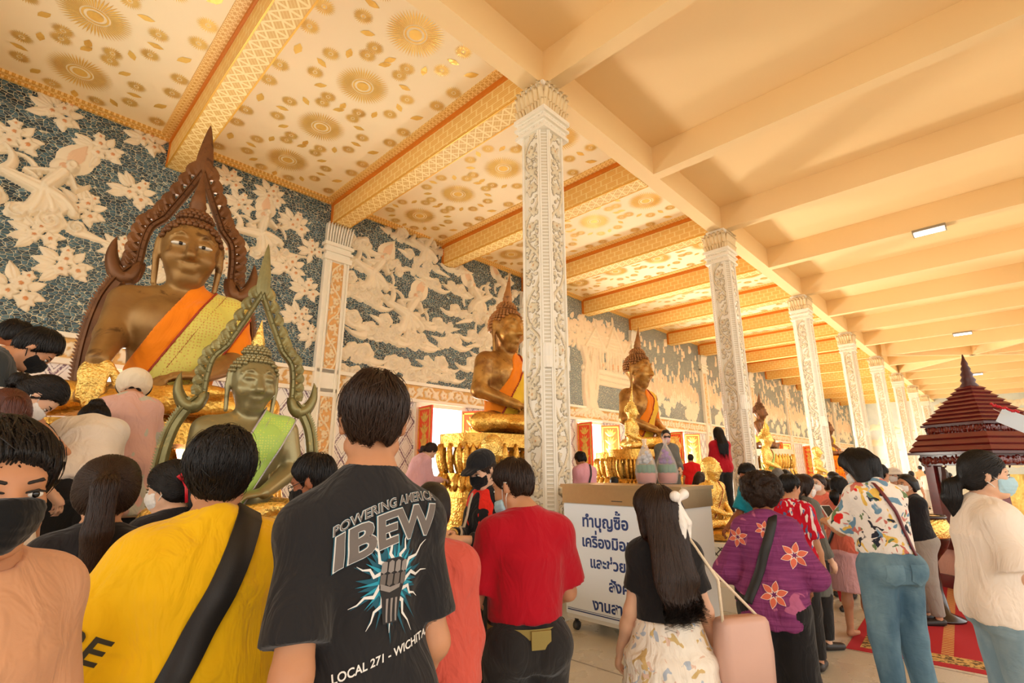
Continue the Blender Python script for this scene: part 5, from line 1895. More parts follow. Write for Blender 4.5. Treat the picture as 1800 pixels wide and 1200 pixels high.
    # hair: rows of snail-shell curls, crown bump and flame spire
    if not bald:
        m = MB(); n = 0
        for i in range(11):
            ph = math.radians(4 + i * 10.5)
            cnt = max(1, int(round(2 * math.pi * math.sin(ph) / 0.185)))
            for j in range(cnt):
                th = 2 * math.pi * (j + 0.5 * (i % 2)) / cnt
                d = np.array([math.sin(ph) * math.sin(th), math.sin(ph) * math.cos(th), math.cos(ph)])
                x, y, z = d[0] * 0.325, -0.03 + d[1] * 0.35, 0.08 + d[2] * 0.35
                if y > 0.16 - 0.0 and z < 0.30 - 0.10 * (abs(x) / 0.3): continue
                if y > 0.02 and z < 0.30 - 1.1 * max(0, 0.24 - y): continue
                if abs(x) > 0.26 and y > -0.06 and z < 0.13: continue
                c = hp(x, y, z); ax = RH @ d
                u = nrm(np.cross(ax, [0.3, 0.5, 0.81])); w_ = np.cross(ax, u); r = 0.036 * k
                m.rings([[c + ax * r * h_ + (u * math.cos(a) + w_ * math.sin(a)) * r * q_ for a in np.linspace(0, 2 * math.pi, 7)[:-1]] for q_, h_ in ((1.0, -0.5), (1.05, 0.2), (0.6, 0.85), (0.1, 1.05))], True)
        for i in range(5):
            ph = math.radians(6 + i * 17); cnt = max(1, int(round(2 * math.pi * math.sin(ph) / 0.30)))
            for j in range(cnt):
                th = 2 * math.pi * (j + 0.5 * (i % 2)) / cnt
                d = np.array([math.sin(ph) * math.sin(th), math.sin(ph) * math.cos(th), math.cos(ph)])
                c = hp(d[0] * 0.19, -0.05 + d[1] * 0.19, 0.40 + d[2] * 0.17); ax = RH @ d
                u = nrm(np.cross(ax, [0.3, 0.5, 0.81])); w_ = np.cross(ax, u); r = 0.034 * k
                m.rings([[c + ax * r * h_ + (u * math.cos(a) + w_ * math.sin(a)) * r * q_ for a in np.linspace(0, 2 * math.pi, 7)[:-1]] for q_, h_ in ((1.0, -0.5), (1.05, 0.2), (0.6, 0.85), (0.1, 1.05))], True)
        cur = m.build('hair_curls', hair_mat_ or mat, root, True)
        Field([ell(hp(0, -0.05, 0.40), V(0.185, 0.185, 0.165), M, 0.05 * k)], 0.02 * k).build('crown_mound', hair_mat_ or mat, cur)
        if spire:
            m = MB(); prof = [(0.085, 0), (0.10, 0.04), (0.088, 0.07), (0.10, 0.10), (0.08, 0.16), (0.085, 0.19), (0.066, 0.25), (0.046, 0.36), (0.027, 0.48), (0.010, 0.58), (0.002, 0.62)]
            m.lathe([(r * k, (z * spire_h) * k) for r, z in prof], 20, (0, 0, 0))
            vv = [hp(0, -0.05, 0.54) + RH @ np.array(p) for p in m.v]
            mesh_obj('flame_spire', vv, m.f, spire_mat or hair_mat_ or mat, root, True)
    # robe over the left shoulder and the brocade sash
    a0, b0 = np.array([-0.08, 1.56]), np.array([0.46, 0.50]); dr = nrm(b0 - a0); nn = np.array([dr[1], -dr[0]])   # points to +x/up? fixed below
    if nn[0] < 0: nn = -nn
    n3 = np.array([nn[0], 0, nn[1]])
    RS = T + [cap(shl, ell_, 0.185 * k, 0.155 * k, 0.08 * k)]
    def planes(f, off, sgn):
        p0 = np.array([a0[0], 0, a0[1]]) * k + n3 * off * k
        f.plane(n3 * sgn, p0)
    if robe is not None:
        f = Field(RS, res * k if k < 1 else res, 0.022 * k)
        f.apply(lambda X, Y, Z, F: F + 0.010 * k * np.sin((X * 0.55 + Z * 0.8) / k * 34 + 2.5 * wavy(X / k, Y / k, Z / k, 3, 3.0, 3)) * 0.5)
        planes(f, 0.0, 1); f.plane((0, 0, -1), V(0, 0, 0.10))
        f.build('robe', robe, root)
    SO = 0.24 if robe is not None else 0.10
    if sash is not None:
        f = Field(RS, res * 0.85 * k, 0.040 * k)
        planes(f, -SO, 1); planes(f, -SO - sash_w, -1); f.plane((0, 0, -1), V(0, 0, 0.12))
        so = f.build('brocade_sash', sash, root)
        for off, w_ in ((-SO + 0.01, 0.025), (-SO - sash_w + 0.015, 0.025)) + (() if sash_w < 0.42 else ((-SO - 0.11, 0.012), (-SO + 0.11 - sash_w, 0.012))):
            f = Field(RS, res * 0.6 * k, 0.050 * k)
            planes(f, off, 1); planes(f, off - w_, -1); f.plane((0, 0, -1), V(0, 0, 0.12))
            f.build('sash_border', sash_trim or M_TRIM, so)
    if halo: halo_frame(root, k, *halo)
    return root


def halo_frame(root, k, mat, zs, tipmat=None, xs=0.80, y=-0.16):
    """pointed arch of a throne frame with flame crests and upturned ends, standing behind head and shoulders"""
    hz = lambda z: 2.06 + (z - 2.06) * zs
    up = [(0.0, hz(2.94)), (0.16, hz(2.68)), (0.34, hz(2.42)), (0.37, hz(2.37)), (0.53, hz(2.26)), (0.57, hz(2.08)), (0.575, hz(1.90)), (0.60, 1.76)]
    low = [(0.57, 1.74), (0.70, 1.58), (0.80, 1.34), (0.85, 1.05), (0.87, 0.75), (0.87, 0.45), (0.84, 0.10)]
    up = [(a * xs, b) for a, b in up]; low = [(a * xs * 1.08, b) for a, b in low]

    def strip(pts, w, d, q):
        P = []
        pts = [np.array(p) for p in pts]
        # smooth
        fine = []
        for i in range(len(pts) - 1):
            for t in np.linspace(0, 1, 5)[:-1]: fine.append(pts[i] * (1 - t) + pts[i + 1] * t)
        fine.append(pts[-1])
        for it in range(2): fine = [fine[0]] + [(fine[i - 1] + 2 * fine[i] + fine[i + 1]) / 4 for i in range(1, len(fine) - 1)] + [fine[-1]]
        m = MB(); rings = []
        for i, p in enumerate(fine):
            t = nrm(fine[min(i + 1, len(fine) - 1)] - fine[max(i - 1, 0)]); n_ = np.array([-t[1], t[0]])
            ww = w
            prof = [(-ww, -d), (-ww, d * 0.4), (-ww * 0.55, d), (-ww * 0.4, d * 0.5), (ww * 0.4, d * 0.5), (ww * 0.55, d), (ww, d * 0.4), (ww, -d)]
            rings.append([np.array([q * (p[0] + n_[0] * a), y + b, p[1] + n_[1] * a]) * k for a, b in prof])
        m.rings(rings)
        return m, fine
    frame = None
    for q in (-1, 1):
        m, fine = strip(up, 0.042, 0.05, q)
        o = m.build('halo_arch', mat, root, False)
        # flame crests along the outer edge
        n = 15
        for i in range(n):
            t = (i + 0.6) / n; idx = t * (len(fine) - 1); a = int(idx); p = fine[a] * (1 - idx + a) + fine[min(a + 1, len(fine) - 1)] * (idx - a)
            tg = nrm(fine[min(a + 1, len(fine) - 1)] - fine[a]); out = np.array([-tg[1], tg[0]])
            if out[0] < 0: out = -out
            L = (0.22 - 0.08 * t) * (1 if zs < 1.1 else 1.1)
            fm = MB(); rings = []
            for s in np.linspace(0, 1, 7):
                c = p + out * (0.035 + 0.09 * s * L / 0.25) - tg * (L * 0.95 * s ** 1.3) + out * 0.05 * math.sin(s * 3.14)
                w = 0.10 * (1 - s) ** 0.6 + 0.002
                dirn = nrm(-tg + out * 0.6); nn = np.array([-dirn[1], dirn[0]])
                rings.append([np.array([q * (c[0] + nn[0] * w * u), y + v, c[1] + nn[1] * w * u]) * k for u, v in ((-1, 0), (-0.5, 0.032 * (1 - s)), (0.1, 0.012), (0.5, 0.032 * (1 - s)), (1, 0), (0, -0.03))])
            fm.rings(rings); fm.build('flame_crest', mat, o, False)
        # upturned horn at the foot of the arch
        hm = MB(); rings = []
        ctrl = [(0.56 * xs, 1.90), (0.60 * xs, 1.64), (0.74 * xs, 1.58), (0.86 * xs, 1.74), (0.91 * xs, 1.95), (0.86 * xs, 2.15)]
        for s in np.linspace(0, 1, 22):
            i = min(int(s * 5), 4); t = s * 5 - i; c = np.array(ctrl[i]) * (1 - t) + np.array(ctrl[i + 1]) * t
            s2 = min(s + 0.12, 1); i2 = min(int(s2 * 5), 4); t2 = s2 * 5 - i2; c2 = np.array(ctrl[i2]) * (1 - t2) + np.array(ctrl[i2 + 1]) * t2
            s0 = max(s - 0.12, 0); i0 = min(int(s0 * 5), 4); t0 = s0 * 5 - i0; c0 = np.array(ctrl[i0]) * (1 - t0) + np.array(ctrl[i0 + 1]) * t0
            c = (c + c2 + c0) / 3; tg = nrm(c2 - c0); n_ = np.array([-tg[1], tg[0]])
            w = 0.115 * math.sin(min(1, 0.35 + s * 1.4) * math.pi / 2) * (1 - s ** 2.2) + 0.004
            rings.append([np.array([q * (c[0] + n_[0] * w * a), y + b * w * 0.7, c[1] + n_[1] * w * a]) * k for a, b in ((-1, 0), (-0.4, 0.9), (0.4, 0.9), (1, 0), (0, -0.9))])
        hm.rings(rings); hm.build('horn', mat, o, True)
        m, fine = strip(low, 0.075, 0.06, q)
        for i in range(2, len(fine) - 1):
            for u in (0.0, 0.5):
                p = fine[i] * (1 - u) + fine[min(i + 1, len(fine) - 1)] * u; tg = nrm(fine[min(i + 1, len(fine) - 1)] - fine[i - 1]); out = np.array([-tg[1], tg[0]])
                if out[0] < 0 and p[1] > 0.5: out = -out
                c = p + out * 0.07
                tri = [c - tg * 0.03, c + tg * 0.03, c + out * 0.055 - tg * 0.035]
                m.prism([(q * v[0] * k, v[1] * k) for v in tri], (y - 0.03) * k, (y + 0.03) * k, 1)
        m.build('halo_side', mat, root, False)
    # leaf finial
    fm = MB(); rings = []
    for s in np.linspace(0, 1, 12):
        z = hz(2.86) + (hz(3.46) - hz(2.86)) * s; w = 0.135 * math.sin(min(1, (s + 0.22) * 1.5) * math.pi / 2) * (1 - s) ** 0.75 + 0.003
        rings.append([np.array([w * a, y + 0.01 + b * w * 0.5, z]) * k for a, b in ((-1, 0), (-0.5, 0.5), (0, 0.75), (0.5, 0.5), (1, 0), (0.5, -0.5), (-0.5, -0.5))])
    fm.rings(rings); fm.build('leaf_finial', tipmat or mat, root, False)


def lotus_throne(label, loc, w, d, h, mat, rotz=-math.pi / 2, group=None, mat2=None):
    r = thing('lotus_throne', label, 'pedestal', loc, rotz, group)
    m = MB()
    def slab(z0, z1, e):
        n = 40; rg = []
        for z in (z0, z1):
            rg.append([((w / 2 + e) * math.copysign(abs(math.cos(a)) ** 0.6, math.cos(a)), (d / 2 + e) * math.copysign(abs(math.sin(a)) ** 0.6, math.sin(a)), z) for a in np.linspace(0, 2 * math.pi, n + 1)[:-1]])
        m.rings(rg)
    hh = h
    for z0, z1, e in ((0, 0.16, 0.16), (0.16, 0.24, 0.10), (0.24, 0.36, 0.04), (0.36, 0.48, -0.04), (0.48, 0.60, 0.0), (0.86, 1.0, 0.02)):
        slab(z0 * hh, z1 * hh, e)
    m.build('plinth', mat, r)
    m = MB(); n = 34
    for row, (z0, z1, sgn) in enumerate(((0.60 * hh, 0.90 * hh, 1), (0.60 * hh, 0.42 * hh, 1))):
        for i in range(n):
            a = 2 * math.pi * (i + 0.5 * row) / n
            ca, sa = math.copysign(abs(math.cos(a)) ** 0.6, math.cos(a)), math.copysign(abs(math.sin(a)) ** 0.6, math.sin(a))
            c = np.array([(w / 2 - 0.03) * ca, (d / 2 - 0.03) * sa, 0]); o = nrm([math.cos(a) / w, math.sin(a) / d, 0]); tng = np.array([-o[1], o[0], 0]); rings = []
            pw = math.pi * (w + d) / 2 / n * 0.56
            for t in np.linspace(0, 1, 6):
                ww = pw * math.sin(min(1.0, 0.45 + t) * math.pi / 2) * (1 if t < 0.7 else max(0.05, 1 - (t - 0.7) * 3.2)); z = z0 + (z1 - z0) * t; dd = 0.02 + 0.07 * math.sin(t * 2.6)
                rings.append([c + o * (dd + b) + tng * ww * a_ + np.array([0, 0, z]) for a_, b in ((-1, -0.02), (-0.5, 0.015), (0, 0.03), (0.5, 0.015), (1, -0.02), (0, -0.03))])
            m.rings(rings)
    m.build('lotus_petals', mat2 or mat, r, True)
    return r


# raised dais carrying the two framed statues
m = MB(); m.box((-7.6, -4.0, 0.0), (-3.72, 2.62, 0.72)); m.box((-7.6, -4.0, 0.0), (-3.30, 2.9, 0.36))
structure(m.build('trim_3', bpy.data.materials['platform_stone']))
S1 = buddha('framed_bronze_buddha', 'large brown bronze seated statue in orange robe inside a tall flame-edged frame', (-5.95, 1.22, 2.07), 0.85, -0.18, M_BRONZE, M_BRONZE_D, M_ORANGE, M_SASH, eyes=True, res=0.026, hand_gold=M_GOLD2, leg_gold=M_GOLD, halo=(M_BRONZE_D, 1.37, None, 0.86), sash_w=0.50, headyaw=0.0)
lotus_throne('gilded lotus throne under the large brown bronze statue', (-5.95, 1.22, 0.72), 2.1, 1.3, 1.33, M_GOLD)
S2 = buddha('green_bronze_buddha', 'green bronze seated statue with lime sash in a flame frame, before the bigger brown one', (-3.50, 1.18, 1.29), 0.43, -0.22, M_GREENB, M_GREENB, None, M_SASH2, res=0.03, hand_gold=M_GOLD2, leg_gold=M_GOLD2, halo=(M_GREENH, 1.64, M_GREENH, 1.06), sash_w=0.46, spire_mat=M_GOLD2, spire_h=0.7, headyaw=-0.16, sash_trim=M_LILAC)
lotus_throne('gold lotus throne under the green bronze statue', (-3.5, 1.18, 0.72), 1.1, 0.75, 0.56, M_GOLD2)
m = MB(); m.box((-4.1, 0.4, 0.0), (-2.88, 1.95, 0.72)); structure(m.build('trim_4', bpy.data.materials['platform_stone']))
S3 = buddha('robed_bronze_buddha', 'weathered bronze seated statue in orange robe, half behind the nearest column', (-6.02, 6.05, 2.16), 0.87, 0.0, M_OLDGOLD, bronze_mat('tan_bronze', srgb(158, 104, 54), srgb(176, 122, 66), srgb(110, 66, 30), 0.45, 0.4, 4.0), M_ORANGE, M_YELLOWCL, arm='lap', res=0.035, leg_gold=M_GOLD, sash_w=0.40)
lotus_throne('gold lotus throne under the weathered bronze statue by the column', (-6.1, 6.05, PLAT_Z), 2.1, 1.1, 1.47, M_GOLD)
S4 = buddha('slim_bronze_buddha', 'bronze seated statue in orange robe between the first two columns', (-6.0, 10.4, 1.97), 0.90, 0.0, M_OLDGOLD, bronze_mat('curl_bronze', srgb(140, 92, 48), srgb(170, 118, 64), srgb(96, 60, 30), 0.45, 0.4, 4.0), M_ORANGE, M_YELLOWCL, arm='lap', res=0.035, leg_gold=M_GOLD, sash_w=0.34)
lotus_throne('gold lotus throne under the bronze statue between the columns', (-6.05, 10.4, PLAT_Z), 2.2, 1.3, 1.28, M_GOLD)
S5 = buddha('dark_bronze_buddha', 'dark bronze statue with yellow robe, beyond the second column', (-6.2, 19.0, 2.25), 0.62, 0.0, M_BRONZE_D, M_BRONZE_D, M_YELLOWCL, None, res=0.05)
lotus_throne('cream tiered pedestal under the dark bronze statue', (-6.2, 19.0, PLAT_Z), 1.9, 1.6, 1.56, plain('cream_pedestal', srgb(236, 222, 186), 0.5, var=0.1), mat2=M_GOLD)
S6 = buddha('far_bronze_buddha', 'small far dark statue in yellow cloth, past the third column', (-6.3, 28.8, 2.2), 0.62, 0.0, M_BRONZE_D, M_BRONZE_D, M_YELLOWCL, None, res=0.06)
lotus_throne('orange draped pedestal under the far dark statue', (-6.3, 28.8, PLAT_Z), 1.7, 1.4, 1.5, M_ORANGE)
# smaller gold statues in front of the row
p = at_depth(862, 778, 6.6); p[2] -= 0.70; g = buddha('gold_leaf_disciple', 'gold-leafed seated figure with arm stretched down, in front of the column statue', (p[0], p[1], p[2] - 0.25), 0.42, 0.25, M_GOLD2, M_GOLD2, spire=False, arm='out', res=0.05, hpitch=0.35, bald=True)
lotus_throne('gold stepped base of the arm-stretching gold figure', (p[0], p[1], PLAT_Z), 0.42, 0.30, max(0.15, p[2] - 0.25 - PLAT_Z), M_GOLD)
p = at_depth(1112, 790, 9.3); g = buddha('gold_crowned_statue', 'small gold statue with a tall pointed crown, beside the slim bronze one', (p[0], p[1], p[2]), 0.33, 0.2, M_GOLD2, M_GOLD2, spire_h=1.6, arm='lap', res=0.05)
lotus_throne('stepped cream-gold base of the small crowned statue', (p[0], p[1], PLAT_Z), 0.8, 0.7, p[2] - PLAT_Z, M_GOLD)
p = at_depth(1352, 838, 13.0); g = buddha('gold_sash_statue', 'small gold statue with yellow-green sash, seen over the curly-haired head', (p[0], p[1], p[2]), 0.46, 0.1, M_GOLD2, M_GOLD2, None, M_SASH2, arm='lap', res=0.06)
lotus_throne('gold base of the small statue with the yellow-green sash', (p[0], p[1], 0), 1.1, 0.9, p[2], M_GOLD)
p = at_depth(1440, 835, 14.5); buddha('gold_leaf_bust', 'far gold-leafed seated figure above the crowd, by the third column', (p[0], p[1], p[2] - 0.1), 0.36, 0.0, M_GOLD2, M_GOLD2, None, None, spire=False, arm='lap', res=0.06, bald=True)
lotus_throne('gold base of the far gold-leafed figure', (p[0], p[1], 0), 0.9, 0.8, p[2] - 0.1, M_GOLD)
# gold monk on a tiled plinth
p = at_depth(1256, 925, 6.9)
MONK = buddha('gold_monk_statue', 'gold-leafed seated monk with a bald head on a tiled white plinth', (p[0], p[1], 0.86), 0.375, -0.15, M_GOLD2, M_GOLD2, M_GOLD2, M_GOLD2, arm='lap', res=0.034, bald=True, hpitch=0.0)
r = thing('tiled_plinth', 'white mirror-tiled plinth under the gold monk statue', 'pedestal', (p[0], p[1], 0), -math.pi / 2 - 0.0)
def tile_mat():
    t = NT('white_mirror_tile'); x = t.xyz()
    def tri(e): return t.math('ABSOLUTE', t.math('SUBTRACT', t.math('FRACT', e), 0.5))
    u = t.math('MULTIPLY', t.math('ADD', x[0], x[1]), 9.0); v = t.math('MULTIPLY', x[2], 9.0)
    d = t.math('MINIMUM', tri(t.math('ADD', u, v)), tri(t.math('SUBTRACT', u, v)))
    return t.done(t.mix(t.ramp(d, [(0.08, 1.0), (0.1, 0.0)]), srgb(238, 232, 218), srgb(92, 84, 74)), 0.35)
m = MB(); m.box((-0.55, -0.5, 0.34), (0.55, 0.5, 0.70)); m.build('tiled_band', tile_mat(), r)
m = MB(); m.box((-0.66, -0.62, 0), (0.66, 0.62, 0.26)); m.box((-0.6, -0.55, 0.26), (0.6, 0.55, 0.34)); m.box((-0.6, -0.55, 0.70), (0.6, 0.55, 0.745)); m.build('white_step', M_WHITE, r)
m = MB(); m.lathe([(0.50, 0.745), (0.56, 0.78), (0.52, 0.81), (0.54, 0.83), (0.50, 0.86)], 32, (0, 0, 0)); m.build('gold_cushion', M_GOLD, r, True)
# ------------------------------------------------------------------ the people in front, nearest the camera
AX, AZ = np.array([1.0, 0, 0]), np.array([0, 0, 1.0])
T_BLK = fabric('faded_black_tee', srgb(37, 36, 38), 0.9, 0.35)
T_RED = fabric('crimson_polo', srgb(172, 10, 32), 0.9, 0.25)
T_YEL = fabric('yellow_tee', srgb(250, 194, 16), 0.85, 0.3)
T_WHT = fabric('white_tee', srgb(240, 230, 218), 0.85, 0.25)
T_CREAM = fabric('cream_tee', srgb(244, 230, 216), 0.85, 0.22, 900, 0.06)
T_DARK = fabric('charcoal_trousers', srgb(40, 38, 38), 0.9, 0.3)
T_PINK = fabric('dusty_pink', srgb(218, 168, 176), 0.85, 0.35)
T_SALMON = fabric('salmon_cloth', srgb(226, 116, 96), 0.85, 0.4)
T_TURQ = fabric('turquoise_tee', srgb(28, 150, 178), 0.85, 0.35)
T_GREY = fabric('grey_coat', srgb(104, 104, 98), 0.9, 0.35)
T_REDTOP = fabric('red_top', srgb(186, 22, 40), 0.85, 0.35)
STRAP = plain('black_webbing', srgb(28, 26, 26), 0.55, bump=0.2, bs=400)
INK = plain('dark_print_ink', srgb(52, 44, 20), 0.7)


# man in black printed tee
p = Person((662, 650), 1.56, 'tall person in black tee with a lightning fist printed on the back', H=1.92, face=-24, sex='m', skin=SKIN, res=0.012, build=0.88, hyaw=20, drop=0.065,
           lh=(-0.175, 0.03, 0.85), rh=(0.16, 0.12, 0.86))
p.body().hair('short', HAIR_B, 3, 0.013, -0.058, 0.055, n=6500, clump=0.005, srad=0.0012)
p.top(T_BLK, hem=0.72, sleeve=0.80, ease=0.019, arm_ease=0.004, fold=0.008, seed=4, collar=T_BLK, res=0.010)
p.pants(T_DARK, flare=0.02).shoes()
P_BLACK = p


def shirt_print(p):
    J, s = p.J, p.s
    rt, up = p.RT @ AX, p.RT @ AZ
    base = J['chest'] + np.array([0.018, -0.16, 0.060]) * s
    K = 0.70
    W = plain('print_white', srgb(226, 224, 220), 0.7); C = plain('print_cyan', srgb(36, 150, 176), 0.7); CD = plain('print_teal', srgb(14, 84, 104), 0.7)
    GR = plain('print_grey', srgb(104, 96, 92), 0.7); DK = plain('print_dark', srgb(34, 32, 34), 0.7); MG = plain('print_mid_grey', srgb(142, 134, 130), 0.7)
    def txt(t, mat, size, dz, dx=0.0, arch=0.0, lift=0.004, xs=1.0, bold=0.0, name='printed_words', shear=0.0):
        return p.decal(t, mat, size * K, base + up * dz * K + rt * dx, rt, up, name, lift=lift, arch=arch, xs=xs, bold=bold, shear=shear)
    ar = -1.1
    txt('POWERING AMERICA', CD, 0.046, 0.068, arch=ar, bold=0.06, lift=0.003, name='print_glow', shear=0.24); txt('POWERING AMERICA', W, 0.046, 0.068, arch=ar, bold=0.036, lift=0.005, shear=0.24)
    txt('POWERING AMERICA', GR, 0.046, 0.068, arch=ar, bold=0.006, lift=0.0065, shear=0.24)
    txt('IBEW', CD, 0.155, -0.055, arch=ar, bold=0.065, lift=0.0035, xs=1.16, name='print_glow', shear=0.22); txt('IBEW', W, 0.155, -0.055, arch=ar, bold=0.050, lift=0.005, xs=1.16, shear=0.22); txt('IBEW', GR, 0.155, -0.055, arch=ar, bold=0.032, lift=0.0065, xs=1.16, shear=0.22)
    txt('LOCAL 271 - WICHITA, KS', W, 0.037, -0.44, 0.012, lift=0.004, bold=0.02, shear=0.2)
    def poly(pts, mat, name, lift=0.004, st=0.02):
        V, F = poly_mesh(pts, st)
        return p.project(V[:, 0] * K * 1.05, V[:, 1] * K * 1.05, F, mat, base + up * -0.185 * K, rt, up, name, p.tf, p.top_obj, lift)
    rs_ = random.Random(9)
    # jagged cyan glow, white bolts
    def burst(r0, r1, n, seed, sx=1.0, sy=1.25):
        rr = random.Random(seed); P = []
        for i in range(2 * n):
            a = math.pi * i / n; r = (r1 if i % 2 == 0 else r0) * rr.uniform(0.75, 1.2)
            P.append((r * math.cos(a) * sx, r * math.sin(a) * sy))
        return P
    def oval(rx, ry, n=28): return [(rx * math.cos(2 * math.pi * i / n), ry * math.sin(2 * math.pi * i / n)) for i in range(n)]
    poly(oval(0.082, 0.115), CD, 'print_glow', 0.003)
    rb = random.Random(4)
    for mat, k0, r0, r1, lf in ((CD, 26, 0.070, 0.165, 0.003), (C, 22, 0.050, 0.128, 0.0042)):
        for i in range(k0):
            a = 2 * math.pi * (i + rb.uniform(-0.3, 0.3)) / k0; r = r1 * rb.uniform(0.66, 1.05); w = rb.uniform(0.09, 0.15); b_ = a + rb.uniform(-0.08, 0.08)
            poly([(r0 * math.cos(a - w), r0 * math.sin(a - w) * 1.2), (r * math.cos(b_), r * math.sin(b_) * 1.2), (r0 * math.cos(a + w), r0 * math.sin(a + w) * 1.2)], mat, 'print_glow', lf)
    poly(oval(0.056, 0.078), C, 'print_glow', 0.0042)
    for i in range(11):
        a = -2.7 + i * 0.55; r1 = rs_.uniform(0.14, 0.185); P = []; L = []; k = 4
        for j in range(k + 1):
            t = j / k; r = 0.05 + (r1 - 0.05) * t; off = (0.014 if j % 2 else -0.008) * (1 - t); w = 0.007 * (1 - t) + 0.0006
            c, s_ = math.cos(a), math.sin(a)
            P.append((r * c - (off + w) * s_, (r * s_ + (off + w) * c) * 1.15)); L.append((r * c - (off - w) * s_, (r * s_ + (off - w) * c) * 1.15))
        poly(P + L[::-1], W, 'print_bolt', 0.0055)
    # clenched fist, seen from its finger side
    poly([(-0.036, -0.06), (-0.026, -0.14), (0.03, -0.14), (0.04, -0.05), (0.052, 0.0), (0.048, 0.06), (0.02, 0.075), (-0.03, 0.072), (-0.05, 0.04), (-0.05, -0.02)], DK, 'print_fist', 0.0065)
    for i in range(4):
        x = -0.040 + i * 0.0265
        poly([(x - 0.011, 0.030), (x - 0.010, 0.062 - 0.003 * abs(i - 1.4)), (x, 0.069 - 0.003 * abs(i - 1.4)), (x + 0.010, 0.062), (x + 0.011, 0.030), (x, 0.024)], MG, 'print_fist', 0.008)
        poly([(x - 0.010, -0.012), (x - 0.0105, 0.020), (x, 0.024), (x + 0.0105, 0.020), (x + 0.010, -0.012), (x, -0.02)], GR, 'print_fist', 0.008)
    poly([(-0.046, -0.028), (-0.01, -0.040), (0.028, -0.028), (0.030, -0.014), (-0.01, -0.022), (-0.048, -0.008)], MG, 'print_fist', 0.0085)
    for x in (-0.014, 0.004, 0.022): poly([(x - 0.003, -0.135), (x - 0.006, -0.06), (x + 0.003, -0.06), (x + 0.003, -0.135)], MG, 'print_fist', 0.008)


shirt_print(p)

# man in yellow tee with black strap
p = Person((398, 758), 1.68, 'person in yellow tee with a black strap across the back', H=1.76, face=-6, sex='m', skin=SKIN, res=0.012, build=1.05, hyaw=8, hpitch=6, drop=0.055,
           rh=(0.27, 0.20, 0.96), lh=(-0.27, 0.20, 0.94), rp=(1.6, -0.8, -0.3), lp=(-1.6, -0.8, -0.3))
p.body().hair('short', HAIR, 8, 0.026, -0.100, 0.055, n=6500, clump=0.010, srad=0.0015, ends=0.6)
p.top(T_YEL, hem=0.70, sleeve=0.93, ease=0.052, arm_ease=0.030, fold=0.010, seed=14, collar=T_YEL, res=0.010)
p.pants(T_DARK).shoes()
p.strap(STRAP, 1, 0.075)
m = MB(); m.tube([p.J['nb'] + np.array([0.066 * math.cos(a), 0.0 + 0.066 * math.sin(a), 0.052 - 0.05 * max(0, math.sin(a))]) * p.s for a in np.linspace(0, 2 * math.pi, 25)], 0.003, 6, False); m.build('neck_cord', STRAP, p.root, True)
for sd, t, q in (('l', 'ORE', -1), ('r', 'EX', 1)):
    sh, el = p.J['sh' + sd], p.J['el' + sd]
    d = nrm(el - sh); o = sh + (el - sh) * 0.72
    outv = nrm(np.array([q * 0.55, -0.85, 0.1])); outv = nrm(outv - d * (outv @ d))
    rtv = np.cross(d, outv) * -1
    p.decal(t, INK, 0.082, o + outv * 0.02 + rtv * (0.02 if q < 0 else 0), rtv, -d, 'printed_letters', lift=0.003, bold=0.02)

# man in red polo
p = Person((890, 808), 2.45, 'person in crimson polo with an olive webbing belt', H=1.70, face=-14, sex='m', skin=SKIN, res=0.012, build=0.95, hyaw=-42, hpitch=18,
           rh=(0.18, 0.30, 1.02), lh=(-0.20, 0.28, 1.0), rp=(1.0, -0.9, -0.3), lp=(-1.0, -0.9, -0.3))
p.body(True).hair('short', HAIR_B, 5, 0.010, -0.055, 0.050, n=3000, clump=0.004, srad=0.0014).mask(M_MASK, True)
p.top(T_RED, hem=1.005, sleeve=0.80, ease=0.026, arm_ease=0.018, fold=0.008, seed=24, res=0.011)
nb = p.J['nb']
m = MB(); rg = []
for k_, (r_, z_) in enumerate(((0.068, 0.030), (0.064, 0.066), (0.067, 0.070), (0.078, 0.030), (0.074, 0.028))):
    rg.append([nb + np.array([r_ * math.cos(a), r_ * math.sin(a) + 0.004, z_ - 0.035 * max(0, math.sin(a))]) * p.s for a in np.linspace(0, 2 * math.pi, 33)[:-1]])
m.rings(rg, False); m.build('polo_collar', T_RED, p.top_obj, True)
p.pants(T_DARK, waist=1.02).shoes()
M_BELT = plain('olive_webbing', srgb(142, 124, 62), 0.7, bump=0.3, bs=300)
m = MB()
for z0, z1, e in ((0.960, 1.0, 0.022),):
    m.rings([[np.array([(0.152 + e) * math.cos(a), (0.118 + e) * math.sin(a), z]) * p.s for a in np.linspace(0, 2 * math.pi, 41)[:-1]] for z in (z0, z1)], False)
m.build('belt', M_BELT, p.root, True)
m = MB(); m.box((-0.02, -0.150, 0.925), (0.065, -0.139, 0.995), rotm((0, 1, 0), 0.0) * p.s); m.build('belt_pouch', M_BELT, p.root)

# girl with the white bow
SKIRT_F = print_fabric('pale_floral_skirt', srgb(236, 226, 212), [(16, 0.62, srgb(206, 176, 120), 1, 'n'), (19, 0.64, srgb(176, 186, 200), 4, 'n'), (26, 0.64, srgb(222, 190, 170), 7, 'n')])
p = Person((1145, 858), 2.55, 'person with very long dark hair and a white bow', H=1.56, face=-16, sex='f', skin=SKIN_L, res=0.012, hyaw=-30, hpitch=6, build=0.95,
           rh=(0.26, 0.10, 0.86), lh=(-0.22, 0.14, 0.86), rp=(0.4, -1, -0.3), lp=(-0.4, -1, -0.3))
p.body(True).hair('long', HAIR_B, 6, 0.014, -0.4, 0.062, n=6000, clump=0.004, slope=0.5, srad=0.0013, ends=0.12, length=0.84, wide=0.040).mask(M_MASK_W)
p.top(fabric('black_short_tee', srgb(30, 28, 30)), hem=1.00, sleeve=0.62, ease=0.014, arm_ease=0.010, fold=0.004, seed=34)
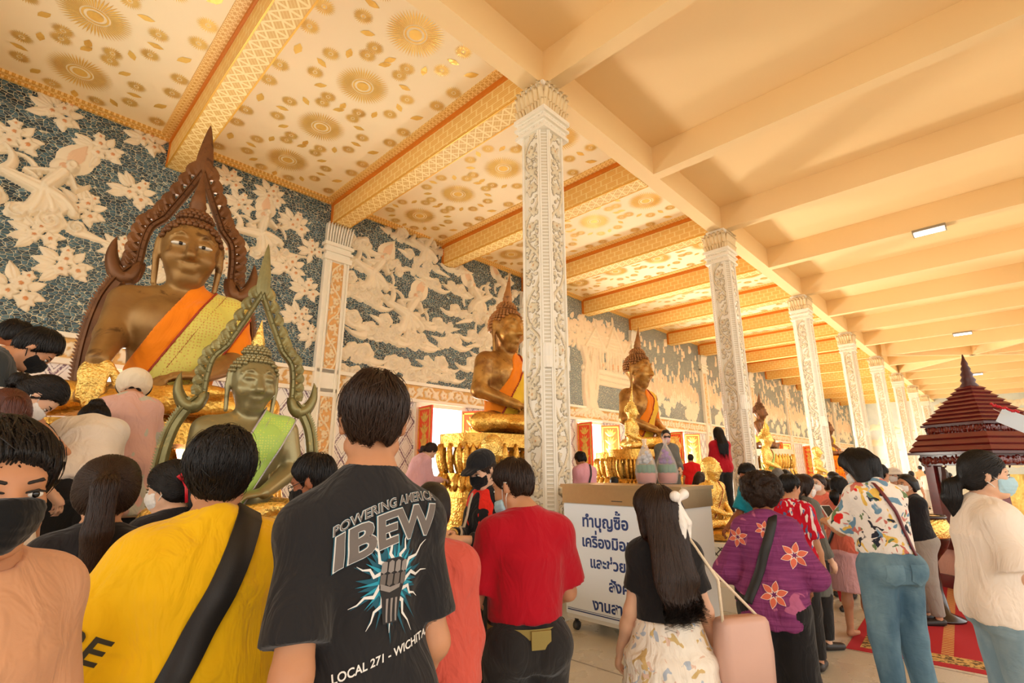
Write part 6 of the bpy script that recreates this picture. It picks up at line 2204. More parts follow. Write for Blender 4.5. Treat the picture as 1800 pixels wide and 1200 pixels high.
p.skirt(SKIRT_F, 0.28, 1.06, 0.10, pleat=0.010).shoes()
M_BOW = fabric('white_satin_bow', srgb(240, 234, 228), 0.5, 0.3)
bc = p.hp((0.055, -0.115, 0.045)); bo = nrm(p.RH @ np.array([0.35, -1, 0])); br = nrm(p.RH @ np.array([1, 0.35, 0.1]))
S = [ell(bc, (0.018, 0.018, 0.022), None, 0.01)]
for q in (-1, 1):
    S += [cap(bc, bc + br * q * 0.055 + AZ * 0.022 + bo * 0.015, 0.012, 0.026, 0.008), cap(bc, bc + br * q * 0.03 - AZ * 0.11 + bo * 0.03, 0.010, 0.022, 0.008), cap(bc + br * q * 0.03 - AZ * 0.11 + bo * 0.03, bc + br * q * 0.035 - AZ * 0.20 + bo * 0.022, 0.022, 0.018, 0.008, 2)]
Field(S, 0.006).build('hair_bow', M_BOW, p.hair_obj)
BAGROOT = p
R = p.root
# shoulder bag held by its cream cord
ps = p.J['shr']; M_BAG = plain('dusty_pink_leather', srgb(206, 164, 148), 0.5, var=0.06, bump=0.1)
def world_of(p, v):
    c, n_ = math.cos(-p.az), math.sin(-p.az); v = np.asarray(v)
    return np.array([v[0] * c - v[1] * n_, v[0] * n_ + v[1] * c, v[2]]) + np.asarray(p.loc)
bt = thing('shoulder_bag', 'dusty pink bag hanging by a cream cord, at the side of the long hair', 'bag', world_of(p, (0.31, -0.08, 0.85)), -p.az + 0.25)
m = MB(); m.rings([[(x * 0.13 * f, y * 0.05 * f, z) for x, y in ((-1, -0.7), (-0.7, -1), (0.7, -1), (1, -0.7), (1, 0.7), (0.7, 1), (-0.7, 1), (-1, 0.7))] for z, f in ((-0.16, 0.8), (-0.15, 0.98), (0.0, 1.02), (0.12, 0.95), (0.14, 0.85))]); m.build('pouch', M_BAG, bt, True)
w1 = world_of(p, ps + np.array([0.0, -0.05, 0.075])); w2 = world_of(p, ps + np.array([0.0, 0.07, 0.06])); inv = np.asarray(bt.location)
def loc_of(w):
    a = p.az - 0.25; d = w - inv; c, n_ = math.cos(a), math.sin(a); return np.array([d[0] * c - d[1] * n_, d[0] * n_ + d[1] * c, d[2]])
a1, a2 = loc_of(w1), loc_of(w2)
m = MB(); m.tube([(-0.11, -0.02, 0.13), a1 * 0.5 + np.array([-0.02, -0.05, 0.07]), a1, (a1 + a2) / 2 + np.array([0, 0, 0.02]), a2, a2 * 0.5 + np.array([0.06, 0.03, 0.07]), (0.11, 0.02, 0.13)], 0.007, 8); m.build('cord', plain('cream_cord', srgb(226, 206, 178), 0.7, bump=0.6, bs=160), bt, True)

# lady in purple batik
PURPLE = print_fabric('purple_batik', srgb(110, 44, 92), [(9, 0.68, srgb(176, 96, 132), 3, 'n')], srgb(140, 66, 116))
p = Person((1335, 833), 3.25, 'person in purple batik blouse with orange flowers', H=1.60, face=4, sex='f', skin=SKIN_D, res=0.014, build=0.96, hpitch=6, lean=4,
           rh=(0.20, 0.22, 0.98), lh=(-0.22, 0.22, 0.98), rp=(1.6, -0.7, -0.5), lp=(-1.6, -0.7, -0.5))
p.body().hair('short', HAIR_B, 11, 0.026, -0.080, 0.050, n=4500, clump=0.012, wide=0.004, ends=2.2, srad=0.0013, curls=420, taper=0.0)
p.top(PURPLE, hem=0.80, sleeve=1.12, ease=0.030, arm_ease=0.022, flare=0.012, fold=0.009, seed=44)
p.pants(fabric('black_wide_trousers', srgb(26, 24, 26)), loose=0.03, flare=0.045).shoes()
p.strap(STRAP, 1, 0.055)
M_PET = plain('batik_orange', srgb(214, 104, 78), 0.8); M_PETW = plain('batik_pale_outline', srgb(244, 214, 200), 0.8)
def batik_flower(p, o, r, rt, up):
    for i in range(6):
        a = i * math.pi / 3 + 0.3
        for mat, k, lf in ((M_PETW, 1.0, 0.003), (M_PET, 0.84, 0.0045)):
            P = []
            for t in np.linspace(0, 1, 7): P.append((t, 0.24 * math.sin(math.pi * t ** 0.8)))
            P = P + [(t, -w) for t, w in P[-2:0:-1]]
            c, s_ = math.cos(a), math.sin(a); o_ = 0.12 + (1 - k) * 0.5
            V, F = poly_mesh([(r * ((o_ + x * k * 0.9) * c - w * k * s_), r * ((o_ + x * k * 0.9) * s_ + w * k * c)) for x, w in P], 0.03)
            p.project(V[:, 0], V[:, 1], F, mat, o, rt, up, 'batik_petal', p.tf, p.top_obj, lf)
rt_, up_ = p.RT @ AX, p.RT @ AZ
batik_flower(p, p.J['pel'] + np.array([0.02, -0.2, 0.06]), 0.075, rt_, up_); batik_flower(p, p.J['chest'] + np.array([0.145, -0.2, -0.03]), 0.075, rt_, up_); batik_flower(p, p.J['chest'] + np.array([-0.15, -0.15, 0.05]), 0.06, rt_, up_); batik_flower(p, p.J['nb'] + np.array([0.0, -0.15, -0.02]), 0.05, rt_, up_)

# woman with printed shirt and jeans, phone in hand
PRINT = print_fabric('white_travel_print', srgb(240, 232, 224), [(9, 0.60, srgb(112, 150, 178), 1, 'n'), (11, 0.62, srgb(232, 190, 92), 4, 'n'), (12, 0.63, srgb(206, 120, 108), 8, 'n'), (13, 0.63, srgb(110, 132, 92), 12, 'n'), (16, 0.65, srgb(48, 50, 62), 15, 'n'), (7, 0.70, srgb(226, 40, 36), 19, 'n')])
p = Person((1492, 797), 3.8, 'person in white shirt printed with colourful scenes, wearing jeans', H=1.73, face=-38, sex='f', skin=SKIN, res=0.012, build=0.95, hyaw=-10, hpitch=26, lean=3,
           rh=(0.05, 0.36, 1.17), lh=(-0.10, 0.40, 1.16), rp=(1, -0.6, -0.5), lp=(-1, -0.6, -0.5), hands=True)
p.body(True).hair('bob', HAIR, 12, 0.024, -0.3, 0.058, n=5000, clump=0.012, length=0.24, slope=0.5, ends=0.5, wide=0.006).mask(M_MASK_W)
p.top(PRINT, hem=1.0, sleeve=0.92, ease=0.036, arm_ease=0.030, fold=0.009, seed=54)
p.pants(denim('mid_blue_denim', srgb(62, 98, 122), srgb(126, 160, 176)), loose=0.024, waist=1.05).shoes()
p.strap(plain('dark_red_leather', srgb(104, 22, 30), 0.45), -1, 0.022)
for q in (-1, 1):
    pk = [(-0.06, 0.05), (0.06, 0.05), (0.062, -0.05), (0.0, -0.085), (-0.062, -0.05)]
    V, F = poly_mesh(pk, 0.03); p.project(V[:, 0], V[:, 1], F, denim('pocket_denim', srgb(84, 122, 146), srgb(132, 166, 182)), np.array([q * 0.085, -0.05, 0.90]) * p.s, AX, AZ, 'back_pocket', p.pf, p.pants_obj, 0.004)
ph = (p.J['wrl'] + p.J['wrr']) / 2 + np.array([-0.02, 0.06, 0.05])
t = thing('phone', 'pale phone held in front of the colourful printed shirt', 'phone', world_of(p, ph), -p.az)
m = MB(); Mx = rotm((1, 0, 0), -0.7); m.box((-0.037, -0.004, -0.075), (0.037, 0.004, 0.075), Mx); m.build('case', plain('white_phone', srgb(232, 230, 226), 0.3), t)
m = MB(); m.box((-0.033, -0.0055, -0.068), (0.033, -0.0042, 0.068), Mx); m.build('screen', plain('dark_screen', srgb(40, 44, 52), 0.1), t)

# woman in loose cream tee, profile with blue mask
p = Person((1726, 791), 2.85, 'person in loose cream tee and pale jeans with a light blue mask', H=1.73, face=68, sex='f', skin=SKIN_L, res=0.010, build=1.05, hyaw=10, hpitch=4,
           rh=(0.20, 0.27, 1.02), lh=(-0.14, 0.32, 1.04), rp=(0.7, -1, -0.9), lp=(-0.7, -1, -0.9), hands=True)
p.body(True).hair('lowpony', HAIR, 13, 0.012, -0.090, 0.070, n=5000, clump=0.004, slope=0.62, length=0.24, ends=0.2).mask(M_MASK)
p.top(T_CREAM, hem=0.86, sleeve=0.86, ease=0.040, arm_ease=0.040, flare=0.02, fold=0.004, seed=64, collar=T_CREAM, res=0.011)
p.pants(denim('pale_denim', srgb(124, 152, 168), srgb(182, 202, 210)), loose=0.035, flare=0.04, waist=1.02).shoes()

# ponytail woman
p = Person((200, 797), 1.98, 'person with long dark brown ponytail, collar of red gingham', H=1.68, face=6, sex='f', skin=SKIN, res=0.012, hyaw=-4)
p.body().hair('pony', HAIR_B, 15, 0.020, -0.075, 0.060, n=6500, clump=0.004, wide=0.010, length=0.46, ends=0.25, srad=0.0014)
GING = NT('red_gingham'); x_ = GING.xyz(); 
def _st(e): return GING.ramp(GING.math('FRACT', GING.math('MULTIPLY', e, 60.0)), [(0.49, 0.0), (0.51, 1.0)])
GING = GING.done(GING.mix(GING.math('MULTIPLY', GING.math('ADD', _st(GING.math('ADD', x_[0], x_[1])), _st(x_[2])), 0.5), srgb(238, 226, 222), srgb(176, 20, 30)), 0.85)
p.top(fabric('black_blouse', srgb(30, 26, 28)), hem=0.80, sleeve=0.7, ease=0.02, seed=74, collar=GING); p.pants(T_DARK).shoes()

# woman with the red ribbon
p = Person((297, 815), 2.5, 'person with curled dark hair tied by a red ribbon', H=1.62, face=-8, sex='f', skin=SKIN_L, res=0.013, hyaw=-48, hpitch=12)
p.body(True).hair('lowpony', HAIR, 16, 0.016, -0.085, 0.060, n=4000, clump=0.008, length=0.17, ends=0.5).mask(M_MASK_W)
p.top(fabric('black_blouse', srgb(30, 26, 28)), hem=0.80, sleeve=0.7, ease=0.018, seed=84); p.skirt(T_DARK).shoes()
M_RIB = plain('red_ribbon', srgb(206, 16, 40), 0.4)
tc = p.hp((-0.055, -0.100, 0.030)); bk = nrm(p.RH @ np.array([0, -1.0, 0])); rr_ = nrm(p.RH @ np.array([1.0, 0, 0])); m = MB()
for q in (-1, 1):
    m.tube([tc, tc + rr_ * q * 0.04 + bk * 0.03 + AZ * 0.02, tc + rr_ * q * 0.065 + bk * 0.02 + AZ * 0.005, tc + rr_ * q * 0.03 + bk * 0.02 - AZ * 0.01, tc], 0.007, 6)
    m.tube([tc, tc + rr_ * q * 0.03 + bk * 0.045 - AZ * 0.05, tc + rr_ * q * 0.02 + bk * 0.05 - AZ * 0.12], 0.007, 6)
m.build('hair_ribbon', M_RIB, p.hair_obj, True)

# man with glasses and mask looking sideways
p = Person((540, 803), 2.35, 'person with short dark hair, glasses and black mask, before the green statue', H=1.66, face=-4, sex='m', skin=SKIN_D, res=0.013, hyaw=-62, hpitch=20)
p.body(True).hair('short', HAIR, 17, 0.012, -0.055, 0.055, n=3000, clump=0.005).mask(M_MASK_B)
p.top(fabric('olive_brown_shirt', srgb(96, 84, 66)), hem=0.82, sleeve=0.7, ease=0.024, seed=94); p.pants(T_DARK).shoes()
m = MB()
for q in (-1, 1):
    m.tube([p.hp((q * 0.032 + 0.024 * math.cos(a), 0.100 - 0.004 * abs(math.cos(a)), 0.004 + 0.019 * math.sin(a))) for a in np.linspace(0, 2 * math.pi, 17)], 0.0018, 6)
    m.tube([p.hp((q * 0.056, 0.094, 0.008)), p.hp((q * 0.077, 0.05, 0.010)), p.hp((q * 0.083, -0.01, 0.012))], 0.0018, 6)
m.build('spectacles', plain('dark_frame', srgb(30, 28, 28), 0.3), p.root, True)

# blurred man in mask, closest on the near edge
PEACH = fabric('peach_shirt', srgb(214, 160, 122), 0.85, 0.25)
p = Person((22, 742), 1.0, 'closest person, facing the camera, in black mask and peach shirt', H=1.74, face=146, sex='m', skin=SKIN, res=0.010, hyaw=14, hpitch=8, build=1.0,
           rh=(0.18, 0.26, 1.02), lh=(-0.12, 0.30, 1.02), rp=(0.3, -1, -0.4), lp=(-0.3, -1, -0.5), hands=True)
p.body(True).hair('short', HAIR, 18, 0.012, -0.055, 0.068, n=4000, clump=0.004, slope=0.35).mask(M_MASK_B)
p.top(PEACH, hem=0.80, sleeve=0.85, ease=0.020, arm_ease=0.006, fold=0.005, seed=104, collar=T_WHT); p.pants(T_DARK).shoes()

# woman in black cap, red vest, looking down at her hands
T_BJ = fabric('black_jacket', srgb(26, 26, 30), 0.8, 0.35)
p = Person((838, 797), 3.4, 'person in black cap, black mask and bright red vest looking down', H=1.66, face=-128, sex='f', skin=SKIN_L, res=0.010, hyaw=-6, hpitch=26,
           rh=(-0.02, 0.34, 1.16), lh=(-0.16, 0.34, 1.14), rp=(1, -0.6, -0.6), lp=(-1, -0.6, -0.6), hands=True)
p.body(True).hair('lowpony', HAIR_B, 19, 0.010, -0.085, 0.068, n=1800, clump=0.004, length=0.2).mask(M_MASK_B)
p.top(T_BJ, hem=0.86, sleeve=1.80, ease=0.020, arm_ease=0.008, seed=114)
f = Field([ecy(p.J['pel'] + np.array([0, 0, -0.06]) * p.s, p.J['chest'], (0.178, 0.140), (0.186, 0.142), 0.05, 1), ell(p.J['chest'] + np.array([0, 0, 0.03]), (0.186, 0.142, 0.16), None, 0.05)], 0.012)
f.cut(cap(p.J['chest'] + np.array([0, 0.15, 0.15]), p.J['pel'] + np.array([0, 0.16, 0]), 0.05), 0, 0.01); f.cut(cap(p.J['nb'], p.J['nb'] + AZ * 0.2, 0.09)); f.build('red_vest', fabric('scarlet_vest', srgb(238, 46, 32), 0.8, 0.4), p.root)
f = Field([ell(p.hp((0, -0.012, 0.055)), (0.092, 0.112, 0.088), p.RH.T, 0.02), ell(p.hp((0, 0.115, 0.048)), (0.070, 0.062, 0.010), rotm((1, 0, 0), 0.25) @ p.RH.T, 0.012)], 0.007)
hc_, RH_ = p.hc, p.RH
def _capcut(X, Y, Z, F):
    x, y, z = X - hc_[0], Y - hc_[1], Z - hc_[2]; lz = RH_[0, 2] * x + RH_[1, 2] * y + RH_[2, 2] * z
    return np.maximum(F, 0.035 - lz)
f.apply(_capcut); f.build('cap', T_BJ, p.root)
p.pants(T_DARK).shoes()
m = MB(); w = p.J['wrr'] * 0.85 + p.J['elr'] * 0.15; d_ = nrm(p.J['elr'] - p.J['wrr']); u_ = nrm(np.cross(d_, AZ)); v_ = np.cross(d_, u_)
m.tube([w + (u_ * math.cos(a) + v_ * math.sin(a)) * 0.034 for a in np.linspace(0, 2 * math.pi, 17)], 0.007, 6); m.build('wristwatch', plain('gold_watch', srgb(206, 170, 96), 0.3, 0.8), p.root, True)
p.strap(plain('pale_bag_strap', srgb(206, 190, 168), 0.5), 1, 0.02)

# person hidden behind the black tee, salmon tunic and white trousers
p = Person((760, 850), 2.1, 'person in salmon tunic and white trousers, mostly hidden behind the black tee', H=1.55, face=0, sex='f', skin=SKIN_L, res=0.014)
p.body().hair('bun', HAIR, 20, 0.014, -0.07); SAL2 = fabric('salmon_knit_tunic', srgb(212, 92, 78), 0.85, 0.4)
p.top(SAL2, hem=0.92, sleeve=1.2, ease=0.034, flare=0.03, fold=0.010, seed=124); p.pants(fabric('white_trousers', srgb(236, 230, 222)), loose=0.03).shoes()
# ------------------------------------------------------------------ people by the statues and in the crowd
# those on the dais beside the big statue
p = Person((48, 573), 3.75, 'person in white tee with dark collar, standing behind the bending one', H=1.72, face=58, floor=0.72, sex='m', res=0.016, hpitch=22, lean=8, skin=SKIN_D, seat=1)
p.body().hair('short', HAIR, 31, 0.012, n=1500).mask(M_MASK_W); p.top(T_WHT, seed=31, collar=T_DARK, ease=0.03); p.pants(T_DARK).shoes()
p = Person((104, 597), 3.0, 'person in dark tee and black mask bending over beside the big statue', H=1.70, face=84, sex='m', res=0.013, lean=36, hyaw=4, hpitch=14, skin=SKIN, rh=(0.10, 0.62, 0.86), lh=(-0.12, 0.62, 0.88), seat=1)
p.body(True).hair('short', HAIR, 32, 0.018, -0.065, n=2500, fringe=0.0).mask(M_MASK_B); p.top(fabric('dark_slate_tee', srgb(52, 56, 58), 0.85, 0.4), seed=32, ease=0.028, sleeve=0.75, arm_ease=0.02); p.pants(T_DARK).shoes()
p = Person((16, 690), 2.35, 'person with long reddish-brown ponytail beside the dais', H=1.58, face=-10, sex='f', res=0.015, hpitch=10, seat=1)
p.body().hair('pony', HAIR_R, 33, 0.014, length=0.40, n=3000); p.top(T_WHT, seed=33); p.pants(T_DARK).shoes()
p = Person((118, 686), 2.7, 'person in white lace top bowing over the gold statue base', H=1.55, face=86, sex='f', res=0.014, lean=40, hyaw=4, hpitch=26, rh=(0.1, 0.6, 0.82), lh=(-0.1, 0.6, 0.82), seat=1, skin=SKIN_L)
p.body(True).hair('lowpony', HAIR, 34, 0.016, length=0.2, n=2000).mask(M_MASK_W); p.top(print_fabric('white_lace', srgb(238, 228, 222), [(60, 0.35, srgb(206, 190, 184), 2, 'cell')]), seed=34, sleeve=0.9, ease=0.03); p.pants(T_DARK).shoes()
BLUSH = print_fabric('blush_check_shirt', srgb(222, 178, 166), [(5, 0.60, srgb(198, 194, 178), 2, 'n')])
p = Person((238, 668), 3.9, 'person in blush shirt and cream cap with a black band, touching the big statue', H=1.60, face=2, sex='f', res=0.014, lean=12, hpitch=30, rh=(0.16, 0.42, 1.2), lh=(-0.16, 0.46, 1.25), seat=1, build=1.05)
p.body().hair('short', HAIR, 35, 0.010); p.top(BLUSH, hem=0.55, sleeve=1.7, ease=0.034, arm_ease=0.01, seed=35, flare=0.03); p.pants(T_DARK).shoes()
f = Field([ell(p.hp((0, -0.035, 0.050)), (0.122 * p.s, 0.135 * p.s, 0.110 * p.s), p.RH.T)], 0.010); f.plane(p.RH @ np.array([0, 0.25, -0.97]), p.hp((0, -0.05, -0.045))); f.build('cap', fabric('cream_cap_cloth', srgb(238, 222, 194), 0.8, 0.3), p.root)
f = Field([ell(p.hp((0, 0.02, 0.075)), (0.124 * p.s, 0.115 * p.s, 0.098 * p.s), p.RH.T)], 0.010); f.plane(p.RH @ np.array([0, -0.2, -0.98]), p.hp((0, 0, 0.045))); f.build('cap_band', STRAP, p.root)
p = Person((168, 728), 3.42, 'person in white tee with dark bun bowing low, back towards the camera', H=1.55, face=2, sex='f', res=0.014, lean=42, hpitch=24, seat=1, rh=(0.15, 0.5, 0.7), lh=(-0.15, 0.5, 0.7))
p.body().hair('bun', HAIR, 36, 0.014, n=1500); p.top(T_WHT, seed=36, sleeve=0.7, ease=0.03, collar=T_REDTOP); p.pants(T_DARK).shoes()

# by the doors and on the platform
p = Person((765, 783), 7.3, 'person in dusty pink cardigan with a long tail of hair, leaning by the bright door', H=1.55, face=58, sex='f', res=0.018, lean=24, hpitch=20, rh=(0.1, 0.5, 1.05), lh=(-0.1, 0.5, 1.05), seat=1, skin=SKIN_L)
p.body().hair('lowpony', HAIR_B, 37, 0.016, length=0.45, n=900); p.top(T_PINK, sleeve=1.85, seed=37, ease=0.03); p.pants(T_DARK).shoes()
p = Person((1016, 797), 7.8, 'person in pink blouse with thin dark bag strap, behind the nearest column', H=1.58, face=-32, sex='f', res=0.018, lean=10, hpitch=24, seat=1)
p.body().hair('bun', HAIR, 38, 0.016, n=700); p.top(fabric('rose_pink_blouse', srgb(226, 164, 184), 0.85, 0.35), sleeve=1.2, seed=38, ease=0.03); p.strap(STRAP, 1, 0.03); p.pants(T_DARK).shoes()
p = Person((1079, 838), 8.6, 'person whose dark crown shows just over the donation cabinet', H=1.50, face=0, sex='m', res=0.02)
p.body().hair('short', HAIR, 39, 0.014); p.top(T_TURQ, seed=39); p.pants(T_DARK).shoes()
p = Person((1170, 754), 8.7, 'person in grey coat, sunglasses and pink mask on the platform', face=168, floor=PLAT_Z, sex='f', res=0.02, hpitch=8, rh=(0.15, 0.3, 1.0), lh=(-0.15, 0.3, 1.0), skin=SKIN_L)
p.body(True).hair('bun', HAIR, 40, 0.014).mask(fabric('pink_mask', srgb(236, 190, 190), 0.7, 0.2)); p.top(T_GREY, hem=0.6, sleeve=1.85, seed=40, ease=0.04, flare=0.03, arm_ease=0.015); p.pants(T_DARK).shoes()
Field([ell(p.hp((q * 0.033, 0.092, 0.006)), (0.032 * p.s, 0.014 * p.s, 0.022 * p.s), p.RH.T) for q in (-1, 1)] + [cap(p.hp((-0.03, 0.098, 0.012)), p.hp((0.03, 0.098, 0.012)), 0.006)], 0.008).build('sunglasses', plain('dark_lens', srgb(50, 26, 30), 0.15), p.root)
p = Person((1213, 797), 10.2, 'child in bright red tee on the platform, seen from behind', face=-14, floor=PLAT_Z, sex='m', res=0.02, skin=SKIN)
p.body().hair('short', HAIR, 41, 0.012); p.top(fabric('bright_red_tee', srgb(226, 26, 28), 0.85, 0.35), seed=41, sleeve=0.8, ease=0.03); p.pants(T_DARK).shoes()
p = Person((1231, 828), 8.2, 'person with long dark hair half hidden by the gold monk', face=40, sex='f', res=0.022)
p.body().hair('long', HAIR_B, 42, 0.016); p.top(T_REDTOP, seed=42); p.pants(T_DARK).shoes()
p = Person((1261, 750), 10.4, 'person in red long-sleeved top and black trousers, long hair, on the platform edge', face=-22, floor=PLAT_Z, sex='f', res=0.02, rh=(0.14, 0.3, 1.1), lh=(-0.14, 0.3, 1.1))
p.body().hair('long', HAIR, 43, 0.016, length=0.55, n=700); p.top(T_REDTOP, sleeve=1.85, seed=43, ease=0.026); p.pants(T_DARK).shoes()

# crowd between the monk and the shrine
p = Person((1306, 818), 5.6, 'person in turquoise tee and white mask beside the gold monk', H=1.62, face=-140, sex='m', res=0.016, lean=14, hpitch=16, skin=SKIN_D, rh=(0.2, 0.4, 0.95), lh=(-0.2, 0.4, 0.95), seat=1)
p.body(True).hair('short', HAIR, 44, 0.014, n=900).mask(M_MASK_W); p.top(T_TURQ, seed=44, sleeve=0.8, ease=0.03, arm_ease=0.015); p.pants(T_DARK).shoes()
REDP = print_fabric('red_geometric_print', srgb(196, 20, 44), [(34, 0.60, srgb(238, 222, 220), 1, 'chip'), (40, 0.63, srgb(96, 110, 160), 6, 'chip')])
p = Person((1389, 830), 4.7, 'person in red shirt with white geometric print, seen from behind', face=14, sex='m', res=0.016, hyaw=30, hpitch=14, skin=SKIN)
p.body().hair('short', HAIR, 45, 0.014, n=900); p.top(REDP, hem=0.84, sleeve=0.85, ease=0.034, seed=45, arm_ease=0.015); p.pants(T_DARK).shoes()
p = Person((1416, 831), 5.2, 'person in long grey coat with straight brown hair', face=52, sex='f', res=0.016, hpitch=14, skin=SKIN_L)
p.body(True).hair('long', HAIR_B, 46, 0.014, length=0.4, n=700).mask(M_MASK_W); p.top(T_GREY, hem=0.50, sleeve=1.85, ease=0.03, seed=46); p.pants(T_DARK).shoes()
p = Person((1436, 833), 6.5, 'person in salmon tee and white mask facing the camera', face=-160, sex='f', res=0.016, hyaw=16, skin=SKIN_L, rh=(0.14, 0.3, 1.0), lh=(-0.14, 0.3, 1.0))
p.body(True).hair('bun', HAIR_B, 47, 0.014).mask(M_MASK_W); p.top(T_SALMON, sleeve=0.85, ease=0.03, seed=47); p.pants(T_REDTOP, loose=0.03).shoes()
p = Person((1474, 836), 5.4, 'barefoot person in salmon top and pink skirt with black backpack straps', face=28, sex='f', res=0.015, skin=SKIN, build=1.05, rh=(0.14, 0.3, 1.0), lh=(-0.14, 0.3, 1.0))
p.body().hair('lowpony', HAIR, 48, 0.014, length=0.15, n=700); p.top(T_SALMON, sleeve=0.9, ease=0.034, seed=48); p.skirt(T_PINK, 0.50, 1.0, 0.05); p.strap(STRAP, 1, 0.04)
for x, y, D, lab, hairc, topm, face, sex in ((1366, 822, 7.2, 'person with short grey hair in the crowd', HAIR_G, T_WHT, 0, 'm'), (1379, 824, 7.8, 'person with dark hair just past the grey-haired head', HAIR, T_TURQ, -20, 'm'),
                                   (1455, 839, 7.0, 'person in yellow tee whose dark head shows past the salmon tee', HAIR, T_YEL, 10, 'm'), (1462, 828, 8.0, 'person in black jacket looking towards the columns', HAIR, T_BJ, -60, 'f')):
    p = Person((x, y), D, lab, face=face, sex=sex, res=0.022); p.body().hair('short', hairc, x, 0.013); p.top(topm, seed=x); p.pants(T_DARK).shoes()
p = Person((1546, 815), 6.8, 'person in black shirt with short hair behind the printed shirt', face=30, sex='m', res=0.018); p.body().hair('short', HAIR, 50, 0.013, n=600); p.top(T_BLK, seed=50); p.pants(T_DARK).shoes()
p = Person((1569, 822), 8.3, 'person in tan shirt and white bucket hat', face=-150, sex='f', res=0.018, skin=SKIN_L); p.body(True).hair('bob', HAIR, 51, 0.010).mask(M_MASK_W); p.top(fabric('tan_shirt', srgb(206, 172, 122), 0.85, 0.35), sleeve=1.5, seed=51); p.pants(T_DARK).shoes()
f = Field([ell(p.hp((0, -0.01, 0.06)), (0.098 * p.s, 0.112 * p.s, 0.085 * p.s), p.RH.T, 0.02), ecy(p.hp((0, 0, 0.025)), p.hp((0, 0, 0.06)), (0.16 * p.s, 0.17 * p.s), (0.10 * p.s, 0.11 * p.s), 0.02, 3, p.RH @ AX)], 0.012); f.plane(p.RH @ -AZ, p.hp((0, 0, 0.022))); f.build('bucket_hat', fabric('white_hat_cloth', srgb(240, 234, 226), 0.8, 0.3), p.root)
p = Person((1590, 832), 5.9, 'person all in black with white mask, arms folded in front', face=-120, sex='f', res=0.018, rh=(-0.12, 0.22, 1.12), lh=(0.12, 0.24, 1.10), hyaw=-10); p.body(True).hair('bob', HAIR, 52, 0.014, length=0.1).mask(M_MASK_W); p.top(T_BJ, sleeve=1.2, seed=52); p.pants(fabric('grey_trousers', srgb(150, 144, 136)), loose=0.03).shoes()
p = Person((1627, 826), 21.0, 'far person in white tee and pale grey trousers walking away', face=4, sex='m', res=0.025, step=0.08); p.body().hair('short', HAIR, 53, 0.013); p.top(T_WHT, seed=53, ease=0.04); p.pants(fabric('pale_grey_trousers', srgb(196, 188, 178)), loose=0.03).shoes()
p = Person((1616, 818), 24.0, 'far person in tan shirt, small against the pale columns', face=-20, sex='m', res=0.03); p.body().hair('short', HAIR, 54, 0.013); p.top(fabric('tan_shirt', 0), seed=54); p.pants(T_DARK).shoes()
p = Person((1601, 827), 15.0, 'far person with white collar beyond the black-clad one', face=10, sex='m', res=0.03); p.body().hair('short', HAIR, 55, 0.013); p.top(T_WHT, seed=55); p.pants(T_DARK).shoes()
p = Person((1656, 822), 11.0, 'person in striped top with long brown hair by the shrine post', face=12, sex='f', res=0.022)
STR = NT('striped_top'); STR = STR.done(STR.mix(STR.ramp(STR.math('FRACT', STR.math('MULTIPLY', STR.xyz()[2], 14.0)), [(0.5, 0.0), (0.55, 1.0)]), srgb(238, 226, 208), srgb(150, 84, 72)), 0.85)
p.body().hair('long', HAIR_B, 56, 0.015, length=0.35); p.top(STR, seed=56, sleeve=1.0); p.pants(T_DARK).shoes()
for x, y, D, lab, topm in ((1578, 836, 13.0, 'far person in black among the columns, between tan shirt and white hat', T_BJ), (1538, 826, 12.0, 'far person in red between the printed shirt and the columns', T_REDTOP), (1668, 830, 16.0, 'far person in dark top, next to the striped one', T_DARK), (1502, 830, 13.0, 'far person in teal glimpsed past the printed shirt', T_TURQ), (1402, 832, 10.0, 'far person in rose blouse behind the red print shirt', T_PINK)):
    p = Person((x, y), D, lab, face=(x * 7) % 80 - 40, sex='m' if x % 2 else 'f', res=0.03); p.body().hair('short', HAIR, x, 0.013); p.top(topm, seed=x); p.pants(T_DARK).shoes()
# ------------------------------------------------------------------ donation cabinet with the Thai sign
THAI = None
try:
    THAI = bpy.data.fonts.load(bpy.utils.system_resource('DATAFILES', path='fonts') + '/NotoSansThai-VariableFont_wdth,wght.woff2')
except Exception:
    THAI = None
M_STEEL = plain('brushed_steel', srgb(176, 150, 112), 0.32, 0.75, 0.08, 30, 0.06, 200)
M_SIGN = plain('white_sign_vinyl', srgb(226, 234, 244), 0.4)
M_BLUE = plain('navy_sign_ink', srgb(22, 54, 120), 0.5)
fl = at_z(998, 1106, 0.0); fr = at_z(1219, 1168, 0.0)
pA = np.array([fl[0], fl[1]]); dirb = nrm(np.array([fr[0] - fl[0], fr[1] - fl[1]]))
CW, CD, CH = math.hypot(fr[0] - fl[0], fr[1] - fl[1]), 0.62, 1.42
ang = math.atan2(dirb[1], dirb[0])
cabx = pA + dirb * CW / 2 + np.array([-dirb[1], dirb[0]]) * CD / 2
cab = thing('donation_cabinet', 'steel donation cabinet on castors with a blue-lettered white sign', 'cabinet', (cabx[0], cabx[1], 0), ang)
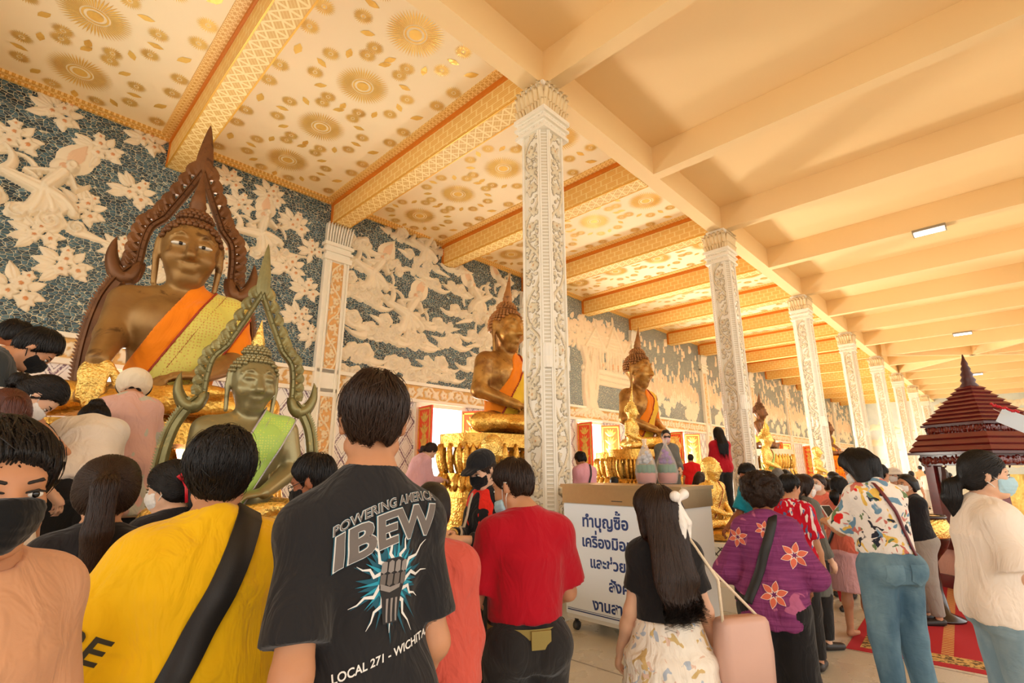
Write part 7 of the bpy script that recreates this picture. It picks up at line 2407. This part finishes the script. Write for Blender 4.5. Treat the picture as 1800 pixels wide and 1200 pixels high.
# local: x along the front, -y towards the viewer
def top_h(px, py, q):  # height of a pixel over plan point q
    d = ray_dir(px, py); t = math.hypot(q[0], q[1]) / math.hypot(d[0], d[1]); return CAM_H + d[2] * t
CH = top_h(988, 850, pA)
m = MB(); m.box((-CW / 2, -CD / 2, 0.13), (CW / 2, CD / 2, CH - 0.20)); m.build('body', plain('cabinet_white', srgb(214, 214, 210), 0.4), cab)
m = MB(); m.box((-CW / 2 - 0.015, -CD / 2 - 0.015, CH - 0.20), (CW / 2 + 0.015, CD / 2 + 0.015, CH - 0.035)); m.box((-CW / 2 - 0.03, -CD / 2 - 0.03, CH - 0.035), (CW / 2 + 0.03, CD / 2 + 0.03, CH)); m.build('steel_top', M_STEEL, cab)
m = MB(); m.box((-0.06, -CD / 2 - 0.018, CH - 0.165), (0.07, -CD / 2 - 0.010, CH - 0.157)); m.build('coin_slot', plain('slot_dark', (0.01, 0.01, 0.01), 0.6), cab)
m = MB(); m.box((-CW / 2 + 0.0, -CD / 2 - 0.012, 0.17), (CW / 2 - 0.02, -CD / 2 - 0.002, CH - 0.21)); sg = m.build('sign', M_SIGN, cab)
m = MB(); m.box((-CW / 2 + 0.02, -CD / 2 - 0.0145, 0.205), (CW / 2 - 0.04, -CD / 2 - 0.011, 0.215)); m.box((-CW / 2 + 0.02, -CD / 2 - 0.0145, 0.225), (CW / 2 - 0.04, -CD / 2 - 0.011, 0.229)); m.build('sign_line', M_BLUE, sg)
for sx in (-1, 1):
    for sy in (-1, 1):
        m = MB(); c = (sx * (CW / 2 - 0.07), sy * (CD / 2 - 0.07)); m.tube([(c[0], c[1], 0.13), (c[0], c[1], 0.09)], 0.022, 10); m.tube([(c[0] - 0.02, c[1], 0.045), (c[0] + 0.02, c[1], 0.045)], 0.045, 16); m.build('castor', plain('castor_grey', srgb(60, 58, 56), 0.5), cab, True)
TONES, UPPER = '่้๊๋', 'ิีึืั'
def thai_parts(t, size, font, bold):
    """main string mesh plus tone marks lifted above an upper vowel"""
    out = []; main = ''.join(c for i, c in enumerate(t) if not (c in TONES and i and t[i - 1] in UPPER))
    out.append(text_mesh(main, size, font, bold))
    for i, c in enumerate(t):
        if c in TONES and i and t[i - 1] in UPPER:
            pre = ''.join(ch for j, ch in enumerate(t[:i]) if not (ch in TONES and j and t[j - 1] in UPPER))
            base = pre[:-1]; a = text_mesh(base, size, font, bold); b_ = text_mesh(base + c, size, font, bold)
            if a is None or b_ is None: continue
            right = a[0][:, 0].max(); top = np.sort(a[0][:, 1])[int(len(a[0]) * 0.9)] if len(a[0]) else 0
            F = b_[1][(b_[0][b_[1]][:, :, 1].min(1) > 0.395 * size) & (b_[0][b_[1]][:, :, 0].min(1) > right - 0.30 * size)]
            V = b_[0].copy(); V[:, 1] += 0.155 * size; V[:, 0] += 0.0
            used = np.unique(F); mp = np.full(len(V), -1); mp[used] = np.arange(len(used))
            if len(F): out.append((V[used], mp[F]))
    out = [o for o in out if o is not None]
    if not out: return None
    n = 0; VV, FF = [], []
    for V, F in out:
        VV.append(V); FF.append(F + n); n += len(V)
    return np.concatenate(VV), np.concatenate(FF)


def flat_text(t, size, x, z, y, mat, parent, name='sign_lettering', font=None, bold=0.0, xs=1.0, center=True):
    r = thai_parts(t, size, font, bold)
    if r is None: return
    V, F = r; u = V[:, 0] * xs
    if center: u = u - (u.min() + u.max()) / 2
    P = np.stack([u + x, np.full(len(u), y), V[:, 1] + z], 1)
    return mesh_obj(name, P, F, mat, parent, False)
zt = CH - 0.21
for i, (t, sz) in enumerate((('ทำบุญซื้อ', 0.23), ('เครื่องมือแพทย์', 0.215), ('และช่วยเหลือ', 0.205), ('สังคม', 0.205), ('งานสาธารณะ', 0.205))):
    flat_text(t, sz, (-0.16, 0.0, 0.0, 0.02, 0.02)[i], zt - 0.22 - i * (zt - 0.28) / 5.0, -CD / 2 - 0.0135, M_BLUE, sg, font=THAI, bold=0.022)

# wrapped flower offerings on the cabinet
def wrapped(label, px, py, D, petal, seed):
    p0 = at_depth(px, py, D); q = np.array([p0[0], p0[1]])
    t = thing('wrapped_offering', label, 'offering', (p0[0], p0[1], CH), ang, 'wrapped offerings on the cabinet')
    rs_ = random.Random(seed)
    m = MB(); m.lathe([(0.085, 0.0), (0.10, 0.03), (0.105, 0.10), (0.095, 0.12)], 20); m.build('pink_tray', plain('salmon_paper', srgb(232, 132, 108), 0.5, var=0.1), t, True)
    m = MB()
    for i in range(10):
        a = i * 0.628; r_ = 0.07
        m.lathe([(0.001, 0.10), (0.028, 0.105), (0.032, 0.15), (0.03, 0.20), (0.001, 0.21)], 8, (r_ * math.cos(a), r_ * math.sin(a), 0))
    m.build('green_cups', plain('leaf_green', srgb(52, 132, 62), 0.45, var=0.2), t, True)
    m = MB()
    for i in range(26):
        a = rs_.uniform(0, 6.28); r_ = rs_.uniform(0, 0.06); z = 0.22 + rs_.uniform(0, 0.14) * (1 - r_ / 0.09)
        c = np.array([r_ * math.cos(a), r_ * math.sin(a), z]); d = nrm([rs_.uniform(-1, 1), rs_.uniform(-1, 1), rs_.uniform(0.2, 1)]); u = nrm(np.cross(d, [0.3, 0.2, 0.9])); w = np.cross(d, u)
        m.rings([[c + d * 0.045 * h_ + (u * math.cos(b_) + w * math.sin(b_)) * 0.022 * q_ for b_ in np.linspace(0, 6.283, 7)[:-1]] for q_, h_ in ((0.3, 0), (1, 0.3), (1.1, 0.7), (0.4, 1.0))])
    m.build('blossoms', petal, t, True)
    G = NT('clear_cellophane'); G = G.done((0.95, 0.97, 1.0), 0.12, 0.0, **{'Transmission Weight': 0.55, 'IOR': 1.2, 'Alpha': 0.5}) if 'cello' not in _cache else _cache['cello']; _cache['cello'] = G
    m = MB(); rg = []
    for z, r_ in ((0.0, 0.10), (0.12, 0.125), (0.24, 0.105), (0.36, 0.06), (0.44, 0.018), (0.50, 0.03)):
        rg.append([(r_ * (1 + 0.06 * math.sin(i * 2.4 + z * 20)) * math.cos(i * math.pi / 12), r_ * (1 + 0.06 * math.sin(i * 2.4 + z * 20)) * math.sin(i * math.pi / 12), z) for i in range(24)])
    m.rings(rg, False); m.build('cellophane', G, t, True)
wrapped('cellophane bundle with white blossoms on the steel cabinet', 1137, 848, 5.75, plain('white_blossom', srgb(236, 230, 236), 0.6), 1)
wrapped('cellophane bundle with purple blossoms on the steel cabinet', 1174, 848, 5.85, plain('purple_blossom', srgb(166, 84, 190), 0.6), 2)

# ------------------------------------------------------------------ dark red wooden shrine with a tiered roof
W_A, W_B = srgb(122, 18, 14), srgb(84, 10, 10)
M_LAC = wood_mat('red_lacquer_wood', W_A, W_B, 0.45)
M_CARV = wood_mat('dark_carved_wood', srgb(90, 24, 18), srgb(48, 8, 8), 0.55)
SD = 7.5; SQ = SD / 4.3
tip = at_depth(1694, 620, SD); sx_, sy_ = at_depth(1722, 760, SD)[:2]
sh = thing('wooden_shrine', 'dark red lacquered wooden shrine with a tiered pointed roof', 'shrine', (sx_, sy_, 0), math.radians(-38))
sh.scale = (SQ, SQ, SQ)
zpx = lambda py: at_depth(1722, py, SD)[2] / SQ
z_tip, z_spire, z_e2, z_e1 = zpx(620), zpx(675), zpx(742), zpx(790)
m = MB()
AT = at_depth(1770, 948, SD - 0.8)[2] / SQ
def sq(r): return [(-r, -r), (r, -r), (r, r), (-r, r)]
def tiers(z0, z1, r0, r1, n):
    for i in range(n):
        a = i / n; b = (i + 1) / n
        ra = r0 + (r1 - r0) * a; rb = r0 + (r1 - r0) * b; za = z0 + (z1 - z0) * a; zb = z0 + (z1 - z0) * b
        rg = [[(x, y, z) for x, y in sq(r)] for z, r in ((za, ra), (za + 0.012, ra + 0.012), (zb - 0.004, rb + 0.010), (zb, rb))]
        m.rings(rg)
R1 = 0.345
tiers(z_e1 - 0.02, z_e2 - 0.09, R1, 0.28, 3); tiers(z_e2 - 0.01, z_spire, 0.255, 0.04, 9)
m.build('roof', M_LAC, sh)
m = MB()
for z0, z1, r in ((z_e1 - 0.04, z_e1 - 0.02, R1 + 0.02), (z_e1 - 0.13, z_e1 - 0.04, R1 - 0.04), (z_e2 - 0.03, z_e2 - 0.01, 0.275), (z_e2 - 0.10, z_e2 - 0.03, 0.25)):
    m.box((-r, -r, z0), (r, r, z1))
m.build('eaves', M_CARV, sh)
vr = Relief(); rs = random.Random(3)
for i in range(15):
    u = 0.06 + i * 0.076
    vr.flower(u, 0.05, 0.042, i, 0.022, 5)
    for k in range(4): vr.petal(u + 0.038, 0.05 + rs.uniform(-0.03, 0.03), 0.05, 0.013, rs.uniform(0, 6.28), 0.018)
for zc, r, sc in ((z_e1 - 0.128, R1 - 0.04, 0.52), (z_e2 - 0.098, 0.25, 0.42)):
    for k in range(4):
        o = vr.build('carved_fascia', wood_mat('glossy_carving', srgb(140, 40, 26), srgb(60, 12, 10), 0.18), sh, lambda u, v, z, r=r, sc=sc: np.stack([(u - 0.59) * sc, -r - z * 0.8, zc + v * 0.78], 1), 0.009)
        o.rotation_euler = (0, 0, k * math.pi / 2)
m = MB(); m.lathe([(0.055, 0), (0.065, 0.02), (0.045, 0.05), (0.055, 0.07), (0.038, 0.10), (0.046, 0.12), (0.03, 0.15), (0.036, 0.17), (0.022, 0.20), (0.026, 0.215), (0.014, 0.25), (0.004, max(0.3, z_tip - z_spire))], 14, (0, 0, z_spire - 0.02)); m.build('finial', M_CARV, sh, True)
for x in (-0.25, 0.25):
    for y in (-0.25, 0.25):
        m = MB(); m.box((x - 0.042, y - 0.042, AT), (x + 0.042, y + 0.042, z_e1 - 0.12)); m.box((x - 0.055, y - 0.055, AT), (x + 0.055, y + 0.055, AT + 0.06)); po = m.build('post', M_LAC, sh)
        br_ = MB()
        for ax_ in (0, 1):
            s_ = -1 if (x, y)[ax_] > 0 else 1
            P = [(-0.04, -0.02), (-0.04, -0.30), (-0.055, -0.22), (-0.07, -0.14), (-0.085, -0.08), (-0.09, -0.02)]
            poly_ = [((x, y)[ax_] - s_ * (q_[0]), z_e1 - 0.12 + q_[1]) for q_ in P]
            br_.prism(poly_ if s_ < 0 else poly_[::-1], (y if ax_ == 0 else x) - 0.02, (y if ax_ == 0 else x) + 0.02, 1 if ax_ == 0 else 0)
        br_.build('bracket', M_CARV, po)
m = MB(); m.box((-0.44, -0.44, AT - 0.11), (0.44, 0.44, AT)); m.box((-0.47, -0.47, AT - 0.05), (0.47, 0.47, AT - 0.025)); m.build('altar_top', M_LAC, sh)
m = MB(); m.box((-0.40, -0.40, 0.10), (0.40, 0.40, AT - 0.11)); m.build('altar_body', fabric('pink_altar_cloth', srgb(222, 176, 160), 0.7, 0.4), sh)
m = MB(); m.box((-0.43, -0.43, 0.0), (0.43, 0.43, 0.10)); m.build('base', M_LAC, sh)
m = MB(); m.box((0.17, -0.20, AT + 0.01), (0.20, 0.20, z_e1 - 0.2)); m.build('gold_back_panel', M_DOORGOLD, sh)

# flower pile on the shrine altar, each bloom a thing
def bloom(label, loc, r, mat, kind):
    t = thing('offering_flower', label, 'flower', loc, random.random() * 6, 'flowers heaped on the shrine altar')
    m = MB()
    for ring, (n_, rr_, h_, w_) in enumerate(((9, 1.0, 0.15, 0.34), (7, 0.72, 0.42, 0.32), (5, 0.42, 0.62, 0.28))):
        for i in range(n_):
            a = 2 * math.pi * (i + 0.5 * ring) / n_; c, s_ = math.cos(a), math.sin(a); tx, ty = -s_, c
            rg = []
            for q_ in np.linspace(0.1, 1, 5):
                ww = w_ * math.sin(min(1, q_ + 0.25) * math.pi * 0.62) * r; d = r * rr_ * q_; z = r * (h_ * (0.4 + q_) - 0.35 * q_ * q_ * (1 if ring == 0 else 0.2))
                rg.append([(c * d + tx * ww, s_ * d + ty * ww, z), (c * d * 0.98, s_ * d * 0.98, z + 0.06 * r), (c * d - tx * ww, s_ * d - ty * ww, z), (c * d, s_ * d, z - 0.06 * r)])
            m.rings(rg)
    m.build('petals', mat, t, True)
    m = MB(); m.lathe([(0.001, -0.02 * r), (0.24 * r, 0.25 * r), (0.22 * r, 0.6 * r), (0.001, 0.72 * r)], 8); m.build('heart', plain('flower_heart', srgb(236, 196, 60), 0.6), t, True)
    return t
FL = [('magenta', srgb(214, 30, 110)), ('orange', srgb(244, 112, 24)), ('white', srgb(242, 232, 226)), ('red', srgb(206, 24, 40)), ('pink', srgb(240, 130, 176)), ('yellow', srgb(246, 196, 40))]
rs = random.Random(21); a_ = math.radians(-38)
frontv = nrm(np.array([-sx_, -sy_]))
k = 0
for row, (cnt, dz, dd) in enumerate(((7, 0.035, 0.34), (6, 0.10, 0.28), (5, 0.165, 0.20))):
    for i in range(cnt):
        nm, colr = FL[(k * 5 + row) % 6]; off = (i - (cnt - 1) / 2) * 0.095
        lat = np.array([frontv[1], -frontv[0]])
        x = sx_ + frontv[0] * dd * SQ + lat[0] * off * SQ; y = sy_ + frontv[1] * dd * SQ + lat[1] * off * SQ
        rank = ('lowest', 'middle', 'topmost')[row]; pos = ('first', 'second', 'third', 'fourth', 'fifth', 'sixth', 'seventh')[i]
        bloom('%s flower, %s of the %s row on the shrine altar' % (nm, pos, rank), (x, y, (AT + dz + 0.012) * SQ), 0.088, plain('petal_' + nm, colr, 0.6, var=0.1), 0); k += 1

# paper tag and red flowers hanging at the roof corner
p0 = at_depth(1782, 738, SD - 0.7); t = thing('hanging_card', 'pale blue card hanging at the corner of the shrine roof', 'card', p0, 0.4)
m = MB(); m.box((-0.16, -0.002, -0.11), (0.16, 0.002, 0.11), rotm((0, 1, 0), 0.55)); m.build('card', plain('pale_blue_card', srgb(206, 222, 234), 0.5), t)
m = MB(); m.tube([(-0.08, 0, 0.08), (-0.19, 0, 0.16)], 0.004, 5); m.build('string', M_STRAP, t)
p0 = at_depth(1768, 716, SD - 0.8); t = thing('red_garland', 'small red flower garland on the shrine roof corner', 'garland', p0)
m = MB(); rs = random.Random(2)
for i in range(14):
    c = np.array([0.018 * i - 0.13, rs.uniform(-0.015, 0.015), 0.05 - 0.009 * i + rs.uniform(-0.012, 0.012)])
    m.lathe([(0.001, -0.02), (0.022, 0), (0.001, 0.02)], 6, c)
m.build('buds', plain('red_bud', srgb(206, 26, 44), 0.5), t, True)

# ------------------------------------------------------------------ rug, boards, bowl stand
cA, cB = at_z(1487, 1139, 0.0), at_z(1724, 1184, 0.0)
ux = nrm(np.array([cB[0] - cA[0], cB[1] - cA[1], 0])); uy = np.array([-ux[1], ux[0], 0])
rug = thing('temple_rug', 'red rug with gold ladder stripes and a patterned border on the pale floor', 'rug', (cA[0], cA[1], -0.008), math.atan2(ux[1], ux[0]))
m = MB(); RW, RL = 3.0, 4.4; m.box((0, 0, 0.001), (RW, RL, 0.012)); m.build('pile', rug_mat(), rug)
q = at_z(1656, 1048, 0.0)
bd = thing('notice_board', 'white notice board with black Thai lettering, leaning past the jeans', 'sign', (q[0], q[1], 0.012), math.atan2(ux[1], ux[0]) + 0.10)
TL = rotm((1, 0, 0), -0.20)
m = MB(); m.box((-0.56, -0.012, 0.0), (0.0, 0.012, 0.40), TL); m.build('panel', plain('notice_white', srgb(236, 232, 224), 0.5), bd)
m = MB()
for lo, hi in (((-0.58, -0.02, 0.0), (-0.55, 0.02, 0.42)), ((-0.015, -0.02, 0.0), (0.015, 0.02, 0.42)), ((-0.58, -0.02, 0.39), (0.015, 0.02, 0.42))): m.box(lo, hi, TL)
m.build('wood_frame', wood_mat('pale_wood', srgb(150, 110, 66), srgb(110, 78, 44), 0.5), bd)
m = MB(); m.box((-0.3, 0.10, 0.0), (-0.26, 0.13, 0.36), rotm((1, 0, 0), 0.25)); m.build('easel_leg', wood_mat('pale_wood', 0, 0), bd)
for t_, z_ in (('ถวายพระ', 0.245), ('พระสงฆ์', 0.085)):
    r = text_mesh(t_, 0.15, THAI, 0.03)
    if r is not None:
        V, F = r; u = V[:, 0] - V[:, 0].max() - 0.04
        P = np.stack([u, np.full(len(u), -0.0145), V[:, 1] + z_], 1) @ TL.T
        mesh_obj('lettering', P, F, plain('black_ink', (0.01, 0.01, 0.01), 0.6), bd, False)
q = at_depth(1626, 918, 5.9)
bs_ = thing('bowl_stand', 'dark wooden stand with a round gold-filled glass bowl beside the printed shirt', 'stand', (q[0], q[1], 0.0))
zb = q[2]
m = MB(); m.lathe([(0.20, 0.0), (0.21, 0.03), (0.08, 0.08), (0.05, 0.3), (0.05, zb - 0.42), (0.09, zb - 0.36), (0.16, zb - 0.27), (0.20, zb - 0.18), (0.215, zb - 0.10), (0.21, zb - 0.03)], 24); m.build('dark_wood_stand', wood_mat('black_wood', srgb(52, 26, 18), srgb(26, 12, 8), 0.25), bs_, True)
m = MB(); m.lathe([(0.16, zb - 0.24), (0.222, zb - 0.12), (0.226, zb - 0.02), (0.19, zb + 0.06), (0.15, zb + 0.08), (0.001, zb + 0.07)], 24); m.build('bowl', M_GOLD2, bs_, True)
m = MB(); m.lathe([(0.20, zb + 0.05), (0.215, zb + 0.07), (0.20, zb + 0.09), (0.17, zb + 0.085)], 24, cap=False); m.build('rim', wood_mat('black_wood', 0, 0), bs_, True)

# garlands on the lap of the big statue
lap = at_depth(298, 698, 4.82)
def garland(label, c, colr, n, L, seed, sag=0.05):
    t = thing('flower_garland', label, 'garland', c, 0.6, 'garlands on the statue lap'); rs_ = random.Random(seed); m = MB()
    for i in range(n):
        x = (i / (n - 1) - 0.5) * L
        for j in range(4):
            m.lathe([(0.001, -0.022), (0.026, -0.008), (0.028, 0.008), (0.001, 0.022)], 6, (x + rs_.uniform(-0.01, 0.01), rs_.uniform(-0.035, 0.035), -sag * (1 - (2 * x / L) ** 2) + rs_.uniform(-0.02, 0.025)))
    m.build('blossoms', plain('garland_' + label[:6], colr, 0.6, var=0.2, vs=30), t, True); return t
garland('purple flower garland on the lap of the big framed statue', lap, srgb(126, 52, 120), 16, 0.36, 1)
garland('orange marigold garland below the purple one on the statue lap', lap + np.array([0.16, -0.02, -0.12]), srgb(246, 130, 16), 18, 0.46, 2)
